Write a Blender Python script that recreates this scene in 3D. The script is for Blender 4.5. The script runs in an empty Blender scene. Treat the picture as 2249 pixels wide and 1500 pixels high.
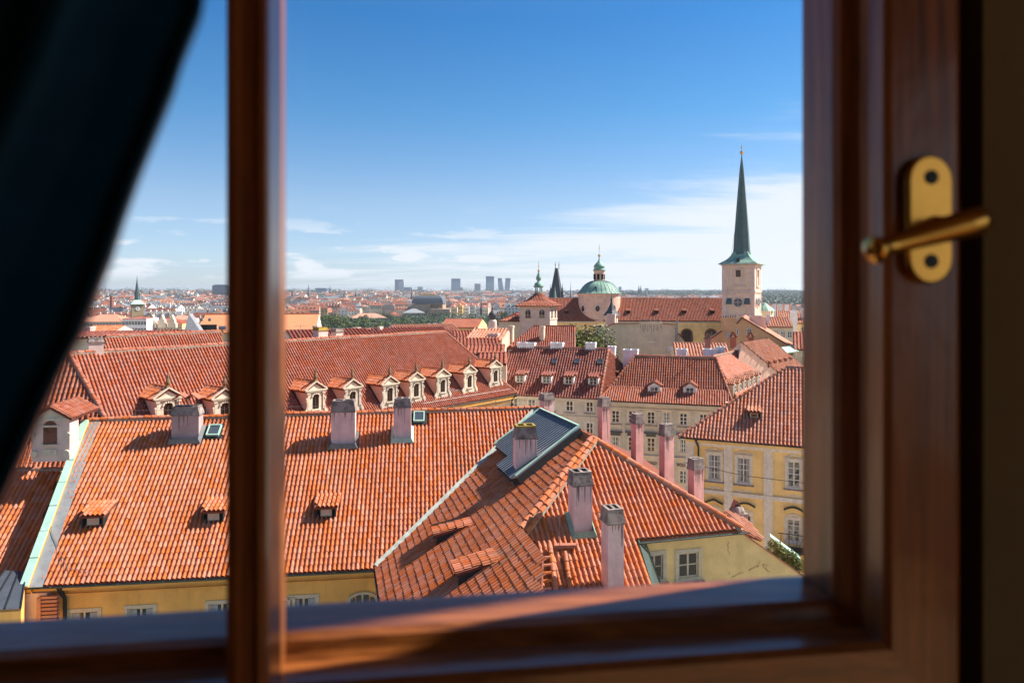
import bpy, math, random
import numpy as np
from mathutils import Vector
random.seed(7); RNG = np.random.default_rng(7)
sc = bpy.context.scene
COL = sc.collection
rad = math.radians

# ------------------------------------------------------------------ camera, sky, sun, exposure
F, H = 1500.0, 32.0                       # focal length in photo pixels, eye height above the street
cd = bpy.data.cameras.new('camera'); cam = bpy.data.objects.new('camera', cd); COL.objects.link(cam)
cam.location = (0, 0, H); cam.rotation_euler = (rad(90), 0, 0)
cd.sensor_width = 36.0; cd.lens = 36.0 * F / 2249.0
cd.shift_y = -(750 - 645) / 2249.0
cd.clip_start = 0.05; cd.clip_end = 30000
cd.dof.use_dof = True; cd.dof.focus_distance = 75.0; cd.dof.aperture_fstop = 4.2
sc.camera = cam

SUN = Vector((0.905, 0.275, 1.0)).normalized()
sun_el = math.asin(SUN.z); sun_az = math.atan2(SUN.x, SUN.y)
world = bpy.data.worlds.new('World'); sc.world = world; world.use_nodes = True
nt = world.node_tree; nt.nodes.clear()
def N(nt, typ, **kw):
    n = nt.nodes.new(typ)
    for k, v in kw.items():
        if k in n.inputs: n.inputs[k].default_value = v
        else: setattr(n, k, v)
    return n
sky = N(nt, 'ShaderNodeTexSky', sky_type='NISHITA', sun_disc=False)
sky.sun_elevation = sun_el; sky.sun_rotation = sun_az; sky.air_density = 1.0; sky.dust_density = 0.35; sky.ozone_density = 2.2
sky.altitude = 200
L = nt.links.new
tc = N(nt, 'ShaderNodeTexCoord'); sep = N(nt, 'ShaderNodeSeparateXYZ'); L(tc.outputs['Generated'], sep.inputs[0])
def M(nt, op, a, b=None, c=None, clamp=False):
    n = nt.nodes.new('ShaderNodeMath'); n.operation = op; n.use_clamp = clamp
    for i, q in enumerate((a, b, c)):
        if q is None: continue
        if isinstance(q, (int, float)): n.inputs[i].default_value = q
        else: nt.links.new(q, n.inputs[i])
    return n.outputs[0]
zc = M(nt, 'MAXIMUM', sep.outputs[2], 0.0)
den = M(nt, 'ADD', zc, 0.10)
cx = M(nt, 'DIVIDE', sep.outputs[0], den); cy = M(nt, 'DIVIDE', sep.outputs[1], den)
cmb = N(nt, 'ShaderNodeCombineXYZ'); L(cx, cmb.inputs[0]); L(cy, cmb.inputs[1]); L(M(nt, 'MULTIPLY', zc, 3.0), cmb.inputs[2])
mp = N(nt, 'ShaderNodeMapping'); mp.inputs['Rotation'].default_value = (0, 0, rad(28)); mp.inputs['Scale'].default_value = (0.32, 1.0, 1.0); mp.inputs['Location'].default_value = (1.3, 0.4, 0)
L(cmb.outputs[0], mp.inputs[0])
n1 = N(nt, 'ShaderNodeTexNoise', Scale=1.1, Detail=9.0, Roughness=0.62, Distortion=0.35); L(mp.outputs[0], n1.inputs['Vector'])
# cirrus: thicker to the east, gone overhead
east = M(nt, 'ADD', M(nt, 'MULTIPLY', sep.outputs[0], 0.62), 0.03)
low = M(nt, 'SUBTRACT', 0.34, M(nt, 'MULTIPLY', zc, 2.0))
cov = M(nt, 'ADD', M(nt, 'ADD', n1.outputs['Fac'], east), low)
mr = N(nt, 'ShaderNodeMapRange', interpolation_type='SMOOTHSTEP'); L(cov, mr.inputs[0]); mr.inputs[1].default_value = 0.62; mr.inputs[2].default_value = 0.90
cir = M(nt, 'MULTIPLY', mr.outputs[0], 0.88)
# small cumulus low over the horizon
mp2 = N(nt, 'ShaderNodeMapping'); mp2.inputs['Scale'].default_value = (9.0, 9.0, 38.0); mp2.inputs['Location'].default_value = (3.1, 0.2, 0.55)
L(tc.outputs['Generated'], mp2.inputs[0])
n2 = N(nt, 'ShaderNodeTexNoise', Scale=1.0, Detail=6.0, Roughness=0.55); L(mp2.outputs[0], n2.inputs['Vector'])
mr2 = N(nt, 'ShaderNodeMapRange', interpolation_type='SMOOTHSTEP'); L(n2.outputs['Fac'], mr2.inputs[0]); mr2.inputs[1].default_value = 0.54; mr2.inputs[2].default_value = 0.64
band = N(nt, 'ShaderNodeMapRange', interpolation_type='SMOOTHSTEP'); L(zc, band.inputs[0]); band.inputs[1].default_value = 0.13; band.inputs[2].default_value = 0.05
band2 = N(nt, 'ShaderNodeMapRange', interpolation_type='SMOOTHSTEP'); L(zc, band2.inputs[0]); band2.inputs[1].default_value = 0.012; band2.inputs[2].default_value = 0.03
cum = M(nt, 'MULTIPLY', M(nt, 'MULTIPLY', mr2.outputs[0], band.outputs[0]), M(nt, 'MULTIPLY', band2.outputs[0], 0.85))
cl = M(nt, 'MAXIMUM', cir, cum)
cr = N(nt, 'ShaderNodeValToRGB'); L(zc, cr.inputs[0]); e_ = cr.color_ramp.elements                 # blue deepens to mid-sky, no yellow rim; overhead paled to lift shaded walls
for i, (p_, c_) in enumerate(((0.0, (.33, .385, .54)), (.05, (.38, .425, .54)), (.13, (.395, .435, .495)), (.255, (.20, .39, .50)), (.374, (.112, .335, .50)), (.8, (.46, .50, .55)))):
    el = e_[i] if i < 2 else e_.new(p_)
    el.position = p_; el.color = (*c_, 1)
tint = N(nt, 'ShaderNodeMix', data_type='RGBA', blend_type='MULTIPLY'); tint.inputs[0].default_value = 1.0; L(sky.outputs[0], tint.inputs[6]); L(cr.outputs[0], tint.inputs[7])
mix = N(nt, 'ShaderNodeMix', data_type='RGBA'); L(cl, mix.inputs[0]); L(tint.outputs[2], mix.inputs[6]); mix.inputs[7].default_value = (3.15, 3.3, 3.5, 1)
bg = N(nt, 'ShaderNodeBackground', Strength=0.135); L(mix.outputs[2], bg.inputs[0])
wo = N(nt, 'ShaderNodeOutputWorld'); L(bg.outputs[0], wo.inputs[0])

sd = bpy.data.lights.new('sun', 'SUN'); sun = bpy.data.objects.new('sun', sd); COL.objects.link(sun)
sd.energy = 5.0; sd.angle = rad(0.5); sd.color = (1.0, 0.94, 0.86)
sun.rotation_euler = SUN.to_track_quat('Z', 'Y').to_euler(); sun.location = (40, 0, 120)
vs = sc.view_settings; vs.view_transform = 'Standard'; vs.look = 'None'; vs.gamma = 1; vs.use_curve_mapping = False; vs.exposure = 1.13
cy_ = sc.cycles
cy_.max_bounces = 8; cy_.diffuse_bounces = 3; cy_.glossy_bounces = 3; cy_.transmission_bounces = 4; cy_.transparent_max_bounces = 8; cy_.volume_bounces = 0
cy_.use_denoising = True; cy_.sample_clamp_indirect = 8; cy_.caustics_reflective = False; cy_.caustics_refractive = False

# ------------------------------------------------------------------ geometry helpers
A3 = lambda *a: np.array(a, float)
def ray(u, v): return A3((u - 1124.5) / F, 1.0, -(v - 645.0) / F)
EYE = A3(0, 0, H)
def P(u, v, d): return EYE + ray(u, v) * d                       # the place d metres out
def Z(u, v, z): return P(u, v, F * (H - z) / (v - 645.0))         # the place at height z
def plane3(a, b, c):
    n = np.cross(b - a, c - a); n = n / np.linalg.norm(n)
    if n[2] < 0: n = -n
    return n, float(n @ a)
def hit(u, v, pl):
    n, k = pl; r = ray(u, v); return EYE + r * ((k - n @ EYE) / (n @ r))
def px(p): return 1124.5 + p[0] / p[1] * F, 645 + (H - p[2]) / p[1] * F
def unit(v): return v / np.linalg.norm(v)
def hdir(deg): return A3(math.cos(rad(deg)), math.sin(rad(deg)), 0)
UP = A3(0, 0, 1)
def hidden(u, v):                                                  # behind our own window bars or the curtain
    return v > 1370 or u > 1775 or 495 < u < 630 or u < max(0, 440 - (v / 1040.0) * 430) or v > 1378 - 0.062 * u
def onplane_z(pl, x, y): n, k = pl; return (k - n[0] * x - n[1] * y) / n[2]

class MB:
    def __init__(s): s.v = []; s.f = []; s.m = []
    def add(s, vs, fs, m=0):
        o = len(s.v); s.v += [tuple(float(c) for c in q) for q in vs]; s.f += [tuple(i + o for i in f) for f in fs]; s.m += [m] * len(fs); return s
    def obox(s, o, a, b, c, m=0):                                  # corner + three edge vectors
        o = np.array(o, float); V = [o, o + a, o + a + b, o + b]; V += [q + c for q in V]
        return s.add(V, [(3, 2, 1, 0), (4, 5, 6, 7), (0, 1, 5, 4), (1, 2, 6, 5), (2, 3, 7, 6), (3, 0, 4, 7)], m)
    def cbox(s, c, a, b, h, m=0, taper=0):                         # centre of the foot, half vectors a, b and height
        c = np.array(c, float); t = 1 - taper
        V = [c - a - b, c + a - b, c + a + b, c - a + b]; V += [c + UP * h - t * a - t * b, c + UP * h + t * a - t * b, c + UP * h + t * a + t * b, c + UP * h - t * a + t * b]
        return s.add(V, [(3, 2, 1, 0), (4, 5, 6, 7), (0, 1, 5, 4), (1, 2, 6, 5), (2, 3, 7, 6), (3, 0, 4, 7)], m)
    def bar(s, p, q, w, h, m=0, up=UP):                            # a square bar from p to q
        p = np.array(p, float); q = np.array(q, float); d = unit(q - p); x = np.cross(d, up)
        if np.linalg.norm(x) < 1e-5: x = np.cross(d, A3(1, 0, 0))
        x = unit(x); y = np.cross(x, d)
        return s.obox(p - x * w / 2 - y * h / 2, x * w, q - p, y * h, m)
    def prism(s, poly, vec, m=0):
        n = len(poly); vec = np.array(vec, float); V = [np.array(q, float) for q in poly]; V += [q + vec for q in V]
        return s.add(V, [tuple(range(n))[::-1], tuple(range(n, 2 * n))] + [(i, (i + 1) % n, n + (i + 1) % n, n + i) for i in range(n)], m)
    def poly(s, pts, m=0): return s.add(pts, [tuple(range(len(pts)))], m)
    def tube(s, pts, r, n=6, m=0):
        pts = [np.array(q, float) for q in pts]; rr = r if isinstance(r, (list, tuple)) else [r] * len(pts); V = []; Fs = []
        for i, q in enumerate(pts):
            d = unit(pts[min(i + 1, len(pts) - 1)] - pts[max(i - 1, 0)]); x = np.cross(d, UP)
            x = unit(x) if np.linalg.norm(x) > 1e-4 else A3(1, 0, 0); y = np.cross(x, d)
            V += [q + (x * math.cos(2 * math.pi * k / n) + y * math.sin(2 * math.pi * k / n)) * rr[i] for k in range(n)]
        for i in range(len(pts) - 1):
            for k in range(n): Fs.append((i * n + k, i * n + (k + 1) % n, (i + 1) * n + (k + 1) % n, (i + 1) * n + k))
        Fs += [tuple(range(n)), tuple(range(len(V) - n, len(V)))[::-1]]
        return s.add(V, Fs, m)
    def lathe(s, c, prof, n=24, m=0, a0=0.0):
        c = np.array(c, float); V = []; Fs = []
        for r, z in prof: V += [c + A3(r * math.cos(a0 + 2 * math.pi * k / n), r * math.sin(a0 + 2 * math.pi * k / n), z) for k in range(n)]
        for i in range(len(prof) - 1):
            for k in range(n): Fs.append((i * n + k, i * n + (k + 1) % n, (i + 1) * n + (k + 1) % n, (i + 1) * n + k))
        Fs += [tuple(range(n))[::-1], tuple(range(len(V) - n, len(V)))]
        return s.add(V, Fs, m)
    def build(s, name, mats, parent=None, smooth=False, label=None):
        me = bpy.data.meshes.new(name); off = np.array(parent['_o']) if parent is not None and '_o' in parent else A3(0, 0, 0)
        me.from_pydata([tuple(np.array(q) - off) for q in s.v], [], s.f)
        for mm in (mats if isinstance(mats, (list, tuple)) else [mats]): me.materials.append(mm)
        if any(s.m): me.polygons.foreach_set('material_index', s.m)
        if smooth: me.polygons.foreach_set('use_smooth', [True] * len(s.f))
        me.update()
        o = bpy.data.objects.new(name, me); COL.objects.link(o)
        if parent is not None:
            o.parent = parent
            o['_o'] = tuple(off)
        if label: o['label'] = label
        return o
def tag(o, label=None, cat=None, group=None, kind=None):
    for k, v in (('label', label), ('category', cat), ('group', group), ('kind', kind)):
        if v: o[k] = v
    return o
def thing(name, label, cat, loc, group=None):
    o = bpy.data.objects.new(name, None); COL.objects.link(o); o.location = tuple(float(c) for c in loc); o.empty_display_size = .3
    o['_o'] = tuple(float(c) for c in loc); return tag(o, label, cat, group)

# ------------------------------------------------------------------ materials
MATS = {}
def mat(name, col, rough=.8, var=.12, scale=3.0, col2=None, bump=0.0, bscale=40., metal=0.0, spec=.3, streak=0.0, island=False, coat=0.0, stain=0.0, stain_col=(.05, .045, .04)):
    if name in MATS: return MATS[name]
    m = bpy.data.materials.new(name); m.use_nodes = True; t = m.node_tree; b = t.nodes['Principled BSDF']
    b.inputs['Roughness'].default_value = rough; b.inputs['Metallic'].default_value = metal; b.inputs['Specular IOR Level'].default_value = spec
    b.inputs['Coat Weight'].default_value = coat; b.inputs['Coat Roughness'].default_value = .12
    g = N(t, 'ShaderNodeNewGeometry'); nz = N(t, 'ShaderNodeTexNoise', Scale=scale, Detail=6.0, Roughness=.65); t.links.new(g.outputs['Position'], nz.inputs['Vector'])
    mx = N(t, 'ShaderNodeMix', data_type='RGBA'); c2 = col2 or tuple(c * (1 - 2.2 * var) for c in col)
    mx.inputs[6].default_value = (*c2, 1); mx.inputs[7].default_value = (*col, 1)
    mr = N(t, 'ShaderNodeMapRange'); t.links.new(nz.outputs['Fac'], mr.inputs[0]); mr.inputs[1].default_value = .3; mr.inputs[2].default_value = .65
    fac = mr.outputs[0]
    if island:
        oi = N(t, 'ShaderNodeObjectInfo'); r = M(t, 'FRACT', M(t, 'ADD', g.outputs['Random Per Island'], oi.outputs['Random']))
        fac = M(t, 'ADD', M(t, 'MULTIPLY', fac, .6), M(t, 'MULTIPLY', r, .40))
    t.links.new(fac, mx.inputs[0]); out = mx.outputs[2]
    if island:                                                     # a few burnt, pale or mossy tiles
        mu = N(t, 'ShaderNodeHueSaturation'); t.links.new(out, mu.inputs['Color']); r2 = M(t, 'FRACT', M(t, 'MULTIPLY', r, 17.3)); t.links.new(M(t, 'ADD', M(t, 'MULTIPLY', r2, .18), .89), mu.inputs['Value'])
        t.links.new(M(t, 'ADD', M(t, 'MULTIPLY', M(t, 'FRACT', M(t, 'MULTIPLY', r, 41.7)), .22), .90), mu.inputs['Saturation']); out = mu.outputs[0]
        n3 = N(t, 'ShaderNodeTexNoise', Scale=.6, Detail=7.0, Roughness=.75); t.links.new(g.outputs['Position'], n3.inputs['Vector'])
        m3 = N(t, 'ShaderNodeMapRange'); t.links.new(n3.outputs['Fac'], m3.inputs[0]); m3.inputs[1].default_value = .52; m3.inputs[2].default_value = .72; m3.inputs[4].default_value = .40
        mz = N(t, 'ShaderNodeMix', data_type='RGBA'); t.links.new(m3.outputs[0], mz.inputs[0]); t.links.new(out, mz.inputs[6]); mz.inputs[7].default_value = (.16, .10, .06, 1); out = mz.outputs[2]
    if streak or stain:
        if streak:
            mp = N(t, 'ShaderNodeMapping'); mp.inputs['Scale'].default_value = (3.2, 3.2, .22); t.links.new(g.outputs['Position'], mp.inputs[0])
            n4 = N(t, 'ShaderNodeTexNoise', Scale=1.0, Detail=7.0, Roughness=.7); t.links.new(mp.outputs[0], n4.inputs['Vector']); lo, hi, am = .5, .78, streak
        else:
            n4 = N(t, 'ShaderNodeTexNoise', Scale=2.6, Detail=8.0, Roughness=.75); t.links.new(g.outputs['Position'], n4.inputs['Vector']); lo, hi, am = .42, .62, stain
        m4 = N(t, 'ShaderNodeMapRange'); t.links.new(n4.outputs['Fac'], m4.inputs[0]); m4.inputs[1].default_value = lo; m4.inputs[2].default_value = hi; m4.inputs[4].default_value = am
        mz = N(t, 'ShaderNodeMix', data_type='RGBA'); t.links.new(m4.outputs[0], mz.inputs[0]); t.links.new(out, mz.inputs[6]); mz.inputs[7].default_value = (*stain_col, 1); out = mz.outputs[2]
    t.links.new(out, b.inputs['Base Color'])
    if bump:
        n5 = N(t, 'ShaderNodeTexNoise', Scale=bscale, Detail=4.0); t.links.new(g.outputs['Position'], n5.inputs['Vector'])
        bp = N(t, 'ShaderNodeBump', Strength=bump, Distance=.02); t.links.new(n5.outputs['Fac'], bp.inputs['Height']); t.links.new(bp.outputs[0], b.inputs['Normal'])
    MATS[name] = m; return m
TILE = mat('terracotta_tile', (.57, .19, .082), .76, col2=(.40, .105, .048), island=True, scale=9, spec=.3)
TILE_RED = mat('red_tile', (.37, .12, .072), .8, col2=(.25, .07, .045), island=True, scale=9)
TILE_OLD = mat('old_tile', (.43, .150, .085), .8, col2=(.27, .075, .045), island=True, scale=7)
TILE_PALE = mat('pale_tile', (.56, .27, .17), .8, col2=(.40, .155, .09), island=True, scale=7)
TILE_MID = mat('pinkish_tile', (.56, .24, .145), .8, col2=(.38, .13, .075), island=True, scale=7)
TILE_RUST = mat('rust_tile', (.30, .10, .07), .8, col2=(.20, .06, .045), island=True, scale=6)
DECK = mat('roof_deck', (.20, .055, .03), .9, scale=5)
DECK_RUST = mat('roof_deck_rust', (.16, .04, .026), .85, scale=5)
MORTAR = mat('mortar', (.42, .36, .28), .95, scale=12, bump=.5, stain=.5)
OCHRE = mat('ochre_plaster', (.90, .48, .12), .92, scale=.8, streak=.35, stain_col=(.30, .17, .06), bump=.15)
YELLOW = mat('yellow_plaster', (.97, .67, .27), .92, scale=.8, streak=.15, stain_col=(.38, .26, .12), bump=.1)
CREAM = mat('cream_plaster', (.76, .63, .45), .92, scale=.9, streak=.18, stain_col=(.32, .26, .18))
STONE_B = mat('greyer_stucco_trim', (.64, .55, .43), .9, scale=5, stain=.55, stain_col=(.28, .22, .16)); STONE = mat('stucco_trim', (.74, .62, .46), .9, scale=4, stain=.3, stain_col=(.34, .27, .19))
BEIGE = mat('beige_plaster', (.92, .72, .47), .92, scale=.5, streak=.22, stain_col=(.35, .24, .14))
GREY_PL = mat('grey_plaster', (.60, .55, .48), .92, scale=.8, streak=.25, stain_col=(.26, .24, .21))
GREYB = mat('greybeige_plaster', (.66, .58, .46), .92, scale=.8, streak=.25, stain_col=(.28, .24, .19))
PINK = mat('pink_plaster', (.88, .58, .52), .92, scale=1.6, streak=.6, stain_col=(.50, .34, .31), bump=.3)
PINK_BR = mat('bright_pink_plaster', (.92, .50, .42), .92, scale=1.6, streak=.6, stain_col=(.46, .26, .24), bump=.3)
SALMON = mat('salmon_plaster', (.78, .50, .37), .92, scale=1.2, streak=.15, stain_col=(.4, .25, .2))
ROSE = mat('rose_plaster', (.74, .55, .46), .92, scale=1.2, streak=.15, stain_col=(.4, .28, .24))
WHITE = mat('white_plaster', (.90, .87, .86), .9, scale=1.2, streak=.15, stain_col=(.45, .42, .4))
WHITEP = mat('white_paint', (.72, .70, .64), .6, scale=6)
IVORY = mat('ivory_paint', (.66, .56, .38), .6, scale=6)
SOOT = mat('sooty_mortar', (.38, .30, .26), .97, scale=5, stain=.8, stain_col=(.07, .055, .05), bump=.8, bscale=25)
MOSS = mat('yellow_lichen', (.42, .28, .05), .97, scale=9, stain=.5, bump=.6)
COPPER = mat('green_copper', (.27, .42, .31), .6, scale=1.1, col2=(.11, .23, .19), streak=.5, stain_col=(.09, .16, .13))
COPPER_L = mat('pale_copper', (.42, .62, .50), .55, scale=2.5, col2=(.33, .52, .42), stain=.2, stain_col=(.2, .3, .24))
COPPER_D = mat('dark_copper', (.075, .125, .12), .55, scale=.6, col2=(.05, .085, .085), streak=.4, stain_col=(.06, .07, .07))
LEAD = mat('grey_metal', (.20, .21, .21), .45, metal=.6, scale=3)
ZINC = mat('zinc_sheet', (.42, .42, .40), .5, metal=.4, scale=2.2, stain=.2)
DARK_METAL = mat('dark_metal', (.035, .04, .042), .5, metal=.3, scale=4)
PATINA = mat('dark_patina', (.055, .085, .075), .55, metal=.2, scale=4)
SHEET = mat('blue_grey_sheet', (.34, .40, .46), .42, metal=.35, scale=1.6, spec=.6)
GLASS = mat('window_glass', (.018, .022, .028), .06, var=.3, scale=.7, spec=.9)
GLASS_B = mat('skylight_glass', (.06, .075, .09), .08, scale=1, spec=1.0)
SHUT = mat('brown_louvre', (.10, .062, .04), .7, scale=8)
BRONZE = mat('red_brown_wood', (.20, .075, .045), .7, scale=8)
GOLD = mat('gilding', (.75, .42, .10), .3, metal=.9, scale=4)
SLATE = mat('slate', (.055, .058, .065), .6, scale=6, spec=.4)
BRICK = mat('brick_red', (.30, .11, .07), .9, scale=8)
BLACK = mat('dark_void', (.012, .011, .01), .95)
SIGN = mat('sign_letter', (.03, .028, .028), .7)
WIRE = mat('wire_metal', (.30, .29, .28), .5, metal=.5)
def leafmat(name, a, b):
    m = mat(name, a, .6, col2=b, island=True, scale=1.0); m.node_tree.nodes['Principled BSDF'].inputs['Subsurface Weight'].default_value = 0
    for n in m.node_tree.nodes:
        if n.type == 'MIX' and abs(n.inputs[7].default_value[0] - .16) < 1e-3: n.inputs[7].default_value = (*[c * .7 for c in b], 1)
    return m
LEAF = leafmat('leaf_green', (.12, .16, .025), (.05, .085, .015))
LEAF_D = leafmat('leaf_dark', (.055, .09, .025), (.025, .05, .015))
LEAF_Y = leafmat('leaf_yellow', (.15, .165, .022), (.06, .085, .015))
BARK = mat('bark', (.09, .065, .045), .9, scale=10)

# ------------------------------------------------------------------ roof tiles
def tile_tpl(w, l, hi=True):
    r, h = .315 * w, .37 * w
    if hi: an = [180, 150, 118, 90, 62, 30, 0]
    else: an = [180, 125, 90, 55, 0]
    prof = [(-w / 2, -.05 * w)] + [(r * math.cos(rad(a)), .03 * w + h * math.sin(rad(a))) for a in an] + [(w / 2, -.05 * w)]
    n = len(prof); L2 = l * 1.06; V = []
    for (x, z) in prof: V.append((x * 1.04 if abs(x) < w * .45 else x, 0.0, z + .10 * w))      # the tail, lifted over the course below
    for (x, z) in prof: V.append((x * .90 if abs(x) < w * .45 else x, L2, z))                   # the head
    for (x, z) in prof: V.append((x * 1.02 if abs(x) < w * .45 else x, 0.004, max(-.03 * w, z - .13 * w)))  # edge of the tail, thickness
    Fs = [(i, i + 1, n + i + 1, n + i) for i in range(n - 1)] + [(2 * n + i, 2 * n + i + 1, i + 1, i) for i in range(n - 1)]
    return np.array(V), Fs
def flat_tpl(w, l):
    V = [(-w * .49, 0, .03), (w * .49, 0, .03), (w * .49, l * 1.03, .0), (-w * .49, l * 1.03, .0), (-w * .49, 0, 0), (w * .49, 0, 0)]
    return np.array(V), [(0, 1, 2, 3), (4, 5, 1, 0)]
def inside(pts, poly):
    x, y = pts[:, 0], pts[:, 1]; c = np.zeros(len(pts), bool); n = len(poly)
    for i in range(n):
        x1, y1 = poly[i]; x2, y2 = poly[(i + 1) % n]
        if y1 == y2: continue
        c ^= ((y1 > y) != (y2 > y)) & (x < (x2 - x1) * (y - y1) / (y2 - y1) + x1)
    return c
def frame_of(poly, e=None):
    p = [np.array(q, float) for q in poly]; n = A3(0, 0, 0)
    for i in range(1, len(p) - 1): n = n + np.cross(p[i] - p[0], p[i + 1] - p[0])
    n = unit(n); n = -n if n[2] < 0 else n
    if e is None: e = unit(np.cross(UP, n)) if abs(n[2]) < .999 else A3(1, 0, 0)
    else: e = unit(np.array(e) - n * (np.array(e) @ n))
    s = np.cross(n, e)
    if s[2] < 0: s = -s; e = -e
    return p, n, e, s
def meshfast(name, V, Fq, mats, parent, kind=None):
    """V (n,3) array, Fq (m,4) int array"""
    off = np.array(parent['_o']) if parent is not None and '_o' in parent else A3(0, 0, 0)
    me = bpy.data.meshes.new(name); V = V - off; me.vertices.add(len(V)); me.vertices.foreach_set('co', V.astype(np.float32).ravel())
    k = Fq.shape[1]; me.loops.add(Fq.size); me.loops.foreach_set('vertex_index', Fq.astype(np.int32).ravel())
    me.polygons.add(len(Fq)); me.polygons.foreach_set('loop_start', np.arange(0, Fq.size, k, dtype=np.int32)); me.polygons.foreach_set('loop_total', np.full(len(Fq), k, np.int32))
    for m_ in (mats if isinstance(mats, (list, tuple)) else [mats]): me.materials.append(m_)
    me.update(calc_edges=True); me.shade_flat(); o = bpy.data.objects.new(name, me); COL.objects.link(o)
    if parent is not None: o.parent = parent; o['_o'] = tuple(off)
    if kind: o['kind'] = kind
    return o
def tiles(parent, poly, w, l, m=None, ind=0, pl=None, holes=(), hi=True, flat=False, deck=True, e=None, deck_mat=None, margin=0.0, lift=.0, stagger=False, name='tile'):
    m = m or TILE
    if pl is not None: poly = [A3(q[0], q[1], onplane_z(pl, q[0], q[1])) for q in poly]
    p, n, e, s = frame_of(poly, e); o = min(p, key=lambda q: q @ s); o2 = np.array([[(q - o) @ e, (q - o) @ s] for q in p])
    if deck:
        b = MB(); b.prism([q + n * (lift - .03) for q in p], -n * .10); b.build('roof_deck', deck_mat or DECK, parent)
    x0, x1, y1 = o2[:, 0].min(), o2[:, 0].max(), o2[:, 1].max()
    nx = int(math.ceil((x1 - x0) / w)); ny = int(math.ceil(y1 / l))
    ii, jj = np.meshgrid(np.arange(nx), np.arange(ny)); ii = ii.ravel(); jj = jj.ravel()
    cx = x0 + (ii + .5) * w + (stagger * (jj % 2) * .5 * w); cyy = jj * l
    C = np.stack([cx, cyy + l * .5], 1); ok = inside(C, o2)
    for h in holes:
        h2 = [((np.array(q) - o) @ e, (np.array(q) - o) @ s) for q in h]; ok &= ~inside(C, h2)
    cx, cyy = cx[ok], cyy[ok]; n_t = len(cx)
    if not n_t: return
    T, Fs = (flat_tpl if flat else (lambda a, b_: tile_tpl(a, b_, hi)))(w, l)
    pos = o + cx[:, None] * e + cyy[:, None] * s + n * lift
    jit = RNG.normal(0, 1, (n_t, 4)); rot = jit[:, 0] * .012; dz = jit[:, 1] * .0035 * (w / .2); dy = jit[:, 2] * .008
    sag = .02 * np.sin(cx * .9) * np.sin(cyy * .7 + cx * .3)                               # old rafters: the surface waves a little
    if ind:
        uv = np.array([px(q) for q in pos]); vis = np.array([not hidden(a, b_) and 0 < a < 2249 and b_ < 1340 for a, b_ in uv]); d = pos[:, 1] + (~vis) * 1e4
        order = np.argsort(d); sel = order[:ind]; sel = sel[vis[sel]]; mask = np.ones(n_t, bool); mask[sel] = False
        me = bpy.data.meshes.new(name); me.from_pydata([tuple(q) for q in T], [], Fs); me.materials.append(m); me.update()
        off = np.array(parent['_o']) if '_o' in parent else A3(0, 0, 0)
        from mathutils import Matrix
        B = Matrix(((e[0], s[0], n[0]), (e[1], s[1], n[1]), (e[2], s[2], n[2])))
        for i in sel:
            ob = bpy.data.objects.new(name, me); ob.parent = parent
            q = pos[i] + n * (dz[i] + sag[i]) + s * dy[i] - off
            ob.matrix_local = Matrix.Translation(tuple(q)) @ (B @ Matrix.Rotation(rot[i], 3, 'Z')).to_4x4(); COL.objects.link(ob)
        cx, cyy, pos, rot, dz, dy, sag = (a[mask] for a in (cx, cyy, pos, rot, dz, dy, sag)); n_t = len(cx)
    if n_t:
        c, s_ = np.cos(rot), np.sin(rot); X = T[:, 0]; Y = T[:, 1]; Zt = T[:, 2]
        lx = c[:, None] * X - s_[:, None] * Y; ly = s_[:, None] * X + c[:, None] * Y + dy[:, None]; lz = Zt + (dz + sag)[:, None]
        V = pos[:, None, :] + lx[..., None] * e + ly[..., None] * s + lz[..., None] * n
        Fq = np.array(Fs)[None] + (np.arange(n_t) * len(T))[:, None, None]
        meshfast('tile_field', V.reshape(-1, 3), Fq.reshape(-1, 4), m, parent, 'stuff')
def ridge(parent, p, q, w=.26, l=.36, m=None, ind=True, rows=1, lift=.06, joined=False):
    """half-round cap tiles laid along an edge from its low end p to its high end q"""
    m = m or TILE; p = np.array(p, float); q = np.array(q, float); D = q - p; Ln = np.linalg.norm(D); d = D / Ln; x = unit(np.cross(d, UP)); y = np.cross(x, d)
    an = [-12, 20, 55, 90, 125, 160, 192]; r = w / 2; mesh = None; n = max(1, int(Ln / l)); l = Ln / n; all_ = MB()
    for i in range(n):
        b = MB(); V = []; c = p + d * l * i + UP * lift
        jr = random.uniform(-.014, .014); c = c + UP * (.022 * math.sin(i * .31 + Ln) + random.uniform(-.008, .008))
        for k, (off, rr) in enumerate(((0, r * 1.06), (l * 1.08, r * .88))):
            V += [c + d * off + x * (rr * math.cos(rad(a)) + jr) + y * rr * math.sin(rad(a)) + y * (.02 if k == 0 else 0) for a in an]
        nn = len(an); V += [v_ * 1.0 for v_ in [c + x * r * .86 * math.cos(rad(a)) + y * r * .86 * math.sin(rad(a)) + d * .004 for a in an]]
        Fs = [(k, k + 1, nn + k + 1, nn + k) for k in range(nn - 1)] + [(2 * nn + k, 2 * nn + k + 1, k + 1, k) for k in range(nn - 1)]
        if ind: b.add(V, Fs); b.build('ridge_tile', m, parent)
        else: all_.add(V, Fs)
    if not ind: all_.build('ridge_tiles', m, parent)['kind'] = 'stuff'
    b = MB(); b.bar(p + UP * (lift - .05), q + UP * (lift - .05), w * .95, .12); b.build('ridge_mortar', MORTAR, parent)

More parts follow.
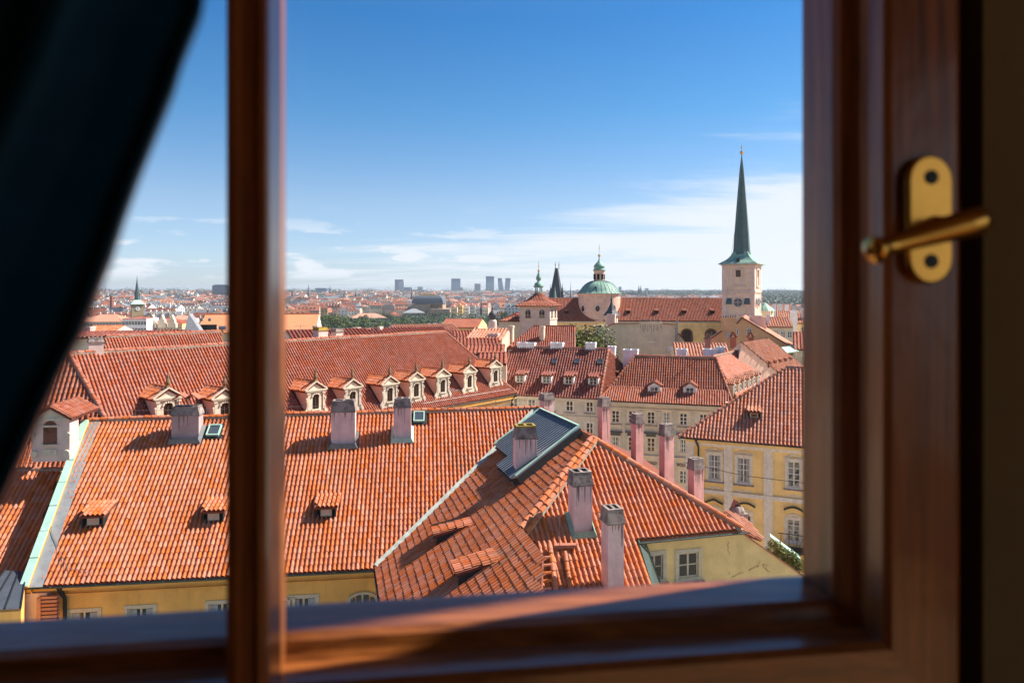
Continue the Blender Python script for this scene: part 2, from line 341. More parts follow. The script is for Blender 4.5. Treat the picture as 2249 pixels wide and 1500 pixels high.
# ------------------------------------------------------------------ walls and windows
class Wall:
    """a vertical wall standing on o, running along unit vector a; n looks out"""
    def __init__(s, o, a, n=None):
        s.o = np.array(o, float); s.a = unit(np.array(a, float)); s.n = np.cross(s.a, UP) if n is None else n
        if s.n[1] > 0 and n is None: s.n = -s.n
        s.pl = (s.n, float(s.n @ s.o))
    def pt(s, a, z, off=0.0): return A3(*(s.o + s.a * a + s.n * off)[:2], z)
    def at(s, u, v): q = hit(u, v, s.pl); return float((q - s.o) @ s.a), float(q[2])
    def rect(s, u0, v0, u1, v1):
        a0, z1 = s.at(u0, v0); a1, _ = s.at(u1, v0); um = (u0 + u1) / 2; _, z1 = s.at(um, v0); _, z0 = s.at(um, v1); return (a0, z0, a1, z1)
def wall_mesh(parent, W, a0, a1, z0, z1, holes=(), m=None, depth=.22, name='wall', thick=.3):
    xs = sorted({a0, a1} | {h[0] for h in holes} | {h[2] for h in holes}); zs = sorted({z0, z1} | {h[1] for h in holes} | {h[3] for h in holes})
    xs = [x for x in xs if a0 <= x <= a1]; zs = [z for z in zs if z0 <= z <= z1]; b = MB()
    for i in range(len(xs) - 1):
        for j in range(len(zs) - 1):
            xm, zm = (xs[i] + xs[i + 1]) / 2, (zs[j] + zs[j + 1]) / 2
            if any(h[0] < xm < h[2] and h[1] < zm < h[3] for h in holes): continue
            b.poly([W.pt(xs[i], zs[j]), W.pt(xs[i + 1], zs[j]), W.pt(xs[i + 1], zs[j + 1]), W.pt(xs[i], zs[j + 1])])
    for h in holes:
        c = [(h[0], h[1]), (h[2], h[1]), (h[2], h[3]), (h[0], h[3])]
        for k in range(4):
            (xa, za), (xb, zb) = c[k], c[(k + 1) % 4]; b.poly([W.pt(xa, za), W.pt(xb, zb), W.pt(xb, zb, -depth), W.pt(xa, za, -depth)])
    c = [(a0, z0), (a1, z0), (a1, z1), (a0, z1)]
    for k in range(4):
        (xa, za), (xb, zb) = c[k], c[(k + 1) % 4]; b.poly([W.pt(xa, za), W.pt(xb, zb), W.pt(xb, zb, -thick), W.pt(xa, za, -thick)])
    b.poly([W.pt(a0, z0, -thick), W.pt(a1, z0, -thick), W.pt(a1, z1, -thick), W.pt(a0, z1, -thick)])
    return b.build(name, m, parent)
def window(parent, W, h, cols=2, rows=3, fm=None, gm=None, depth=.12, fw=.06, surround=0.0, sm=None, sill=None, ind=False, curtain=False, proud=.03, name='window'):
    fm = fm or WHITEP; gm = gm or GLASS; a0, z0, a1, z1 = h; b = MB()
    def bar(x0, y0, x1, y1, o0, o1): b.obox(W.pt(x0, y0, o0), W.a * (x1 - x0), UP * (y1 - y0), W.n * (o1 - o0))
    o0, o1 = -depth, -depth + .05
    bar(a0, z0, a0 + fw, z1, o0, o1); bar(a1 - fw, z0, a1, z1, o0, o1); bar(a0 + fw, z0, a1 - fw, z0 + fw, o0, o1); bar(a0 + fw, z1 - fw, a1 - fw, z1, o0, o1)
    t = fw * .45; iw, ih = a1 - a0 - 2 * fw, z1 - z0 - 2 * fw
    for c in range(1, cols):
        x = a0 + fw + iw * c / cols; tt = t * (1.3 if cols % 2 == 0 and c == cols // 2 else .8); bar(x - tt, z0 + fw, x + tt, z1 - fw, o0 + .002, o1 - .005)
    for r in range(1, rows):
        z = z0 + fw + ih * r / rows; bar(a0 + fw, z - t * .8, a1 - fw, z + t * .8, o0 + .004, o1 - .012)
    wf = b.build(name, fm, parent)
    if ind:
        for c in range(cols):
            for r in range(rows):
                g = MB(); x = a0 + fw + iw * c / cols; z = z0 + fw + ih * r / rows; tl = RNG.normal(0, .004, 2)
                g.add([W.pt(x, z, o0 + .012 + tl[0]), W.pt(x + iw / cols, z, o0 + .012 - tl[0]), W.pt(x + iw / cols, z + ih / rows, o0 + .012 - tl[1]), W.pt(x, z + ih / rows, o0 + .012 + tl[1])], [(0, 1, 2, 3)]); g.build('pane', gm, wf)
    else:
        g = MB(); g.poly([W.pt(a0 + fw, z0 + fw, o0 + .012), W.pt(a1 - fw, z0 + fw, o0 + .012), W.pt(a1 - fw, z1 - fw, o0 + .012), W.pt(a0 + fw, z1 - fw, o0 + .012)]); g.build('pane', gm, wf)
    if curtain:
        g = MB(); k = 5
        for sgn in (0, 1):
            xa = a0 + fw if sgn == 0 else a1 - fw - iw * .3
            for i in range(k): g.obox(W.pt(xa + iw * .3 * i / k, z0 + fw, o0 + .014 + .004 * (i % 2)), W.a * iw * .3 / k, UP * ih * .98, W.n * .002)
        g.build('net_curtain', mat('net_curtain', (.42, .42, .40), .9, scale=6), wf)
    if surround:
        sm = sm or STONE; q = surround; s_ = MB()
        def sb(x0, y0, x1, y1, o=proud): s_.obox(W.pt(x0, y0, -.002), W.a * (x1 - x0), UP * (y1 - y0), W.n * o)
        sb(a0 - q, z0 - q, a0, z1 + q); sb(a1, z0 - q, a1 + q, z1 + q); sb(a0, z1, a1, z1 + q); sb(a0, z0 - q, a1, z0)
        s_.build('window_surround', sm, wf)
    if sill:
        s_ = MB(); s_.obox(W.pt(a0 - surround - .1, z0 - surround - .06, -.01), W.a * (a1 - a0 + 2 * surround + .2), UP * .06, W.n * .16); s_.build('sill', sill, wf)
    return wf
def walls_down(parent, pts, z0, m, name='wall', closed=True, th=None):
    """vertical faces from an outline of eave points down to z0"""
    b = MB(); n = len(pts)
    for i in range(n if closed else n - 1):
        p, q = np.array(pts[i]), np.array(pts[(i + 1) % n]); b.poly([A3(p[0], p[1], z0), A3(q[0], q[1], z0), q, p])
    return b.build(name, m, parent)
def gutter(parent, p, q, r=.07, m=None, name='gutter'):
    p = np.array(p, float); q = np.array(q, float); b = MB(); d = unit(q - p); x = unit(np.cross(d, UP)); an = [180, 210, 240, 270, 300, 330, 360]
    V = [pp + x * rr * math.cos(rad(a)) + UP * rr * math.sin(rad(a)) for pp in (p, q) for rr in (r, r * .86) for a in an]; n = len(an)
    Fs = [(k, k + 1, 2 * n + k + 1, 2 * n + k) for k in range(n - 1)] + [(n + k, 3 * n + k, 3 * n + k + 1, n + k + 1) for k in range(n - 1)] + [(0, 2 * n, 3 * n, n), (n - 1, 2 * n - 1, 4 * n - 1, 3 * n - 1)]
    b.add(V, Fs); ln = np.linalg.norm(q - p)
    for i in range(int(ln / .9)):
        c = p + d * (.45 + .9 * i); b.obox(c - x * r * 1.1 - d * .012 + UP * .0, x * 2.2 * r, d * .024, UP * .012)
    return b.build(name, m or PATINA, parent)
def chimney(parent, c, a, wa, wb, z0, z1, cap=.35, m=None, holes=2, flash=None, capm=None, band=True, flare=.06, lichen=False, tilt=None, name='chimney'):
    """stack with centre c (x, y), half-widths along a and across"""
    m = m or PINK; a = unit(np.array(a, float)); n = np.cross(UP, a); c = A3(c[0], c[1], 0); b = MB(); t = min(.09, wa * .22)
    zb = z1 - cap
    b.cbox(c + UP * z0, a * wa, n * wb, zb - z0)
    ch = b.build(name, m, parent)
    b = MB()
    if band: b.cbox(c + UP * zb, a * (wa + flare), n * (wb + flare), .07); b.cbox(c + UP * (zb + .07), a * (wa + flare * .8), n * (wb + flare * .8), cap - .07, taper=.13)
    else: b.cbox(c + UP * zb, a * (wa + .03), n * (wb + .03), cap * .45); b.cbox(c + UP * (zb + cap * .45), a * (wa + .05), n * (wb + .05), cap * .55)
    k = 0.87 if band else 1.0; ia, ib = (wa + flare * .8) * k, (wb + flare * .8) * k
    b.build('chimney_cap', capm or SOOT, ch)
    b = MB(); rim = .10
    for q in ([(-ia, -ib, 2 * ia, rim), (-ia, ib - rim, 2 * ia, rim), (-ia, -ib + rim, rim, 2 * ib - 2 * rim), (ia - rim, -ib + rim, rim, 2 * ib - 2 * rim)] + [(-ia + (2 * ia) * (i + 1) / holes - rim / 2, -ib + rim, rim, 2 * ib - 2 * rim) for i in range(holes - 1)]):
        b.obox(c + a * q[0] + n * q[1] + UP * z1, a * q[2], n * q[3], UP * .09)
    b.build('chimney_rim', MOSS if lichen else (capm or SOOT), ch)
    b = MB(); b.obox(c - a * (ia - .05) - n * (ib - .05) + UP * (z1 + .002), a * (2 * ia - .1), n * (2 * ib - .1), UP * .01); b.build('flue', BLACK, ch)
    return ch
def flashing(parent, pl, c, a, wa, wb, m, g=.14, up=.18):
    """sheet apron round a stack where it leaves the roof plane pl"""
    a = unit(np.array(a, float)); nn = np.cross(UP, a); b = MB(); n = pl[0]
    def on(x, y, h): q = A3(c[0], c[1], 0) + a * x + nn * y; return A3(q[0], q[1], onplane_z(pl, q[0], q[1])) + n * h
    ring = [(-wa, -wb), (wa, -wb), (wa, wb), (-wa, wb)]
    for i in range(4):
        (x0, y0), (x1, y1) = ring[i], ring[(i + 1) % 4]; f = 1 + g / wa; h = 1 + g / wb
        b.poly([on(x0 * f, y0 * h, .10), on(x1 * f, y1 * h, .10), on(x1 * 1.02, y1 * 1.02, .13 + up), on(x0 * 1.02, y0 * 1.02, .13 + up)])
    return b.build('flashing', m, parent)

# ------------------------------------------------------------------ ground and terrain
def street():
    b = MB(); b.poly([A3(-260, 8, .03), A3(260, 8, .03), A3(260, 250, .03), A3(-260, 250, .03)]); tag(b.build('pavement', mat('pale_cobbles', (.54, .46, .36), .9, scale=1.5)), 'pale cobbled streets and courtyards between the houses', kind='structure')
street()
def terr(x, y):
    d = np.hypot(x, y); t = np.clip((d - 1300) / 2900.0, 0, 1); s = t * t * (3 - 2 * t); ang = np.arctan2(x, np.maximum(y, 1))
    hgt = 30 - 10 * np.clip(ang + .2, 0, 1.2); return s * hgt + 1.2 * np.sin(x * .0021 + 1) * np.sin(y * .0017) * s
def ground():
    xs = np.concatenate([np.linspace(-9000, -600, 22), np.linspace(-500, 500, 14), np.linspace(600, 9000, 22)]); ys = np.concatenate([[-400, -60, 0, 60, 150, 300, 500, 800], np.linspace(1100, 9500, 40)])
    X, Y = np.meshgrid(xs, ys); Zg = terr(X, Y); Zg[Y < 0] = 0; V = np.stack([X.ravel(), Y.ravel(), Zg.ravel()], 1); nx = len(xs); I = np.arange((len(ys) - 1) * nx).reshape(-1, nx)[:, :-1].ravel()
    Fq = np.stack([I, I + 1, I + nx + 1, I + nx], 1)
    o = meshfast('ground', V, Fq, mat('city_ground', (.16, .15, .13), .95, scale=.02, col2=(.05, .075, .03)), None); tag(o, 'city ground of streets and courtyards running to the horizon', kind='structure')
ground()

# ------------------------------------------------------------------ the room and its window
TH = 7.5; WA = hdir(TH); WB = A3(-WA[1], WA[0], 0)
def wpt(s, p, z): return WA * s + WB * p + A3(0, 0, H + z)
def woodmat(name, c, c2, rough, coat, sc_=(60, 60, 5)):
    m = bpy.data.materials.new(name); m.use_nodes = True; t = m.node_tree; b = t.nodes['Principled BSDF']; g = N(t, 'ShaderNodeTexCoord')
    mp = N(t, 'ShaderNodeMapping'); mp.inputs['Scale'].default_value = (34, 34, 34); t.links.new(g.outputs['Generated'], mp.inputs[0])
    gg = N(t, 'ShaderNodeNewGeometry'); mp2 = N(t, 'ShaderNodeMapping'); mp2.inputs['Scale'].default_value = sc_; t.links.new(gg.outputs['Position'], mp2.inputs[0])
    n = N(t, 'ShaderNodeTexNoise', Scale=1.0, Detail=6.0, Roughness=.7, Distortion=.6); t.links.new(mp2.outputs[0], n.inputs['Vector'])
    mp3 = N(t, 'ShaderNodeMapping'); mp3.inputs['Scale'].default_value = tuple(q * .28 for q in sc_); t.links.new(gg.outputs['Position'], mp3.inputs[0]); n6 = N(t, 'ShaderNodeTexNoise', Scale=1.0, Detail=5.0, Roughness=.75, Distortion=1.2); t.links.new(mp3.outputs[0], n6.inputs['Vector'])
    rr_ = N(t, 'ShaderNodeMapRange'); t.links.new(M(t, 'ADD', M(t, 'MULTIPLY', n.outputs['Fac'], .5), M(t, 'MULTIPLY', n6.outputs['Fac'], .5)), rr_.inputs[0]); rr_.inputs[1].default_value = .36; rr_.inputs[2].default_value = .64
    mx = N(t, 'ShaderNodeMix', data_type='RGBA'); t.links.new(rr_.outputs[0], mx.inputs[0]); mx.inputs[6].default_value = (*c, 1); mx.inputs[7].default_value = (*c2, 1); t.links.new(mx.outputs[2], b.inputs['Base Color'])
    b.inputs['Roughness'].default_value = rough; b.inputs['Coat Weight'].default_value = coat; b.inputs['Coat Roughness'].default_value = .16; b.inputs['Specular IOR Level'].default_value = .35
    n2 = N(t, 'ShaderNodeTexNoise', Scale=9.0, Detail=3.0); t.links.new(gg.outputs['Position'], n2.inputs['Vector']); bp = N(t, 'ShaderNodeBump', Strength=.25, Distance=.01); t.links.new(n2.outputs['Fac'], bp.inputs['Height']); t.links.new(bp.outputs[0], b.inputs['Normal']); t.links.new(bp.outputs[0], b.inputs['Coat Normal'])
    return m
WOOD = woodmat('varnished_wood', (.35, .115, .030), (.06, .016, .005), .32, .30, (90, 90, 4)); WOODH = woodmat('varnished_rail_wood', (.38, .12, .028), (.06, .016, .005), .28, .42, (4, 90, 90))
WOODD = woodmat('dark_wood', (.07, .032, .018), (.035, .016, .010), .5, .2)
BRASS = mat('brass', (.72, .36, .07), .26, metal=1.0, scale=12)
SR, SL, ZB, ZT = .3835, -1.02, -.2865, .86            # opening of the casements
def sash():
    t = thing('casement_window', 'open view window of dark varnished wood with a slim upright bar and brass handle', 'window', wpt(0, .6, -.3))
    def profile_bar(name, pts2d, along0, along1, conv):
        b = MB(); V0 = [conv(q, along0) for q in pts2d]; b.prism(V0, np.array(conv(pts2d[0], along1)) - np.array(conv(pts2d[0], along0))); b.build(name, WOOD, t)
    # stiles: profile in (s, p); returns face the opening
    rp = [(SR, .644), (SR + .002, .602), (SR + .006, .595), (.398, .592), (.404, .588), (.404, .556), (.409, .5505), (.470, .549), (.476, .553), (.476, .650), (SR, .650)]
    profile_bar('stile', rp, ZB - .10, ZT + .10, lambda q, z: wpt(q[0], q[1], z))
    lp = [(SL - (s - SR), p) for s, p in rp]
    profile_bar('stile', lp, ZB - .10, ZT + .10, lambda q, z: wpt(q[0], q[1], z))
    # rails: same profile laid over; (z, p)
    for sgn, z0 in ((-1, ZB), (1, ZT)):
        pp = [(z0 + sgn * (s - SR) * (1 if s < .45 else 1.15), p) for s, p in rp]
        b = MB(); left = [wpt(SL - .003 - (0 if abs(q[0] - z0) < .01 else .022), q[1], q[0]) for q in pp]
        for (s0, s1) in (( -.1437 + .012, None), (None, -.1437 + .006)):
            def end(q, side):
                o_ = abs(q[0] - z0); k = .404 if o_ > .018 else SR
                if side > 0: return k + .0006 + min(.07, max(0, o_ - .023))
                return SL - (k - SR) - .0006 - min(.07, max(0, o_ - .023))
            A_ = [wpt(s0 if s0 is not None else end(q, -1), q[1], q[0]) for q in pp]; B_ = [wpt(s1 if s1 is not None else end(q, 1), q[1], q[0]) for q in pp]; n = len(pp)
            b = MB(); b.add(A_ + B_, [tuple(range(n))[::-1], tuple(range(n, 2 * n))] + [(i, (i + 1) % n, n + (i + 1) % n, n + i) for i in range(n)]); b.build('rail', WOODH, t)
    # meeting bar with its rounded cover strip
    mpf = [(-.1455, .594), (-.1455, .536), (-.1440, .531), (-.137, .529), (-.1345, .533), (-.1235, .533), (-.1210, .529), (-.1155, .530), (-.1137, .534), (-.1137, .594)]
    profile_bar('mullion', mpf, ZB - .12, ZT + .12, lambda q, z: wpt(q[0], q[1], z))
    b = MB(); b.obox(wpt(-.136, .594, ZB - .02), WA * .012, WB * .046, UP * (ZT - ZB + .04)); b.build('glazing_strip', WOOD, t); b = MB(); GP = bpy.data.materials.new('clear_pane'); GP.use_nodes = True; g = GP.node_tree; g.nodes.clear(); o_ = N(g, 'ShaderNodeOutputMaterial'); mx = N(g, 'ShaderNodeMixShader'); tr = N(g, 'ShaderNodeBsdfTransparent'); gl = N(g, 'ShaderNodeBsdfGlossy', Roughness=.0)
    mx.inputs[0].default_value = .02; g.links.new(tr.outputs[0], mx.inputs[1]); g.links.new(gl.outputs[0], mx.inputs[2]); g.links.new(mx.outputs[0], o_.inputs[0])
    for s0, s1 in ((SL - .003, -.132), (-.126, SR + .003)):
        b = MB(); b.poly([wpt(s0, .630, ZB - .003), wpt(s1, .630, ZB - .003), wpt(s1, .630, ZT + .003), wpt(s0, .630, ZT + .003)]); b.build('pane', GP, t)
    # handle
    b = MB(); pc = (.4385, .0645); hw, hh = .0215, .056; ring = []
    for k in range(13): a = math.pi * k / 12; ring.append((hw * math.cos(a), hh - hw + hw * math.sin(a)))
    for k in range(13): a = math.pi + math.pi * k / 12; ring.append((hw * math.cos(a), -hh + hw + hw * math.sin(a)))
    V = [wpt(pc[0] + x, .549, pc[1] + z) for x, z in ring]; V2 = [wpt(pc[0] + x, .5425, pc[1] + z) for x, z in ring]; V3 = [wpt(pc[0] + x * .9, .5405, pc[1] + z * .965) for x, z in ring]; n = len(ring)
    b.add(V + V2 + V3, [(i, (i + 1) % n, n + (i + 1) % n, n + i) for i in range(n)] + [(n + i, n + (i + 1) % n, 2 * n + (i + 1) % n, 2 * n + i) for i in range(n)] + [tuple(range(2 * n, 3 * n))])
    h = b.build('handle', BRASS, t, smooth=False)
    for dz in (.0365, -.0365):
        b = MB(); b.lathe((0, 0, 0), [(.0, .0), (.0065, .0), (.0062, .0012), (.0, .0012)], 14); V = [wpt(pc[0] + q[0], .5404 - q[2], pc[1] + dz + q[1]) for q in b.v]; c = MB(); c.add(V, b.f); c.build('screw', DARK_METAL, h)
    b = MB(); b.tube([wpt(pc[0] + .004, .541, pc[1] - .008), wpt(pc[0] + .004, .528, pc[1] - .008), wpt(pc[0] + .004, .520, pc[1] - .006)], [.0115, .0095, .0085], 14); b.build('spindle_collar', BRASS, h, smooth=True)
    L0, L1 = wpt(.351, .497, .0335), wpt(.4505, .497, .0605); b = MB(); pts = [L0 + (L1 - L0) * k for k in (-.035, -.02, 0, .03, .09, .12, .2, .4, .6, .8, .92, .98, 1.0, 1.008)]
    b.tube(pts, [.002, .007, .0105, .0115, .0095, .0078, .0075, .0085, .0098, .0115, .0122, .0098, .005, .001], 16); b.tube([wpt(pc[0] + .004, .524, pc[1] - .008), wpt(pc[0] - .002, .500, pc[1] - .010)], [.0085, .0075], 12)
    b.build('lever', BRASS, h, smooth=True)
sash()
ROOM = mat('room_plaster', (.34, .25, .13), .95, scale=3); FLOORW = mat('oak_floor', (.44, .24, .11), .6, scale=4)
def room():
    b = MB(); s0, s1, zb, zt = -3.2, 2.6, -1.35, 1.5; hs0, hs1, hz0, hz1 = SL - .115, .497, ZB - .115, ZT + .115
    for (a0, a1, c0, c1) in ((s0, hs0, zb, zt), (hs1, s1, zb, zt), (hs0, hs1, zb, hz0), (hs0, hs1, hz1, zt)): b.obox(wpt(a0, .55, c0), WA * (a1 - a0), WB * .098, UP * (c1 - c0))
    b.obox(wpt(hs1 + .002, .648, -4), WA * 5, WB * .027, UP * 9)                                     # unseen slab added right of the opening, its edge shades the rail
    tag(b.build('room_wall', mat('olive_wall_paint', (.15, .11, .05), .9, scale=3)), 'olive brown inner wall round the window', kind='structure')
    b = MB()
    for (a0, a1, c0, c1) in ((hs0 + .003, SL - .098, hz0 + .003, hz1 - .003), (.479, hs1 - .003, hz0 + .003, hz1 - .003), (SL - .098, .479, hz0 + .003, ZB - .105), (SL - .098, .479, ZT + .105, hz1 - .003)): b.obox(wpt(a0, .585, c0), WA * (a1 - a0), WB * .055, UP * (c1 - c0))
    o = b.build('window_frame', WOODD); tag(o, 'dark fixed frame set in the wall round the casements', 'window frame')
    b = MB(); b.obox(wpt(s0, -3.2, zb - .2), WA * (s1 - s0), WB * 3.85, UP * .2); tag(b.build('room_floor', FLOORW), 'dark wooden floor of the room', kind='structure')
    b = MB(); b.obox(wpt(s0, -3.2, zt), WA * (s1 - s0), WB * 3.85, UP * .2); tag(b.build('room_ceiling', ROOM), 'ceiling of the room', kind='structure')
    b = MB(); b.obox(wpt(s0 - .1, -3.2, zb), WA * .1, WB * 3.85, UP * (zt - zb)); b.obox(wpt(s0, -3.3, zb), WA * (s1 - s0), WB * .1, UP * (zt - zb))
    for p0, p1, z0, z1 in ((-3.2, -2.9, zb, zt), (-.5, .65, zb, zt), (-2.9, -.5, zb, -1.0), (-2.9, -.5, 1.15, zt)): b.obox(wpt(s1, p0, z0), WA * .1, WB * (p1 - p0), UP * (z1 - z0))     # unseen opening added in the side wall so sun brightens the room
    tag(b.build('room_wall', ROOM), 'side and back walls of the dark room', kind='structure')
room()
def outer_pipe():  # pipe added out of view; its shadow cuts the sunlit patch on the rail
    t = thing('facade_downpipe', 'rainwater pipe on the facade just right of the window', 'downpipe', wpt(1.5, .9, 0)); b = MB(); b.tube([wpt(1.5, .948, 8), wpt(1.5, .948, -9)], .082, 14); b.build('pipe', LEAD, t)
    for z in (-2.5, 1.6): b = MB(); b.bar(wpt(1.5, .645, z), wpt(1.5, .948, z), .03, .05); b.build('bracket', LEAD, t)
outer_pipe()
def curtain():
    edge = [(470, -160), (445, 0), (402, 105), (378, 178), (338, 275), (300, 368), (262, 470), (232, 560), (196, 650), (166, 730), (122, 812), (84, 890), (40, 985), (5, 1062), (-60, 1200), (-130, 1380)]
    from math import sin
    b = MB(); cols = 110; V = []
    for (u, v) in edge:
        q = EYE + ray(u - 36, v) * .26
        for k in range(cols + 1):
            f = k / cols; off = -f * .40; fold = .028 * sin(f * 34 + .9 + q[2] * 2) + .004 * sin(f * 97 + q[2] * 9)
            V.append(q + A3(off, -.03 * f + fold * (1 if k else .3), 0))
    n = cols + 1; b.add(V, [(i * n + k, i * n + k + 1, (i + 1) * n + k + 1, (i + 1) * n + k) for i in range(len(edge) - 1) for k in range(cols)])
    m = mat('navy_curtain', (.002, .024, .052), .42, scale=30, var=.15, spec=.25); m.node_tree.nodes['Principled BSDF'].inputs['Specular Tint'].default_value = (.25, .6, 1, 1)
    o = b.build('curtain', m, None, smooth=True); md = o.modifiers.new('thickness', 'SOLIDIFY'); md.thickness = .003
    tag(o, 'heavy dark navy curtain drawn back diagonally beside the window', 'curtain')
curtain()

# ------------------------------------------------------------------ shed dormer on a roof plane
def shed_dormer(parent, pl, base, e, w, h, slope, tw, tl, m, front='frame', hi=True, ind=0, cheek=None, over=.12, wall=None, back=.0, name='dormer', fm=None, gm=None, cols=1, flat=False, side_over=.06):
    e = unit(np.array(e, float)); n = pl[0]; sh = -A3(n[0], n[1], 0); sh = unit(sh); sh = unit(np.cross(UP, e)) if abs(unit(np.cross(UP, e)) @ sh) > .5 else sh
    if sh @ -A3(n[0], n[1], 0) < 0: sh = -sh
    tm = -(n[:2] @ sh[:2]) / n[2]; td = math.tan(rad(slope)); x = h / (tm - td); base = A3(base[0], base[1], onplane_z(pl, base[0], base[1]))
    d = MB(); zt = base + UP * h
    lf, rf = base - e * w / 2, base + e * w / 2; ld = A3(lf[0], lf[1], onplane_z(pl, lf[0], lf[1]) - .1); rd = A3(rf[0], rf[1], onplane_z(pl, rf[0], rf[1]) - .1)
    bk = zt + sh * x + UP * td * x
    for s_ in (-1, 1):
        f = lf if s_ < 0 else rf; g = A3(f[0], f[1], onplane_z(pl, f[0], f[1]) - .1); d.prism([g, f + UP * h, bk + e * w / 2 * s_ - UP * .1 + UP * .0], e * -.05 * s_)
    dor = d.build(name, cheek or DARK_METAL, parent)
    poly = [zt - e * (w / 2 + side_over) - sh * over - UP * td * over + UP * .06, zt + e * (w / 2 + side_over) - sh * over - UP * td * over + UP * .06, bk + e * (w / 2 + side_over + back) + UP * .06, bk - e * (w / 2 + side_over + back) + UP * .06]
    old = dor.get('_o'); tiles(dor, poly, tw, tl, m, ind=ind, hi=hi, flat=flat, margin=0)
    # the front
    W = Wall(lf, e, n=-sh); z0 = base[2] + .03; b = MB(); ft = .05
    if front == 'frame':
        b.obox(W.pt(.0, z0, -.02), e * w, UP * .05, W.n * .04); b.obox(W.pt(.0, z0 + h - .08, -.02), e * w, UP * .05, W.n * .04); b.obox(W.pt(0, z0 + .05, -.02), e * .06, UP * (h - .13), W.n * .04); b.obox(W.pt(w - .06, z0 + .05, -.02), e * .06, UP * (h - .13), W.n * .04)
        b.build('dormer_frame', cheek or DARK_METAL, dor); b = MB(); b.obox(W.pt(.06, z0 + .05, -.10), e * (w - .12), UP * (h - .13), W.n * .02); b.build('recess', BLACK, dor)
        q = (w * .22, z0 + .10, w * .78, z0 + h - .14)
        b = MB(); b.obox(W.pt(q[0], q[1], -.08), e * (q[2] - q[0]), UP * (q[3] - q[1]), W.n * .03); b.build('shutter', fm or IVORY, dor)
        b = MB(); iw = (q[2] - q[0]); ih = q[3] - q[1]; b.obox(W.pt(q[0] + iw * .14, q[1] + ih * .18, -.052), e * iw * .72, UP * ih * .64, W.n * .006); b.build('louvre', gm or SALMON, dor)
    elif front == 'window':
        b.obox(W.pt(.03, z0 - .15, -.06), e * (w - .06), UP * (h + .1), W.n * .04); b.build('dormer_wall', wall or WHITE, dor)
        m_ = w * .14; window(dor, W, (m_, z0 + .06, w - m_, z0 + h - .09), cols=max(2, cols), rows=2, depth=-.01, fw=w * .06, fm=fm or WHITEP, gm=gm)
    elif front == 'dark':
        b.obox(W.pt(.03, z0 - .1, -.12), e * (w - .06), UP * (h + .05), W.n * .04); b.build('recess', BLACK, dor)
    return dor

# ------------------------------------------------------------------ the L-shaped house below
ZE, ZR = 19.7, 25.4
A, C, RR = Z(90, 1285, ZE), Z(825, 1248, ZE), Z(1180, 898, ZR)
plN = plane3(A, C, RR); RL = hit(190, 925, plN)
R2, E2 = Z(1300, 965, ZR), Z(838, 1330, ZE); plD = plane3(C, E2, R2)
E3, E4 = Z(1400, 1187, H - 9.83), Z(1628, 1165, H - 9.83); plR = plane3(R2, E3, E4); K = hit(1145, 1165, plR)
lhouse = thing('corner_house', 'big L shaped ochre house with orange tiled roofs right below the window', 'house', (0, 32, 0))
eN = unit(C - A)
a2 = A + (C - A) * 1.0
tiles(lhouse, [A - UP * .02, C, RR, RL], .205, .31, TILE, ind=300, e=eN, holes=[[hit(448, 934, plN), hit(488, 934, plN), hit(488, 966, plN), hit(448, 966, plN)], [hit(902, 905, plN), hit(938, 905, plN), hit(938, 937, plN), hit(902, 937, plN)]])
E2b = C + (E2 - C) * 3.2
D3, D4, D5 = hit(1190, 1218, plD), hit(1188, 1300, plD), hit(1150, 1420, plD)
tiles(lhouse, [C, E2b, D5, D4, D3, K, R2, RR], .20, .34, TILE, ind=300, pl=plD, e=unit(E2 - C))
V3, V4, V5 = hit(1190, 1218, plR), hit(1190, 1420, plR), hit(1462, 1420, plR)
tiles(lhouse, [R2, E4, E3, V5, V4, V3, K], .215, .32, TILE, ind=300, pl=plR, e=unit(E4 - E3))
ridge(lhouse, RL, RR, .28, .36)
ridge(lhouse, R2, RR + (R2 - RR) * .0, .28, .36)
nD = plD[0]; nR = plR[0]
ridge(lhouse, K, R2, .26, .36, lift=.10); off = unit(np.cross(unit(R2 - K), UP)) * .24
ridge(lhouse, K + off - UP * .10, R2 + off * .9 - UP * .06, .22, .36, lift=.10)
ridge(lhouse, E4, R2, .26, .36, lift=.08); ridge(lhouse, E4 + A3(.12, .22, -.12), R2 + A3(.16, .26, -.12), .22, .36, lift=.10)
# back slopes and the walls
b = MB(); bk = 9.0; nb = unit(np.cross(UP, eN)); nb = nb if nb[1] > 0 else -nb
for q0, q1 in ((RL, RR),): b.prism([q0, q1, q1 + nb * 7 - UP * 5.7, q0 + nb * 7 - UP * 5.7], -UP * .2)
sd_ = unit(R2 - RR); pr = A3(-sd_[1], sd_[0], 0); pr = pr if pr[0] > 0 else -pr
pB = [RR, R2, E4, E4 + pr * .5 - sd_ * 12 + UP * 0]; b.prism([RR, R2, E4, A3(RR[0], RR[1], 0) + pr * 6.6 + UP * E4[2]], -UP * .2)
b.build('back_roof', DECK, lhouse)
eg = C; WN = Wall(A + unit(RL - A) * 0 + nb * .45, eN); aC = float((C - WN.o) @ eN)
def ocr(u, v, w_, h_):
    a, z = WN.at(u, v); return (a, z - h_, a + w_, z)
wN = [WN.rect(152, 1342, 216, 1420), WN.rect(280, 1334, 338, 1412), WN.rect(458, 1324, 505, 1400), WN.rect(585, 1318, 620, 1380), WN.rect(638, 1312, 672, 1385)]
wN = [(a0, z1 - 1.75, a1 if a1 - a0 > 1 else a0 + 1.12, z1) for a0, z0, a1, z1 in wN]; arch = WN.rect(778, 1300, 836, 1380); arch = (arch[0], arch[3] - 1.9, aC + .0, arch[3])
wall_mesh(lhouse, WN, -1.15, aC + .3, 0, ZE + .05, wN, OCHRE, .2)
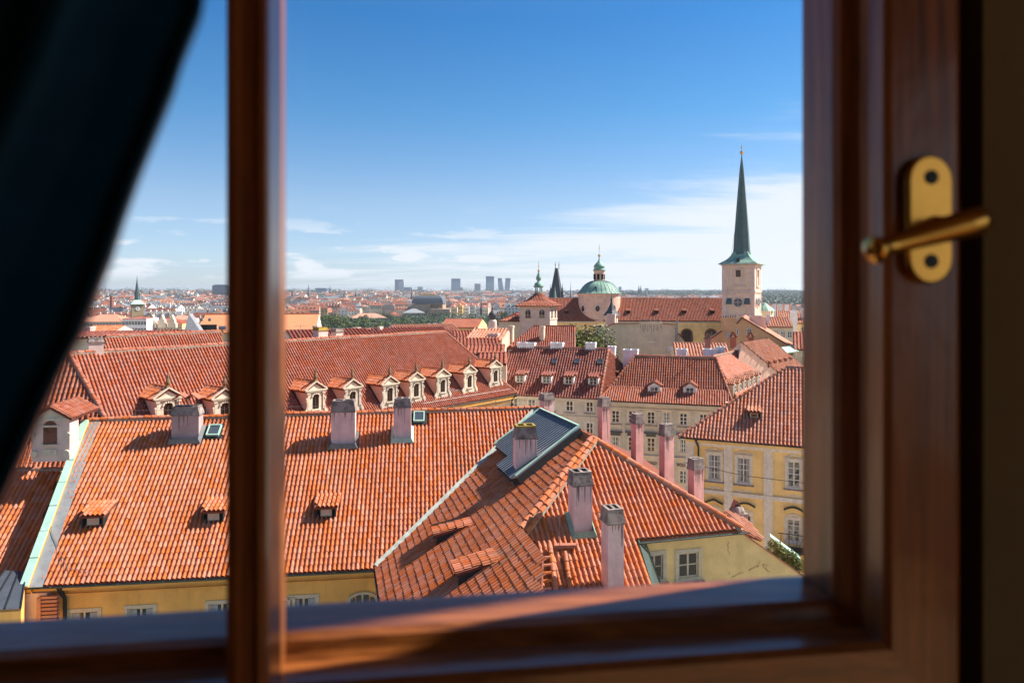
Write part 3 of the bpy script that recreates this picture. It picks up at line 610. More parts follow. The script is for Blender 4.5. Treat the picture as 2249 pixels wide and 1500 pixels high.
for h in wN: window(lhouse, WN, h, 2, 1, fm=IVORY, depth=.10, fw=.07, surround=.13, sm=IVORY, ind=True, proud=.035, gm=GLASS, curtain=True)
b = MB(); b.obox(WN.pt(-1.2, ZE - .32, 0), eN * (aC + 1.2), UP * .30, WN.n * .30); b.obox(WN.pt(-1.2, ZE - .62, 0), eN * (aC + 1.2), UP * .06, WN.n * .10); b.build('cornice', OCHRE, lhouse)
# arched window near the inner corner
b = MB(); acx = aC - .62; r = .62; z0 = arch[3] - .35; fr = []
for k in range(13):
    t = math.pi * k / 12; b.obox(WN.pt(acx + math.cos(t) * r * 1.02 - .05, z0 - .05 + math.sin(t) * .33, .0), eN * .16, UP * .11, WN.n * .06)
b.obox(WN.pt(acx - r - .06, z0 - 1.5, 0), eN * .12, UP * 1.5, WN.n * .06); b.obox(WN.pt(acx - .03, z0 - 1.5, 0), eN * .07, UP * 1.8, WN.n * .07); wf = b.build('window', IVORY, lhouse)
for i in range(4):
    g = MB(); x = acx - r + i * r / 2; g.obox(WN.pt(x + .03, z0 - 1.5, .002), eN * (r / 2 - .05), UP * (1.5 + (.12 if i in (0, 3) else .26)), WN.n * .02); g.build('pane', GLASS, wf)
gutter(lhouse, A - eN * .95 - UP * .06 + WN.n * .08, C - UP * .06 + WN.n * .08)
cD = unit(E2 - C); gutter(lhouse, C - UP * .06 - pr * .06, C + cD * 6 - UP * .06 - pr * .06, r=.06)
gutter(lhouse, E3 - UP * .05 + A3(.0, -.1, 0) - unit(E4 - E3) * .35, E4 - UP * .05 + A3(0, -.1, 0) + unit(E4 - E3) * .35)
b = MB(); q = WN.pt(0, 0, .12); a_, z_ = WN.at(139, 1292); top = WN.pt(a_, ZE - .1, .36); b.tube([top, top - UP * .35 - WN.n * .18, WN.pt(a_ + .12, ZE - .75, .12), WN.pt(a_ + .12, 8, .12)], [.12, .10, .075, .075], 8); b.build('downpipe', DARK_METAL, lhouse)
# inner wall of the wing below its left eave
b = MB(); q0 = C + A3(.35, .05, 0); q1 = q0 + cD * 9; b.poly([A3(q0[0], q0[1], 0), A3(q1[0], q1[1], 0), q1, q0]); b.build('wall', OCHRE, lhouse)
# copper verge on the left gable
b = MB(); vA, vB = hit(45, 1293, plN), hit(182, 926, plN); vC, vD = hit(76, 1293, plN), hit(196, 926, plN)
nn = plN[0]; seg = 7
for i in range(seg):
    f0, f1 = i / seg, (i + 1) / seg - .004; q = [vA + (vB - vA) * f0, vA + (vB - vA) * f1]; wv = eN * .34; b.obox(q[0] + nn * .16, wv, (q[1] - q[0]), nn * (.03 + .012 * (i % 2)))
b.build('verge_copper', COPPER_L, lhouse)
b = MB(); b.obox(vA + eN * .36 + nn * .05, eN * .50, (vB - vA), nn * .03); b.build('verge_flashing', ZINC, lhouse)
b = MB(); b.prism([vA - nn * 3, vA + nn * .15, vB + nn * .15, vB - nn * 3], eN * .34); b.build('gable_wall', OCHRE, lhouse)
b = MB(); d_ = RR - C; x_ = unit(np.cross(d_, plN[0])) ; b.obox(C - x_ * .10 + UP * .10, x_ * .2, d_ * .97, UP * .05); b.obox(C + d_ * .6 + x_ * .06 + UP * .10, x_ * .1, d_ * .38, UP * .11); b.build('valley_flashing', mat('valley_sheet', (.42, .46, .40), .6, scale=3, stain=.3), lhouse)
# small pink wall with its stepped tile coping at the left corner
b = MB(); qa, qb = WN.pt(-1.3, 0, .4), WN.pt(.35, 0, .4); b.obox(qa, eN * 1.5, UP * (ZE - .35), -WN.n * .4); b.build('pink_pier', ROSE, lhouse)
for i in range(7):
    b = MB(); u, v = 84, 1316 + i * 8.4; q = hit(u, v, (WN.n, float(WN.n @ WN.pt(0, 0, .55)))); b.obox(q, eN * .72, UP * .10, WN.n * -.22); b.build('brick', TILE_PALE, lhouse)
b = MB(); q = hit(80, 1314, (WN.n, float(WN.n @ WN.pt(0, 0, .58)))); b.obox(q - UP * 2.2, eN * .16, UP * 2.2, WN.n * -.2); b.build('coping_post', TILE_PALE, lhouse)
# skylights
def skylight(parent, pl, u0, v0, u1, v1, fm=COPPER_L, gm=GLASS_B, sub='skylight'):
    n = pl[0]; q = [hit(u0, v1, pl), hit(u1, v1, pl), hit(u1, v0, pl), hit(u0, v0, pl)]; e = unit(q[1] - q[0]); e[2] = 0; e = unit(e - n * (e @ n)); s = np.cross(n, e); s = s if s[2] > 0 else -s; w = np.linalg.norm(q[1] - q[0]); l = abs((q[3] - q[0]) @ s); o = q[0]
    b = MB(); t = w * .09; b.obox(o, e * w, s * t, n * .2); b.obox(o + s * (l - t), e * w, s * t, n * .2); b.obox(o + s * t, e * t, s * (l - 2 * t), n * .2); b.obox(o + s * t + e * (w - t), e * t, s * (l - 2 * t), n * .2)
    f = b.build(sub, fm, parent); b = MB(); b.obox(o + e * t + s * t + n * .10, e * (w - 2 * t), s * (l - 2 * t), n * .06); b.build('pane', gm, f)
    b = MB(); b.obox(o - e * .12 - s * .16 + n * .02, e * (w + .24), s * (l + .3), n * .05); b.build('skylight_flashing', DARK_METAL, f)
skylight(lhouse, plN, 453, 937, 481, 960); skylight(lhouse, plN, 908, 908, 932, 929)
# little dormers
for (u, v) in ((203, 1160), (468, 1149), (716, 1140)): shed_dormer(lhouse, plN, hit(u, v, plN), eN, .92, .58, 13, .205, .31, TILE, ind=28, back=.12)
eD = unit(E2 - C)
for (u, v) in ((955, 1194), (1002, 1280)):
    base = hit(u, v, plD); shed_dormer(lhouse, plD, base, eD, .9, .55, 12, .20, .34, TILE, ind=30, front='dark', back=.05)
# stacks
def stack(u0, u1, vt, vb, wb, pl, capv, **kw):
    q = hit((u0 + u1) / 2, vb, pl) if pl is not None else kw.pop('base'); d = q[1]; wa = (u1 - u0) / F * d / 2 * .97; zt = H - (vt - 645) / F * d; ax = kw.pop('axis', eN); nn_ = unit(np.cross(UP, ax)); nn_ = nn_ if nn_[1] > 0 else -nn_
    c = q + nn_ * wb; zlow = kw.pop('zlow', q[2] - 1.2); fl = kw.pop('flash', LEAD); ch = chimney(lhouse, c[:2], ax, wa, wb, zlow, zt, cap=capv / F * d, **kw)
    if pl is not None and fl: flashing(ch, pl, c, ax, wa, wb, fl)
    return ch, c, wa, zt
ch1, c1, wa1, zt1 = stack(377, 436, 897, 972, .36, plN, 16, holes=3, capm=SOOT, m=mat('grey_pink_plaster', (.52, .36, .33), .92, scale=1.4, stain=.35, stain_col=(.36, .28, .26)))
stack(727, 780, 884, 983, .33, plN, 22, flash=LEAD, band=True, flare=.03)
stack(864, 903, 879, 970, .33, plN, 17, flash=COPPER_L, band=True, flare=.03, holes=2)
stack(1132, 1181, 940, 1046, .36, plD, 25, band=True, flare=.03, lichen=True, axis=hdir(10), zlow=22)
stack(1258, 1303, 1042, 1176, .34, plR, 26, flash=COPPER, flare=.05, holes=2, axis=unit(E4 - E3))
q6 = P(1353, 1300, 25.0); stack(1334, 1372, 1124, 1300, .34, None, 28, base=q6, zlow=15, holes=2, axis=unit(E4 - E3), flare=.05)
axc = hdir(28)
for (u0, u1, vt, vb, d, cv) in ((1317, 1346, 877, 980, 36.0, 17), (1391, 1419, 913, 1030, 34.0, 18), (1453, 1487, 936, 1080, 32.5, 22), (1517, 1553, 1012, 1120, 30.5, 20)):
    stack(u0 + 3.5, u1 - 3.5, vt, vb, .20, None, cv, base=P((u0 + u1) / 2, vb, d), zlow=14, m=PINK_BR, axis=axc, holes=2, flare=.04)
stack(1194, 1219, 868, 900, .3, None, 12, base=P(1206, 905, 43), zlow=16, axis=axc)
# tile tents over the wide stack
zt1 = zt1 + .09
for k in (-.38, .38):
    c = A3(c1[0], c1[1], zt1) + eN * wa1 * k * 1.1; b = MB(); nn_ = unit(np.cross(UP, eN))
    for sx in (-1, 1):
        for sy in (-1, 1): b.tube([c + eN * .24 * sx + nn_ * .24 * sy, c + eN * .24 * sx + nn_ * .24 * sy + UP * .34], .016, 5)
    b.build('tent_post', DARK_METAL, ch1)
    for sx in (-1, 1):
        b = MB(); b.obox(c + UP * .62 - nn_ * .34, nn_ * .68, eN * sx * .36 - UP * .26, UP * .05); b.build('tent_tile', TILE_OLD, ch1)
# standing-seam hood over the valley
up_ = plD[0]; plH = (plD[0], plD[1] + .5); HH = [hit(u, v, plH) for u, v in ((1086, 976), (1187, 898), (1272, 936), (1133, 1046), (1121, 1049), (1090, 1020), (1116, 1001))]
b = MB(); b.prism(HH, -up_ * .08); hood = b.build('sheet_roof', SHEET, lhouse)
sD = unit(np.cross(plD[0], eD)); sD = sD if sD[2] > 0 else -sD
b = MB(); o2 = HH[5]; poly2 = [((q - o2) @ eD, (q - o2) @ sD) for q in HH]
x0 = min(q[0] for q in poly2); x1 = max(q[0] for q in poly2); k = x0 + .1
while k < x1:
    ys = []
    for i in range(len(poly2)):
        (ax_, ay), (bx, by) = poly2[i], poly2[(i + 1) % len(poly2)]
        if (ax_ - k) * (bx - k) < 0: ys.append(ay + (by - ay) * (k - ax_) / (bx - ax_))
    ys.sort()
    if len(ys) >= 2: q = o2 + eD * k + sD * ys[0] + up_ * .01; b = MB(); b.obox(q, eD * .03, sD * (ys[-1] - ys[0]), up_ * .035); b.build('seam', DARK_METAL, hood)
    k += .27
b = MB()
for i, j in ((0, 1), (1, 2)): b.bar(HH[i] + up_ * .05, HH[j] + up_ * .05, .10, .05)
b.bar(HH[2] + up_ * .04, HH[3] + up_ * .04, .10, .06); b.build('copper_edge', COPPER_L, hood)
b = MB(); b.prism([HH[2] - up_ * .09, HH[3] - up_ * .09, HH[3] - up_ * .7, HH[2] - up_ * .7], -eD * .05); b.prism([HH[3] - up_ * .09, HH[4] - up_ * .09, HH[4] - up_ * .7, HH[3] - up_ * .7], -eD * .05); b.prism([HH[0] - up_ * .1, HH[6] - up_ * .1, HH[6] - up_ * .7, HH[0] - up_ * .7], sD * .05); b.prism([HH[5] - up_ * .1, HH[4] - up_ * .1, HH[4] - up_ * .7, HH[5] - up_ * .7], sD * .05); b.build('side_sheet', DARK_METAL, hood)
gutter(hood, HH[0] - up_ * .12 - sD * .05, HH[6] - up_ * .12 - sD * .05, r=.05); gutter(hood, HH[5] - up_ * .12 - sD * .05, HH[4] - up_ * .12 - sD * .05, r=.05)
# yellow wall of the wing with two windows, its sloping shoulder to the right
WR = Wall(E3 + A3(0, .35, 0), unit(E4 - E3)); a4 = float((E4 - WR.o) @ WR.a)
hR = [WR.rect(1420, 1218, 1456, 1272), WR.rect(1490, 1213, 1534, 1268)]
wall_mesh(lhouse, WR, -.1, a4 + .02, 0, H - 9.83 + .05, hR, YELLOW, .2)
for i, h in enumerate(hR): window(lhouse, WR, h, 2, 2, fm=IVORY, depth=.10, fw=.07, surround=.15, sm=IVORY, ind=True, sill=SOOT)
b = MB(); p1 = WR.pt(a4 + .022, H - 9.83 - .1); p2 = hit(1766, 1268, WR.pl); b.prism([A3(p1[0], p1[1], 0), p1, p2, A3(p2[0], p2[1], 0)], -WR.n * .35); b.build('shoulder_wall', YELLOW, lhouse)
dd = p2 - p1; nseg = 16
for i in range(nseg):
    b = MB(); q = p1 + dd * i / nseg; b.obox(q + WR.n * .05 + UP * .0, dd / nseg * .96, -WR.n * .46, UP * .07); b.build('coping_tile', TILE_PALE, lhouse)
tiles(lhouse, [hit(1632, 1170, WR.pl) - WR.n * .3, hit(1684, 1190, WR.pl) - WR.n * .3, hit(1684, 1190, WR.pl) - WR.n * 1.4 + UP * .5, hit(1632, 1170, WR.pl) - WR.n * 1.4 + UP * .5], .2, .3, TILE_PALE)
# bare creeper stems and cracks on that wall
b = MB()
def stem(u, v, du, dv, n, r):
    pts = []
    for i in range(n): pts.append(hit(u, v, (WR.n, WR.pl[1] + .015))); u += du + random.uniform(-3, 3); v += dv + random.uniform(-3, 3)
    b.tube(pts, [r * (1 - .6 * i / n) for i in range(n)], 4); return u, v
stem(1606, 1268, 8, -3, 5, .009); u_, v_ = stem(1645, 1253, 7, -2.6, 5, .011); stem(u_, v_, 5, 4, 5, .008); stem(u_, v_, 6, -1, 4, .007); stem(1662, 1246, 3, -5, 4, .007); stem(1684, 1243, 2, 6, 4, .007); stem(1600, 1190, .3, 6, 7, .010); stem(1602, 1262, 0, -5, 3, .008)
b.build('creeper_stem', BARK, lhouse)
b = MB(); e3d = hit(1400, 1187, plR); p = [E3 + A3(.02, 0, .06), hit(1418, 1187, WR.pl), hit(1475, 1340, WR.pl), hit(1450, 1340, plR)]; b.prism([p[0], p[1], p[2], p[3]], UP * -.08); b.build('verge_sheet', PATINA, lhouse)
# rounded dormer at the bottom, white plastered
b = MB(); cc = P(1172, 1262, 23.8); V = []; 
for i in range(10):
    t = -1.9 + i * .26; V.append(cc + A3(.52 * math.sin(t) * 1.0, -.42 * math.cos(t) * .9 + .1, 0))
W_ = MB(); 
for i in range(9): W_.poly([V[i] - UP * 1.6, V[i + 1] - UP * 1.6, V[i + 1] + UP * (.02 * i), V[i] + UP * (.02 * i)])
tw_ = W_.build('rounded_dormer', WHITE, lhouse)
for i in range(14):
    t = -2.0 + i * .19; q = cc + A3(.58 * math.sin(t), -.50 * math.cos(t) + .1, .02 + .01 * i); r_ = MB(); r_.tube([q, cc + A3(.05, .15, .34)], [.045, .02], 5); r_.build('tile', TILE_PALE, tw_)
# stepped tiles and capping beside it
for i in range(6):
    b = MB(); q = hit(1184, 1232 + i * 17, plR) + plR[0] * .22; b.tube([q, q + A3(.42, .02, .03)], [.055, .055], 7); b.build('tile', TILE, lhouse)
ridge(lhouse, hit(1222, 1330, plR) + plR[0] * .15, hit(1206, 1208, plR) + plR[0] * .15, .2, .36, lift=.12); ridge(lhouse, hit(1256, 1330, plR) + plR[0] * .1, hit(1240, 1222, plR) + plR[0] * .1, .17, .36, lift=.10)
b = MB(); q = hit(1218, 1216, plR) + UP * .2; b.obox(q, A3(.85, .1, -.02), A3(0, .25, 0), UP * .12); b.build('coping', TILE_OLD, lhouse)
b = MB(); b.tube([hit(1229, 1222, plR) + UP * .3, P(1229, 1035, 25.6)], .012, 5); b.tube([hit(1316, 1250, plR) + UP * .3, P(1316, 1073, 25.2)], .01, 5); b.tube([P(1335, 965, 30.6), P(1333, 900, 30.6)], .012, 5); b.build('lightning_rod', WIRE, lhouse)
# snow guard wire and rods along the ridge
b = MB(); k = 0
for f in (.1, .25, .4, .52, .62, .7, .8, .9): q = RL + (RR - RL) * f; b.tube([q, q + UP * .55], .010, 4)
b.tube([RL + (RR - RL) * f + UP * (.48 + .02 * math.sin(f * 20)) for f in (0, .1, .25, .4, .52, .62, .7, .8, .9, 1)], .007, 4); b.build('lightning_wire', WIRE, lhouse)
# mossy odd stack at the right corner
q = P(1618, 1148, 30.6); b = MB(); b.cbox(q - UP * 3, hdir(14) * .36, A3(-.25, .97, 0) * .3, 3.4); cp = b.build('chimney', PINK, lhouse)
b = MB(); b.cbox(q + UP * .40, hdir(14) * .40, A3(-.25, .97, 0) * .34, .07); b.lathe(q + UP * .47, [(.36, 0), (.34, .12), (.24, .27), (.1, .34), (0, .35)], 8); b.build('chimney_cap', SOOT, cp)
b = MB(); b.bar(q + A3(-.26, 0, .55), q + A3(-.05, 0, 1.02), .3, .05); b.bar(q + A3(.16, 0, .72), q + A3(-.05, 0, 1.02), .3, .05); b.build('cap_tile', TILE_RUST, cp)

# ------------------------------------------------------------------ neighbour roof at the far left
plL = (plN[0], plN[1] - 1.15 * 1.0)
nb_ = thing('tiled_house', 'low house with orange tiled roof squeezed between curtain and pale copper verge', 'house', P(60, 1200, 31))
tiles(nb_, [hit(-60, 1320, plL), hit(43, 1310, plL), hit(128, 1034, plL), hit(-10, 1036, plL)], .22, .33, TILE, ind=300, e=eN)
ridge(nb_, hit(-10, 1034, plL), hit(136, 1032, plL), .24, .36, m=TILE_OLD)
walls_down(nb_, [hit(-60, 1320, plL) + UP * -.2, hit(43, 1310, plL) - UP * .2, hit(128, 1034, plL) - UP * .5, hit(-10, 1036, plL) - UP * .5], 0, OCHRE)
lt = thing('lean_to', 'small dark sheet metal lean-to roof at the lower left corner', 'shed roof', P(20, 1300, 27))
b = MB(); q = [P(-60, 1342, 26.4), P(46, 1336, 27), P(58, 1256, 29.5), P(12, 1252, 29.5), P(-40, 1300, 28)]; b.prism(q, -UP * .1); b.build('sheet', mat('dark_slate_sheet', (.07, .08, .10), .55, metal=.2, scale=2), lt)
for f in (.0, .33, .66, 1.0):
    b = MB(); b.bar(q[0] + (q[1] - q[0]) * f + UP * .03, q[3] + (q[2] - q[3]) * f + UP * .03, .04, .05); b.build('seam', DARK_METAL, lt)
walls_down(lt, [q[0], q[1], q[2], q[3]], 0, OCHRE)

# ------------------------------------------------------------------ the palace with its row of baroque dormers
TP = 50.0; ap = hdir(TP); bp = A3(-ap[1], ap[0], 0); npo = -bp; CE, CR, ZPE, ZPR = 41.4, 47.3, 22.46, 28.31
def Pt(c, z, u): X = (u - 1124.5) / F; s, k = math.sin(rad(TP)), math.cos(rad(TP)); t = c * (X * k + s) / (k - X * s); q = ap * t + bp * c; return A3(q[0], q[1], z)
palace = thing('palace', 'long palace with sweeping terracotta roof and a row of ornate pedimented dormers', 'palace', (-5, 50, 0))
rA, rB = Pt(CR, ZPR, 152), Pt(CR, ZPR, 976); eB = Pt(CE, ZPE, 1136); plP = plane3(eB, Pt(CE, ZPE, 700), rB); hB = hit(234, 925, plP); hC = rA + (hB - rA) * 1.75
tiles(palace, [hC, Pt(CE, ZPE, 232) * 1.0, eB, rB, rA], .215, .33, TILE_OLD, hi=True, e=ap)
eW = unit(A3(.99, .14, 0)); pW = plane3(rA, hB, rA - eW * 5)
tiles(palace, [rA, hC, hC - eW * 14, rA - eW * 14], .26, .36, TILE_OLD, hi=False, e=eW)
ridge(palace, rA, rB, .26, .42, TILE_OLD, ind=False); ridge(palace, hC, rA, .26, .42, TILE_OLD, ind=False); ridge(palace, eB, rB, .26, .42, TILE_OLD, ind=False); ridge(palace, rA, rA - eW * 14, .26, .42, TILE_OLD, ind=False)
b = MB(); cB = Pt(2 * CR - CE, ZPE, 1000); b.prism([rA, rB, rB + bp * 6 - UP * 5.9, rA + bp * 6 - UP * 5.9], -UP * .2); b.prism([rB, eB, eB + bp * 11.8], -UP * .2); b.build('back_roof', DECK, palace)
WP = Wall(Pt(CE + .6, 0, 900), ap, n=npo); aE = float((eB - WP.o) @ ap)
hl = []
for k in range(9): x = aE - 1.6 - 3.1 * k; hl.append((x - .55, ZPE - 3.3, x + .55, ZPE - 1.35))
wall_mesh(palace, WP, -38, aE - .4, 0, ZPE, hl, CREAM, .2)
for h in hl: window(palace, WP, h, 2, 3, surround=.14, sm=STONE, sill=STONE)
b = MB(); b.obox(WP.pt(-38, ZPE - .45, 0), ap * (38 + aE), UP * .3, npo * .42); b.obox(WP.pt(-38, ZPE - .8, 0), ap * (38 + aE), UP * .10, npo * .15); b.build('cornice', OCHRE, palace)
b = MB(); q = WP.pt(aE - .4, 0); b.poly([q, q + bp * 10.6, q + bp * 10.6 + UP * ZPE, q + UP * ZPE]); b.build('wall', GREY_PL, palace)
gutter(palace, Pt(CE - .05, ZPE - .03, 600), eB + npo * .1 - UP * .03, r=.08)
b = MB(); q = eB + npo * .05 - UP * .1; b.tube([q, q - UP * .25 - npo * .3 - ap * .3, q - UP * .9 - npo * .55 - ap * .3, q - UP * 8 - npo * .55 - ap * .3], [.09, .06, .06, .06], 6); b.build('downpipe', DARK_METAL, palace)
# snow fence along the lower slope
b = MB(); n_ = plP[0]; s_ = unit(np.cross(n_, ap)); s_ = s_ if s_[2] > 0 else -s_
for row in (.55, ):
    p0, p1 = Pt(CE, ZPE, 930) + s_ * row + n_ * .22, eB - ap * .8 + s_ * row + n_ * .22; b.tube([p0, p1], .012, 4); m_ = int(np.linalg.norm(p1 - p0) / .6)
    for i in range(m_): q = p0 + (p1 - p0) * i / m_; b.tube([q, q - n_ * .2], .012, 3)
b.build('snow_guard', WIRE, palace)
# the second, parallel roof behind the left half
s0, s1 = Pt(57, 28.7, 232), Pt(57, 28.7, 484); g0, g1 = Pt(51, 22.9, 200), Pt(51, 22.9, 540)
tiles(palace, [g0, g1, s1, s0], .215, .33, TILE_OLD, hi=False, e=ap); ridge(palace, s0, s1, .26, .42, TILE_OLD, ind=False)
b = MB(); b.prism([s0, s1, s1 + bp * 6 - UP * 6, s0 + bp * 6 - UP * 6], -UP * .1); b.build('back_roof', DECK, palace)

def baroque_dormer(u, vb, w=1.42, h=1.85, lead=False):
    q = hit(u, vb, plP); bz = q[2]; base = A3(q[0], q[1], bz); tm = math.hypot(plP[0][0], plP[0][1]) / plP[0][2]
    W = Wall(base - ap * w / 2, ap, n=npo); zt = bz + h; rise = .5; rz = zt + rise; xb = (rz - bz) / tm; xe = h / tm
    b = MB(); zc = bz - .25
    for s_ in (0, 1):
        f = base + ap * (w / 2) * (1 if s_ else -1); b.prism([f - UP * .3, f + UP * h, f + bp * xe + UP * h, ], ap * (-.08 if s_ else .08))
        b.prism([f + UP * (h - .14) + ap * (.0 if s_ else -.04), f + UP * h + ap * (.0 if s_ else -.04), f + bp * xe + UP * h + ap * (0 if s_ else -.04), f + bp * xe + UP * (h - .14) + ap * (0 if s_ else -.04)], ap * .04)
    d = b.build('dormer', SALMON, palace)
    ov = .22; zo = zt - ov * rise / (w / 2) * .6
    lf, rf = base - ap * (w / 2 + ov) + npo * .12, base + ap * (w / 2 + ov) + npo * .12; tp = base + npo * .12 + UP * (rz - bz); bk = base + bp * (xb + .1) + UP * (rz - bz)
    for f, sg in ((lf, -1), (rf, 1)):
        f2 = A3(f[0], f[1], zo); f3 = f2 + bp * (xe + .3); pl_ = [f2, f3, bk + UP * .04, tp + UP * .04]; tiles(d, pl_, .21, .30, TILE, hi=True, e=ap * 0 + bp)
    ridge(d, tp + UP * .0, bk, .16, .4, TILE, ind=False, lift=.08)
    # the stone front
    b = MB()
    def bx(x0, z0, x1, z1, o0, o1): b.obox(W.pt(x0, bz + z0, o0), ap * (x1 - x0), UP * (z1 - z0), npo * (o1 - o0))
    oh, ob = 1.42, .42; o0_, o1_ = w * .31, w * .69
    bx(0, -.35, o0_, oh + .12, -.02, .08); bx(o1_, -.35, w, oh + .12, -.02, .08); bx(o0_, -.35, o1_, ob, -.02, .08); bx(0, oh + .12, w, h - .02, -.02, .08)
    bx(.02, ob, .14, oh + .1, .08, .15); bx(w - .14, ob, w - .02, oh + .1, .08, .15); bx(-.04, oh + .1, .2, oh + .2, .08, .19); bx(w - .2, oh + .1, w + .04, oh + .2, .08, .19)
    bx(-.10, h - .16, w + .10, h - .04, -.02, .2); bx(o0_ - .1, ob - .09, o1_ + .1, ob, .08, .2); bx(w * .36, .02, w * .64, ob - .14, .08, .14); bx(-.02, -.35, w + .02, -.2, .08, .16)
    for k in range(7):                                              # arch over the opening
        t = math.pi * k / 6; cx_ = w / 2 + (w * .21) * math.cos(t); cz = oh - .1 + .17 * math.sin(t); b.obox(W.pt(cx_ - .05, bz + cz, .06), ap * .10, UP * .09, npo * .10)
    for sg in (-1, 1):                                              # volutes
        c0 = W.pt(w / 2 + sg * w / 2, 0, .04); pts = [(0, 1.32), (.10, 1.26), (.13, 1.12), (.06, 1.0), (.03, .86), (.05, .66), (.10, .48), (.22, .36), (.28, .20), (.26, .02), (.14, -.12), (0, -.2)]
        b.prism([c0 + ap * sg * x + UP * (bz + z) for x, z in pts], npo * .10)
        for (x, z, r) in ((.14, .12, .10), (.05, 1.18, .065)): b.add(*disc(c0 + ap * sg * x + UP * (bz + z) + npo * .10, ap, UP, npo * .05, r))
    fr = b.build('stone_front', STONE_B if int(u) % 2 else STONE, d)
    b = MB(); b.prism([W.pt(-.16, zt - .04, -.02), W.pt(w + .16, zt - .04, -.02), W.pt(w / 2, rz + .03, -.02)], npo * .1); b.bar(W.pt(-.2, zt - .02, .14), W.pt(w / 2, rz + .07, .14), .16, .08); b.bar(W.pt(w / 2, rz + .07, .14), W.pt(w + .2, zt - .02, .14), .16, .08); b.obox(W.pt(-.2, zt - .09, .1), ap * (w + .4), UP * .07, npo * .12); b.build('pediment', STONE, d)
    b = MB(); q2 = W.pt(w / 2, rz + .08, .04); b.cbox(q2, ap * .11, bp * .11, .12); b.lathe(q2 + UP * .12, [(.05, 0), (.13, .08), (.14, .18), (.10, .36), (.06, .50), (.075, .54), (.02, .72), (0, .73)], 8); b.build('finial', mat('weathered_stone', (.26, .17, .08), .95, scale=9, stain=.5), d)
    b = MB(); b.poly([W.pt(o0_, bz + ob, -.0), W.pt(o1_, bz + ob, -.0), W.pt(o1_, bz + oh - .08, 0), W.pt(w / 2, bz + oh + .1, 0), W.pt(o0_, bz + oh - .08, 0)]); sh_ = b.build('shutter', SHUT, d)
    b = MB()
    for k in range(11): b.obox(W.pt(o0_ + .02, bz + ob + .05 + k * .09, .0), ap * (o1_ - o0_ - .04), UP * .03 + npo * .02, npo * .03)
    b.obox(W.pt(w / 2 - .02, bz + ob, .0), ap * .04, UP * (oh - ob), npo * .06); b.build('louvres', SHUT, sh_)['kind'] = 'stuff'
    b = MB(); b.prism([base + UP * -.3 - ap * .3, base - UP * -.0 + ap * (-w / 2 - .02) + UP * .0, base + ap * (-w / 2 - .02) + bp * xe + UP * (h + .02), base + ap * (-w / 2 - .14) + bp * xe + UP * h], -n_ * .02)
    b2 = MB(); f = base - ap * (w / 2 + .01); gg = f + bp * xe; b2.prism([f + n_ * .03, gg + UP * h + n_ * .03, gg + UP * h + n_ * .03 - ap * .13, f + n_ * .03 - ap * .13], n_ * .05); b2.build('flashing', DARK_METAL, d)
    if lead:
        b = MB(); b.bar(bk + UP * .05 - ap * .1, bk - ap * .75 - UP * .62 + npo * .2, .16, .05); b.build('lead_edge', ZINC, d)
def disc(c, x, y, ex, r, n=10):
    V = [c + x * r * math.cos(2 * math.pi * k / n) + y * r * math.sin(2 * math.pi * k / n) for k in range(n)]; V += [q + ex for q in V]
    return V, [tuple(range(n, 2 * n))] + [(k, (k + 1) % n, n + (k + 1) % n, n + k) for k in range(n)]
for u, v, ld in ((368, 938, True), (492, 935, True), (590, 925, False), (692, 911, False), (773, 903, False), (855, 893, True), (913, 882, False), (971, 872, False), (1030, 861, False), (1087, 848, False)): baroque_dormer(u, v, lead=ld)
# large dormer on the left wing, seen past the curtain
def wing_dormer():
    base = P(112, 1000, 33.6); e = eW; n = A3(eW[1], -eW[0], 0); w = 1.7; W = Wall(base - e * w / 2, e, n=n); b = MB(); z = base[2]
    b.obox(W.pt(0, z - .3, -.9), e * w, UP * 2.1, n * .9); d = b.build('dormer', ROSE, palace)
    b = MB(); b.add(*disc(W.pt(w * .48, z + 1.4, .002), e, UP, n * .03, w * .18, 14)); b.obox(W.pt(w * .3, z + .55, .002), e * w * .36, UP * .85, n * .03); b.build('shutter', BRONZE, d)
    b = MB(); b.obox(W.pt(w * .25, z + .48, 0), e * w * .46, UP * .07, n * .1); b.obox(W.pt(w * .25, z + 1.4, 0), e * w * .46, UP * .09, n * .1); b.obox(W.pt(-.08, z + 1.72, -.9), e * (w + .16), UP * .12, n * 1.0); b.obox(W.pt(w * .3, z + .0, 0), e * w * .36, UP * .3, n * .05)
    for sg in (0, 1): b.add(*disc(W.pt(w * sg + (.12 if not sg else -.12), z + .1, 0), e, UP, n * .12, .16)); b.add(*disc(W.pt(w * sg + (.05 if not sg else -.05), z + 1.0, 0), e, UP, n * .12, .12))
    b.prism([W.pt(-.1, z + 1.84, -.1), W.pt(w + .1, z + 1.84, -.1), W.pt(w / 2, z + 2.35, -.1)], n * .16); b.build('stone_trim', STONE, d)
    rz = z + 2.45
    for sg in (-1, 1):
        f = W.pt(w / 2 + sg * (w / 2 + .2), z + 1.82, .15); tiles(d, [f, f - n * 2.8, W.pt(w / 2, rz, -2.65), W.pt(w / 2, rz, .15)], .22, .3, TILE_OLD, e=n)
wing_dormer()
b = MB(); tiles(palace, [hit(20, 1032, pW), hit(150, 1028, pW), hit(170, 985, pW), hit(40, 985, pW)], .24, .34, TILE, e=eW, hi=True)
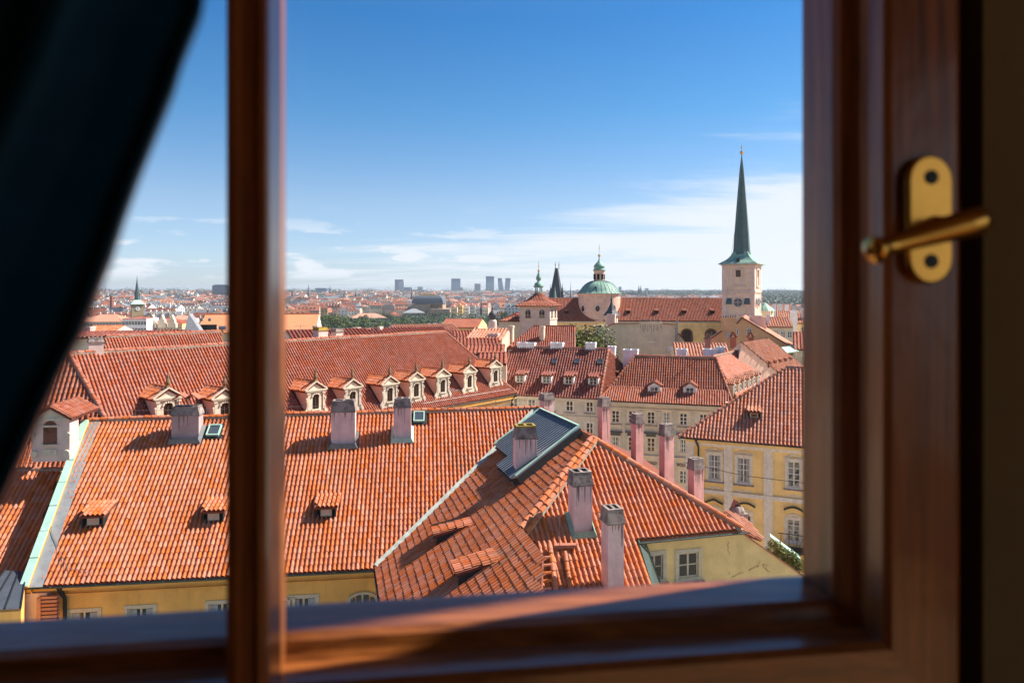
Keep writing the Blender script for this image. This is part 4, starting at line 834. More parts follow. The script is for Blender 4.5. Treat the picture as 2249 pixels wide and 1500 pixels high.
# chimney on the palace ridge at the left
def pstack(u0, u1, vt, vb, wb, th, par=None, m=None, capm=None, cv=10, d=None, holes=2, flash=None):
    q = Pt(CR + .35, 0, (u0 + u1) / 2); d = d or q[1]; wa = (u1 - u0) / F * d / 2; c = P((u0 + u1) / 2, 700, d); return chimney(par or palace, c[:2], hdir(th), wa, wb, H - (vb - 645) / F * d - 1, H - (vt - 645) / F * d, cap=cv / F * d, m=m or ROSE, holes=holes, capm=capm, flare=.05)
pstack(196, 224, 745, 798, .5, 35, m=ROSE, cv=7)
pstack(692, 716, 721, 745, .4, 50, m=ROSE, capm=MOSS, cv=5); pstack(731, 750, 724, 740, .35, 50, m=ROSE, cv=5)

# ------------------------------------------------------------------ the street of houses beyond
def Lp(th, c, z, u):
    X = (u - 1124.5) / F; s, k = math.sin(rad(th)), math.cos(rad(th)); t = c * (X * k + s) / (k - X * s); q = hdir(th) * t + A3(-s, k, 0) * c; return A3(q[0], q[1], z)
def axes(th): a = hdir(th); return a, A3(-a[1], a[0], 0)
T6 = -17.2; a6, b6 = axes(T6)
def roofbox(parent, pts, m=DECK, name='back_roof', t=.15):
    b = MB(); b.prism(pts, -UP * t); return b.build(name, m, parent)
# grey plastered house with shed dormers
g6 = thing('grey_house', 'grey plastered house under a dark red roof with five white dormer windows', 'house', Lp(T6, 76, 0, 1220))
C6, R6 = 73.2, 78.7; zE, zR = 20.6, 25.55
e0, e1, r0, r1 = Lp(T6, C6, zE, 1056), Lp(T6, C6, zE, 1317), Lp(T6, R6, zR, 1128), Lp(T6, R6, zR, 1336); pl6 = plane3(e0, e1, r1)
tiles(g6, [e0, e1, r1, r0], .30, .42, TILE_RUST, hi=False, e=a6, deck_mat=DECK_RUST)
k1 = e1 + b6 * 11.2 + a6 * 3.2; tiles(g6, [e1, k1, r1], .26, .36, TILE_OLD, hi=False, e=unit(k1 - e1))
roofbox(g6, [r0, r1, k1, e0 + b6 * 11.2]); ridge(g6, r0, r1, .28, .5, TILE_RUST, ind=False); ridge(g6, e1, r1, .28, .5, TILE_OLD, ind=False); ridge(g6, k1, r1, .28, .5, TILE_OLD, ind=False)
W6 = Wall(Lp(T6, C6 + .45, 0, 1100), a6, n=-b6); aE6 = float((e1 - W6.o) @ a6)
h6 = [W6.rect(*q) for q in ((1120, 872, 1137, 898), (1160, 876, 1176, 897), (1243, 880, 1259, 903), (1287, 882, 1303, 905), (1160, 922, 1176, 945), (1202, 924, 1218, 947), (1244, 927, 1260, 951), (1287, 928, 1303, 953), (1202, 878, 1218, 900))]
wall_mesh(g6, W6, -12, aE6 + .1, 0, zE, h6, GREY_PL, .18)
for h in h6: window(g6, W6, h, 2, 2, depth=.08, fw=.10, surround=.12, sm=WHITEP, sill=SOOT, curtain=False)
b = MB(); b.obox(W6.pt(-12, zE - .35, 0), a6 * (12 + aE6), UP * .3, -b6 * .4); b.build('cornice', GREYB, g6)
b = MB(); zb_ = W6.at(1280, 917)[1]; b.obox(W6.pt(-12, zb_, 0), a6 * (12 + aE6), UP * .12, -b6 * .1); b.obox(W6.pt(-12, W6.at(1280, 968)[1], 0), a6 * (12 + aE6), UP * .12, -b6 * .1); b.build('string_course', GREYB, g6)
for u, v in ((1097, 842), (1142, 841), (1200, 843), (1249, 845), (1303, 847)): shed_dormer(g6, pl6, hit(u, v, pl6), a6, 1.15, .95, 10, .3, .42, TILE_RUST, front='window', hi=False, cheek=WHITE, over=.2, side_over=.1)
shed_dormer(g6, plane3(e1, k1, r1), P(1358, 836, 79), b6, 1.2, .6, 12, .26, .36, TILE_OLD, front='dark', hi=False)
for u0, v0, u1, v1 in ((1212, 790, 1222, 799), (1261, 790, 1272, 799), (1312, 791, 1323, 800)): skylight(g6, pl6, u0, v0, u1, v1, fm=LEAD)
def mstack(par, u0, u1, vt, vb, d, th=T6, wb=.45, m=WHITE, cv=4, holes=2, capm=None, zl=3.0):
    wa = (u1 - u0) / F * d / 2; c = P((u0 + u1) / 2, 700, d); zt = H - (vt - 645) / F * d
    return chimney(par, c[:2], hdir(th), wa * .94, wb, H - (vb - 645) / F * d - zl, zt - .1, cap=max(.18, cv / F * d), m=m, holes=holes, capm=capm or m, flare=.05, band=False)
for q in ((1136, 1177, 752, 775), (1209, 1238, 752, 776), (1287, 1309, 752, 776)): mstack(g6, *q, Lp(T6, R6 + .3, 0, (q[0] + q[1]) / 2)[1], wb=.45, zl=.3)
mstack(g6, 1336, 1352, 760, 786, 84, zl=1); mstack(g6, 1369, 1402, 767, 825, 80, wb=.6, zl=8)
b = MB(); b.tube([P(1148, 752, 78.6), P(1148, 744, 78.6)], .09, 7); b.tube([P(1340, 758, 81), P(1340, 754, 81)], .12, 7); b.tube([P(1383, 767, 80), P(1383, 761, 80)], .05, 5); b.build('flue_pipe', LEAD, g6)
b = MB(); q = P(1309, 905, 60); b.tube([P(1297, 985, 42), P(1297, 898, 42)], .015, 4); b.build('lightning_rod', WIRE, lhouse)

# tavern house with the painted sign
g7 = thing('tavern_house', 'beige tavern house with painted sign, flared tiled roof and two gabled dormers', 'house', Lp(T6, 76, 0, 1480))
c7 = 72.4; E_, K_, R_ = (c7, 20.6), (c7 + 2.1, 21.8), (77.3, 25.0)
ea, eb = Lp(T6, *E_, 1316), Lp(T6, *E_, 1612); ka, kb = Lp(T6, *K_, 1341), Lp(T6, *K_, 1600); ra, rb = Lp(T6, *R_, 1395), Lp(T6, *R_, 1572)
tiles(g7, [ea, eb, kb, ka], .25, .36, TILE_OLD, hi=True, e=a6, lift=.02); tiles(g7, [ka, kb, rb, ra], .25, .36, TILE_OLD, hi=True, e=a6); plK = plane3(ka, kb, rb); plE = plane3(ea, eb, kb)
fa = lambda p, q: ridge(g7, p, q, .26, .42, TILE_OLD, ind=False)
fa(ra, rb); fa(ea, ka); fa(ka, ra); fa(eb, kb); fa(kb, rb)
roofbox(g7, [ra, rb, eb + b6 * 11, ea + b6 * 11]); roofbox(g7, [ra, ea + b6 * 11, ea, ka]); roofbox(g7, [rb, kb, eb, eb + b6 * 11])
W7 = Wall(Lp(T6, c7 + .45, 0, 1330), a6, n=-b6); a7 = float((ea - W7.o) @ a6) + .2; a7b = float((eb - W7.o) @ a6)
h7 = []
for uc, dv in ((1352, 0), (1388.6, 1), (1429.8, 3), (1464, 4), (1501, 6), (1544.6, 8), (1584, 10)):
    h7.append(W7.rect(uc - 8.5, 901 + dv, uc + 8.5, 928 + dv)); h7.append(W7.rect(uc - 9, 958 + dv, uc + 9, 989 + dv)); h7.append(W7.rect(uc - 9, 1027 + dv, uc + 9, 1056 + dv))
wall_mesh(g7, W7, a7, a7b, 0, 20.6, h7, GREYB, .18)
for i, h in enumerate(h7): window(g7, W7, h, 2, 3, depth=.08, fw=.085, surround=.14, sm=STONE, sill=SOOT if i % 3 == 0 else None, curtain=i % 4 == 1)
b = MB()
for uc, dv in ((1352, 0), (1388.6, 1), (1429.8, 3), (1464, 4), (1501, 6), (1544.6, 8)):
    a0, z0, a1, z1 = W7.rect(uc - 15, 945 + dv, uc + 15, 949 + dv); b.obox(W7.pt(a0, z0, 0), a6 * (a1 - a0), UP * .12, -b6 * .3); b.obox(W7.pt(a0 + .2, z0 - .35, 0), a6 * (a1 - a0 - .4), UP * .35, -b6 * .06)
b.build('window_hoods', mat('hood_dark', (.10, .10, .10), .7), g7)['kind'] = 'stuff'
b = MB(); zz = [W7.at(1450, v)[1] for v in (1004, 940, 892)]
b.obox(W7.pt(a7, zz[0], 0), a6 * (a7b - a7), UP * .14, -b6 * .22); b.obox(W7.pt(a7, 20.2, 0), a6 * (a7b - a7), UP * .35, -b6 * .4); b.obox(W7.pt(a7, 19.8, 0), a6 * (a7b - a7), UP * .12, -b6 * .12); b.build('cornice', GREYB, g7)
b = MB()
for uc in (1334, 1370, 1409, 1447, 1482, 1522, 1563): a_, _ = W7.at(uc, 900); b.obox(W7.pt(a_ - .18, 0, 0), a6 * .36, UP * 19.7, -b6 * .06)
b.build('pilasters', mat('trim_beige', (.56, .51, .42), .9, scale=3), g7)['kind'] = 'stuff'
fc = bpy.data.curves.new('sign_lettering', 'FONT'); fc.body = 'WALDŠTEJNSKÁ HOSPODA'; fc.extrude = .02; p0, p1 = hit(1421.5, 1019, W7.pl), hit(1508, 1027, W7.pl)
fc.size = .48; fo = bpy.data.objects.new('sign_lettering', fc); COL.objects.link(fo); fo.parent = g7; q = p0 - b6 * .03 - np.array(g7['_o']); fo.location = tuple(q); fo.rotation_euler = (rad(90), 0, rad(T6)); fc.materials.append(SIGN)
bpy.context.view_layer.update(); wdt = fo.dimensions[0] or 6; want = float(np.linalg.norm((p1 - p0)[:2])); me_ = bpy.data.meshes.new_from_object(fo); bpy.data.objects.remove(fo); fo = bpy.data.objects.new('sign_lettering', me_); COL.objects.link(fo); fo.parent = g7; fo.location = tuple(q); fo.rotation_euler = (rad(90), 0, rad(T6)); fo.scale = (want / wdt, 1.0, 1)
b = MB(); q0, q1 = W7.at(1322, 880)[0], 0; b.tube([W7.pt(a7 + .15, 20.3, .15), W7.pt(a7 + .15, 4, .15)], .07, 6); b.build('downpipe', DARK_METAL, g7)
gutter(g7, ea - b6 * .08, eb - b6 * .08, r=.07, m=DARK_METAL)
def gable_dormer(parent, pl, u, v, a, w, h, m_roof, m_wall, rise=.42, nout=None, cols=2, rows=2):
    base = hit(u, v, pl); n = pl[0]; bk = unit(np.cross(UP, a)); bk = bk if bk @ A3(n[0], n[1], 0) < 0 else -bk; W = Wall(base - a * w / 2, a, n=-bk); tm = math.hypot(n[0], n[1]) / n[2]; xe = h / tm; xr = (h + rise) / tm; z = base[2]
    b = MB(); b.prism([W.pt(0, z - .3), W.pt(w, z - .3), W.pt(w, z + h), W.pt(w / 2, z + h + rise), W.pt(0, z + h)], bk * .12)
    for s in (0, w - .08): b.prism([W.pt(s, z - .2, -.12), W.pt(s, z + h, -.12), W.pt(s, z + h) + bk * xe], a * .08)
    d = b.build('dormer', m_wall, parent); m_ = w * .2; window(d, W, (m_, z + .08, w - m_, z + h - .15), cols, rows, depth=-.02, fw=.06)
    for sg in (-1, 1):
        f = W.pt(w / 2 + sg * (w / 2 + .12), z + h - .05, .12); t_ = W.pt(w / 2, z + h + rise + .03, .12); tiles(d, [f, f + bk * (xe + .2), t_ + bk * (xr + .12), t_], .22, .3, m_roof, hi=False, e=bk)
    return d
for u, v in ((1437, 868), (1515, 870)): gable_dormer(g7, plK, u, v, a6, 1.35, 1.05, TILE_OLD, WHITE)
for q in ((1486, 1509, 766, 790), (1544, 1577, 766, 800), (1574, 1592, 761, 795)): mstack(g7, *q, 84, wb=.5)
for u, v, r in ((1470, 766, 5),): b = MB(); b.add(*disc(P(u, v, 83), a6, UP, -b6 * .06, r / F * 83, 14)); b.bar(P(u + 2, v, 83.1), P(u + 16, v + 1, 83.3), .05, .05); b.build('satellite_dish', WHITEP, g7)

# the wing right of the tavern with its row of bright little dormers
w9 = thing('tavern_wing', 'brown tiled wing right of the tavern roof with pairs of white dormer windows', 'house', P(1620, 900, 78))
Q = [Z(1566, 783, 25.0), Z(1621, 771, 25.0), Z(1692, 852, 21.0), Z(1624, 886, 20.4)]; e9 = unit((Q[1] - Q[0]) * A3(1, 1, 0)); pl9 = plane3(Q[0], Q[1], Q[3])
Q[2] = hit(1692, 852, pl9); tiles(w9, Q, .22, .26, TILE_OLD, flat=True, stagger=True, e=e9); walls_down(w9, [Q[0], Q[3], Q[2], Q[1]], 0, GREYB); ridge(w9, Q[3], Q[0], .3, .4, TILE_OLD, ind=False); ridge(w9, Q[0], Q[1], .24, .4, TILE_PALE, ind=False)
for u, v in ((1619, 864), (1641, 854), (1661, 845)):
    for k in (-.42, .42): gable_dormer(w9, pl9, u + k * 13, v - k * 4, e9, .85, 1.15, TILE_PALE, CREAM, rise=.35, cols=1, rows=2)
r10 = thing('pink_gable_house', 'pink gabled house with pale striped roof and a row of wedge dormers', 'house', P(1680, 850, 88))
G = [Z(1628, 752, 26.2), Z(1684, 743, 26.2), Z(1800, 822, 21.6), Z(1718, 826, 21.6)]; pl10 = plane3(G[0], G[1], G[3]); G[2] = hit(1806, 838, pl10); e10 = unit((G[1] - G[0]) * A3(1, 1, 0))
tiles(r10, G, .34, .34, TILE_PALE, hi=False, e=e10); g_d = G[0][1]
b = MB(); wl = [G[0], G[3], A3(G[3][0], G[3][1], 0), A3(G[0][0] - 4.5, G[0][1] - .5, 0), Z(1576, 795, 22.5)]; b.prism(wl, A3(.1, .3, 0)); b.build('gable_wall', SALMON, r10); walls_down(r10, [G[3], G[2], G[1]], 0, SALMON, closed=False)
b = MB(); b.bar(G[0] + UP * .06, G[3] + UP * .06, .2, .12); b.bar(G[1] + UP * .06, G[2] + UP * .06, .2, .12); b.build('verge', BRONZE, r10)
b = MB(); b.add(*disc(P(1628, 768, 83.0), A3(1, 0, 0), UP, A3(0, -.1, 0), .17)); b.build('vent', BLACK, r10)
for i in range(5): shed_dormer(r10, pl10, hit(1692 + i * 11.5, 806 - i * 2.5, pl10), e10, .9, .62, 8, .34, .34, TILE_PALE, front='dark', hi=False, cheek=TILE_RUST)
for i in range(3): b = MB(); q = hit(1662 + i * 15, 772 - i * 2, pl10); b.obox(q + pl10[0] * .03, e10 * .25, unit(np.cross(pl10[0], e10)) * -1.1, pl10[0] * .08); b.build('roof_light', DARK_METAL, r10)

# yellow palace front on the right
g8 = thing('yellow_palace', 'yellow stucco palace with white pilasters and a hipped tile roof at the right', 'palace', Lp(-22.6, 52, 0, 1640))
T8 = -22.6; a8, b8 = axes(T8); c8, z8 = 50.35, 21.6; e0, e1 = Lp(T8, c8, z8, 1491), Lp(T8, c8, z8, 1900); tp = Z(1727, 808, 26.35); tq = tp + a8 * 9; pl8 = plane3(e0, e1, tp)
tiles(g8, [e0, e1, tq, tp], .25, .34, TILE_MID, hi=True, e=a8, ind=0)
kb8 = e0 + b8 * 11.4 + a8 * 6; roofbox(g8, [e0, kb8, tp]); roofbox(g8, [tp, tq, e1 + b8 * 11.4, kb8]); ridge(g8, e0, tp, .26, .4, TILE_OLD); ridge(g8, tp, tq, .26, .4, TILE_OLD)
W8 = Wall(Lp(T8, c8 + .5, 0, 1560), a8, n=-b8); a80 = float((e0 - W8.o) @ a8) + .45; a81 = float((e1 - W8.o) @ a8)
r1_ = [(1555, 998, 1583, 1053), (1618, 1005, 1648, 1060), (1729, 1013, 1758, 1070)]; r2_ = [(1556, 1121, 1580, 1172), (1626, 1130, 1650, 1182), (1728, 1140, 1758, 1190)]
h8 = [W8.rect(*q) for q in r1_ + r2_]; wall_mesh(g8, W8, a80, a81, 0, z8, h8, YELLOW, .2)
for i, h in enumerate(h8): window(g8, W8, h, 2, 4, depth=.09, fw=.085, surround=.14, sm=mat('white_stucco', (.82, .74, .62), .9, scale=4, stain=.15, stain_col=(.5, .44, .36)), sill=SOOT if i < 3 else None, ind=True, curtain=i < 2, proud=.05)
WS = MATS['white_stucco']; b = MB()
for u0, u1 in ((1506, 1524), (1590, 1609), (1677, 1697), (1785, 1805)): x0, x1 = W8.at(u0, 1030)[0], W8.at(u1, 1030)[0]; b.obox(W8.pt(x0, 0, 0), a8 * (x1 - x0), UP * (z8 - .55), -b8 * .09)
zb1 = W8.at(1640, 1092)[1]; b.obox(W8.pt(a80, zb1, 0), a8 * (a81 - a80), UP * .28, -b8 * .12); b.obox(W8.pt(a80, z8 - .55, 0), a8 * (a81 - a80), UP * .25, -b8 * .22); b.build('pilasters', WS, g8)
b = MB(); b.obox(W8.pt(a80, z8 - .28, 0), a8 * (a81 - a80), UP * .25, -b8 * .42); b.build('cornice', YELLOW, g8); gutter(g8, e0 - b8 * .08, e1 - b8 * .08, m=DARK_METAL)
b = MB()                                                            # stucco ornament over and under the windows
for h in h8[:3]:
    xm = (h[0] + h[2]) / 2
    for k in range(-4, 5): b.add(*disc(W8.pt(xm + k * .15, h[3] + .34 + .10 * math.cos(k * .8), 0), a8, UP, -b8 * .05, .07, 7))
    for k in range(-3, 4): b.add(*disc(W8.pt(xm + k * .14, h[1] - .55 - .08 * abs(k % 2), 0), a8, UP, -b8 * .03, .07, 6))
    b.obox(W8.pt(h[0] - .1, h[3] + .16, 0), a8 * (h[2] - h[0] + .2), UP * .06, -b8 * .1)
b.build('stucco_ornament', WS, g8)
for i, (h, kind) in enumerate(zip(h8[3:], 'par')):
    xm = (h[0] + h[2]) / 2; w_ = .62; zt = h[3] + .55; b = MB(); m_ = 9
    for k in range(m_):
        f0, f1 = k / m_ * 2 - 1, (k + 1) / m_ * 2 - 1; g = (lambda f: .30 * (1 - abs(f))) if kind == 'p' else (lambda f: .30 * math.cos(f * 1.35)); b.bar(W8.pt(xm + f0 * w_, zt + g(f0), .12), W8.pt(xm + f1 * w_, zt + g(f1), .12), .26, .07)
    b.build('window_hood', DARK_METAL, g8); b = MB()
    for k in range(-3, 4): b.add(*disc(W8.pt(xm + k * .13, h[3] + .34 - .05 * abs(k), 0), a8, UP, -b8 * .05, .08, 7))
    b.build('stucco_ornament', WS, g8)
x_, z_ = W8.at(1530, 968); b = MB(); b.tube([W8.pt(x_, z8 - .1, .4), W8.pt(x_ + .15, z8 - .7, .18), W8.pt(x_ + .15, 10, .18)], [.12, .07, .07], 7); b.build('downpipe', DARK_METAL, g8)
shed_dormer(g8, pl8, hit(1656, 921, pl8), a8, 1.0, .55, 12, .25, .34, TILE_PALE, hi=True, fm=IVORY, gm=BRONZE, cheek=LEAD)
b = MB(); q = hit(1716, 1196, W8.pl); 
for k in range(5): b.tube([q - b8 * 1.1 + a8 * k * .5, q - b8 * 1.1 + a8 * k * .5 + UP * 1.15], .022, 4)
b.tube([q - b8 * 1.1 + UP * 1.15 - a8 * .2, q - b8 * 1.1 + UP * 1.15 + a8 * 3], .03, 4); b.tube([q - b8 * 1.1 + UP * .1 - a8 * .2, q - b8 * 1.1 + UP * .1 + a8 * 3], .025, 4); b.tube([q - b8 * 1.1 + UP * .1, q - b8 * 1.1 + a8 * .5 + UP * 1.15, q - b8 * 1.1 + a8 * 1.0 + UP * .1, q - b8 * 1.1 + a8 * 1.5 + UP * 1.15], .016, 4); b.obox(q - b8 * 1.15 - a8 * .3 - UP * .15, a8 * 3.4, b8 * 1.2, UP * .12); b.build('balcony', DARK_METAL, g8)
pn = thing('terrace_wall', 'low pale green terrace coping half hidden in a climbing shrub', 'wall', P(1725, 1230, 35)); b = MB(); p0, p1 = P(1692, 1182, 36), P(1758, 1232, 33.5); b.obox(p0, p1 - p0, A3(.15, .5, 0), UP * .10); b.build('coping', COPPER_L, pn); b = MB(); b.prism([p0, p1, A3(p1[0], p1[1], 0), A3(p0[0], p0[1], 0)], A3(.1, .3, 0)); b.build('wall', CREAM, pn)
# small pink chimney pot by the lower eave corner of the tavern roof
b = MB(); q = P(1601, 905, 62); b.cbox(q - UP * 2, a8 * .30, b8 * .22, 2.9); b.build('chimney', SALMON, g8)

# ------------------------------------------------------------------ simple gabled blocks
def block(name, label, cat, u0, u1, vr, ve, d, depth=10.0, th=0, wm=CREAM, rm=TILE_OLD, hip=0.0, tw=.34, tl=.48, win=None, group=None, hi=False, tiled=True, hipr=None, gv=None):
    """house whose front eave spans u0..u1 at distance d"""
    a, bb = axes(th); X = ((u0 + u1) / 2 - 1124.5) / F; c = d * (math.cos(rad(th)) - X * math.sin(rad(th)))
    um = (u0 + u1) / 2; ze = float((EYE + ray(um, ve) * d)[2]); e0, e1 = Lp(th, c, ze, u0), Lp(th, c, ze, u1); dr = d + depth / 2; zr = float((EYE + ray(um, vr) * dr)[2])
    t = thing(name, label, cat, ((e0[0] + e1[0]) / 2, d, 0), group); L_ = float((e1 - e0) @ a); hl, hr = hip, hip if hipr is None else hipr
    r0, r1 = e0 + bb * depth / 2 + a * depth / 2 * hl, e1 + bb * depth / 2 - a * depth / 2 * hr; r0[2] = r1[2] = zr; k0, k1 = e0 + bb * depth, e1 + bb * depth; ov = -bb * .35 - UP * .2
    if tiled: tiles(t, [e0 + ov, e1 + ov, r1, r0], tw, tl, rm, hi=hi, e=a)
    else: bx = MB(); bx.prism([e0 + ov, e1 + ov, r1, r0], -UP * .12); bx.build('roof', rm, t)
    bx = MB(); bx.prism([r0, r1, k1, k0], -UP * .1)
    if hl: bx.prism([e0, r0, k0], -UP * .1)
    if hr: bx.prism([e1, k1, r1], -UP * .1)
    bx.build('back_roof', rm, t); bx = MB(); bx.bar(r0 + UP * .05, r1 + UP * .05, .3, .14); bx.build('ridge_tiles', rm, t)
    bx = MB(); f = [e0 + bb * .05 - a * 0, e1 + bb * .05, k1, k0]
    for i in range(4):
        p, q = f[i], f[(i + 1) % 4]; bx.poly([A3(p[0], p[1], 0), A3(q[0], q[1], 0), q, p])
    if not hl: bx.poly([e0, k0, r0])
    if not hr: bx.poly([e1, k1, r1])
    bx.build('wall', wm, t)
    if win:
        W = Wall(e0 + bb * .05, a, n=-bb); nx, nz, ww, wh, dz = win
        for j in range(nz):
            for i in range(nx): x = L_ * (i + .5) / nx; z = ze - 1.0 - dz * j; window(t, W, (x - ww / 2, z - wh, x + ww / 2, z), 2, 2, depth=-.02, fw=.1)
    return t, (e0, e1, r0, r1)
# red roof in front of the belfry pavilion
r12, q12 = block('red_roofed_house', 'house with plain dark red roof below the pink belfry pavilion', 'house', 1060, 1262, 716, 800, 93, 13, -6, CREAM, TILE_RED, tw=.3, tl=.4, hip=1.0, hipr=0)
for q in ((1119, 1128, 715, 730), (1186, 1196, 716, 731)): mstack(r12, *q, 97, wb=.35, m=CREAM, zl=2)
gable_dormer(r12, plane3(q12[0], q12[1], q12[2]), 1121, 782, hdir(-6), 1.1, 1.0, TILE_RED, BRONZE)
# firewall
fw = thing('blind_gable_house', 'house showing a tall blind beige firewall with a row of small flue pots', 'house', P(1410, 800, 108))
def fp(u, v, d=108): return P(u, v, d)
b = MB(); pts = [fp(u, v) for u, v in ((1258, 900), (1258, 769), (1307, 731), (1307, 714), (1328, 713), (1328, 720), (1348, 711), (1404, 711), (1404, 707), (1455, 707), (1455, 712), (1486, 713), (1486, 728), (1507, 754), (1507, 900))]; b.prism(pts, A3(0, .5, 0)); b.build('firewall', BEIGE, fw)
b = MB()
for i, q in enumerate(((1258, 769, 1307, 731), (1328, 720, 1348, 711), (1348, 711, 1404, 711), (1455, 712, 1486, 713), (1486, 728, 1507, 754))): b.bar(fp(q[0], q[1]) + A3(0, .1, .06), fp(q[2], q[3]) + A3(0, .1, .06), .7, .12)
b.build('wall_coping', BRONZE, fw)
for i in range(10): b = MB(); q = fp(1409 + i * 4.6, 707) + A3(0, .25, 0); b.lathe(q, [(.10, 0), (.09, .34), (.13, .36), (.13, .42)], 7); b.build('chimney_pot', SOOT, fw)
b = MB(); b.tube([fp(1488, 705, 107.8), fp(1488, 900, 107.8)], .13, 7); b.tube([fp(1484, 720, 107.8), fp(1484, 770, 107.8)], .07, 6); b.build('flue_pipe', ZINC, fw)
roofbox(fw, [fp(1258, 769) , fp(1258, 769) + A3(0, 14, 0), fp(1307, 731) + A3(0, 14, 0), fp(1307, 731)]); b = MB(); b.prism([fp(1328, 722, 108.6), fp(1486, 722, 108.6), fp(1486, 722, 108.6) + A3(0, 10, -4), fp(1328, 722, 108.6) + A3(0, 10, -4)], -UP * .2); b.build('back_roof', DECK, fw)
# stain under the pots: dribbled soot as thin relief
b = MB()
for i in range(14): u = 1407 + i * 3.5 + random.uniform(-1, 1); l = random.uniform(4, 20); q = fp(u, 713) - A3(0, .012, 0); b.obox(q - UP * l / F * 108, A3(.06, 0, 0), A3(0, .008, 0), UP * l / F * 108)
b.build('soot_streaks', mat('soot_streak', (.20, .14, .09), .95), fw)['kind'] = 'stuff'
# striped roof strip behind the white stacks
sr, qsr = block('striped_roof_house', 'low house with dark striped tile roof under the orange gable', 'house', 1482, 1608, 754, 786, 90, 10, -10, CREAM, TILE_PALE, tw=.4, tl=.55)
for u in (1554, 1610, 1648): b = MB(); q = P(u, 754 - (u > 1600) * 4, 86); b.cbox(q - UP * .8, A3(.3, 0, 0), A3(0, .3, 0), 1.3); b.bar(q + A3(-.4, 0, .5), q + A3(0, 0, 1.2), .7, .06); b.bar(q + A3(.4, 0, .5), q + A3(0, 0, 1.2), .7, .06); b.build('chimney', TILE_OLD, sr)
# orange gabled house
og = thing('orange_gable_house', 'apricot gabled house with chimney block, small windows and dish before the church tower', 'house', P(1640, 800, 100))
gp = lambda u, v, d=100: P(u, v, d)
b = MB(); b.prism([gp(1520, 900), gp(1520, 772), gp(1585, 727), gp(1585, 699), gp(1618, 698), gp(1618, 711), gp(1629, 698), gp(1800, 800), gp(1800, 900)], A3(0, .4, 0)); b.build('gable_wall', mat('apricot_plaster', (.66, .40, .20), .92, scale=.7, streak=.2, stain_col=(.4, .24, .12)), og)
b = MB(); b.bar(gp(1520, 771) , gp(1585, 727), .5, .14); b.bar(gp(1618, 711), gp(1629, 697.5), .5, .14); b.bar(gp(1629, 697.5), gp(1800, 799), .5, .16); b.build('verge', BRONZE, og)
sl = [gp(1629, 698, 100.2), gp(1800, 800, 100.2), gp(1800, 800, 100.2) + A3(5, 14, 0), gp(1629, 698, 100.2) + A3(5, 14, 0)]; tiles(og, sl, .42, .5, TILE_PALE, hi=False, e=unit(A3(5, 14, 0))); roofbox(og, [gp(1520, 772, 100.3), gp(1585, 727, 100.3), gp(1585, 727, 100.3) + A3(5, 14, 0), gp(1520, 772, 100.3) + A3(5, 14, 0)])
WO = Wall(gp(1560, 800, 99.98), A3(1, 0, 0)); 
for q, c_, r_ in (((1640, 722, 1650, 736), 2, 2), ((1617, 722, 1621, 736), 1, 1)): window(og, WO, WO.rect(*q), c_, r_, depth=-.03, fw=.07)
b = MB(); b.add(*disc(gp(1600, 737, 99.2), A3(1, 0, 0), UP, A3(0, -.06, 0), .42, 14)); b.bar(gp(1600, 737, 99.2), gp(1600, 748, 99.8), .05, .05); b.build('satellite_dish', ZINC, og)
for i in range(6): b = MB(); b.lathe(gp(1589 + i * 5.2, 699, 100.2), [(.10, 0), (.09, .3), (.12, .32), (.12, .38)], 7); b.build('chimney_pot', SOOT, og)
for q, dd_ in (((1646, 1671, 693, 722), 103), ((1672, 1682, 696, 716), 105)): mstack(og, *q, dd_, th=-17, m=ROSE, wb=.5, zl=5)
b = MB(); b.prism([P(1716, 764, 96), P(1752, 760, 101), P(1764, 770, 97), P(1728, 776, 93)], UP * .1); [b.tube([P(u, v, 95), P(u, v + 14, 95)], .06, 4) for u, v in ((1735, 774), (1748, 772), (1760, 771))]; b.build('copper_canopy', COPPER_L, og)

# ------------------------------------------------------------------ the church
church = thing('church', 'baroque church with long tiled nave, green copper dome and lantern', 'church', P(1400, 800, 150))
TN = -6.0; an_, bn_ = axes(TN); cN = 153.0; zrN, zeN = 30.86, 26.0
ne0, ne1, nr0, nr1 = Lp(TN, cN, zeN, 1185), Lp(TN, cN, zeN, 1600), Lp(TN, cN + 5.5, zrN, 1200), Lp(TN, cN + 5.5, zrN, 1600); plNv = plane3(ne0, ne1, nr1)
tiles(church, [ne0, ne1, nr1, nr0], .32, .46, TILE_OLD, hi=False, e=an_); roofbox(church, [nr0, nr1, ne1 + bn_ * 11, ne0 + bn_ * 11]); ridge(church, nr0, nr1, .3, .6, TILE_OLD, ind=False)
WC = Wall(Lp(TN, cN + .5, 0, 1400), an_, n=-bn_); b = MB(); x0, x1 = float((ne0 - WC.o) @ an_), float((ne1 - WC.o) @ an_); b.obox(WC.pt(x0, 0, 0), an_ * (x1 - x0), UP * zeN, bn_ * 10); b.build('wall', YELLOW, church)
b = MB(); b.obox(WC.pt(x0, zeN - .5, 0), an_ * (x1 - x0), UP * .3, -bn_ * .3); b.obox(WC.pt(x0, zeN - 1.3, 0), an_ * (x1 - x0), UP * .12, -bn_ * .15); b.build('cornice', STONE, church); b = MB(); b.obox(WC.pt(x0, zeN - .15, 0), an_ * (x1 - x0), UP * .12, -bn_ * .45); b.build('gutter', DARK_METAL, church)
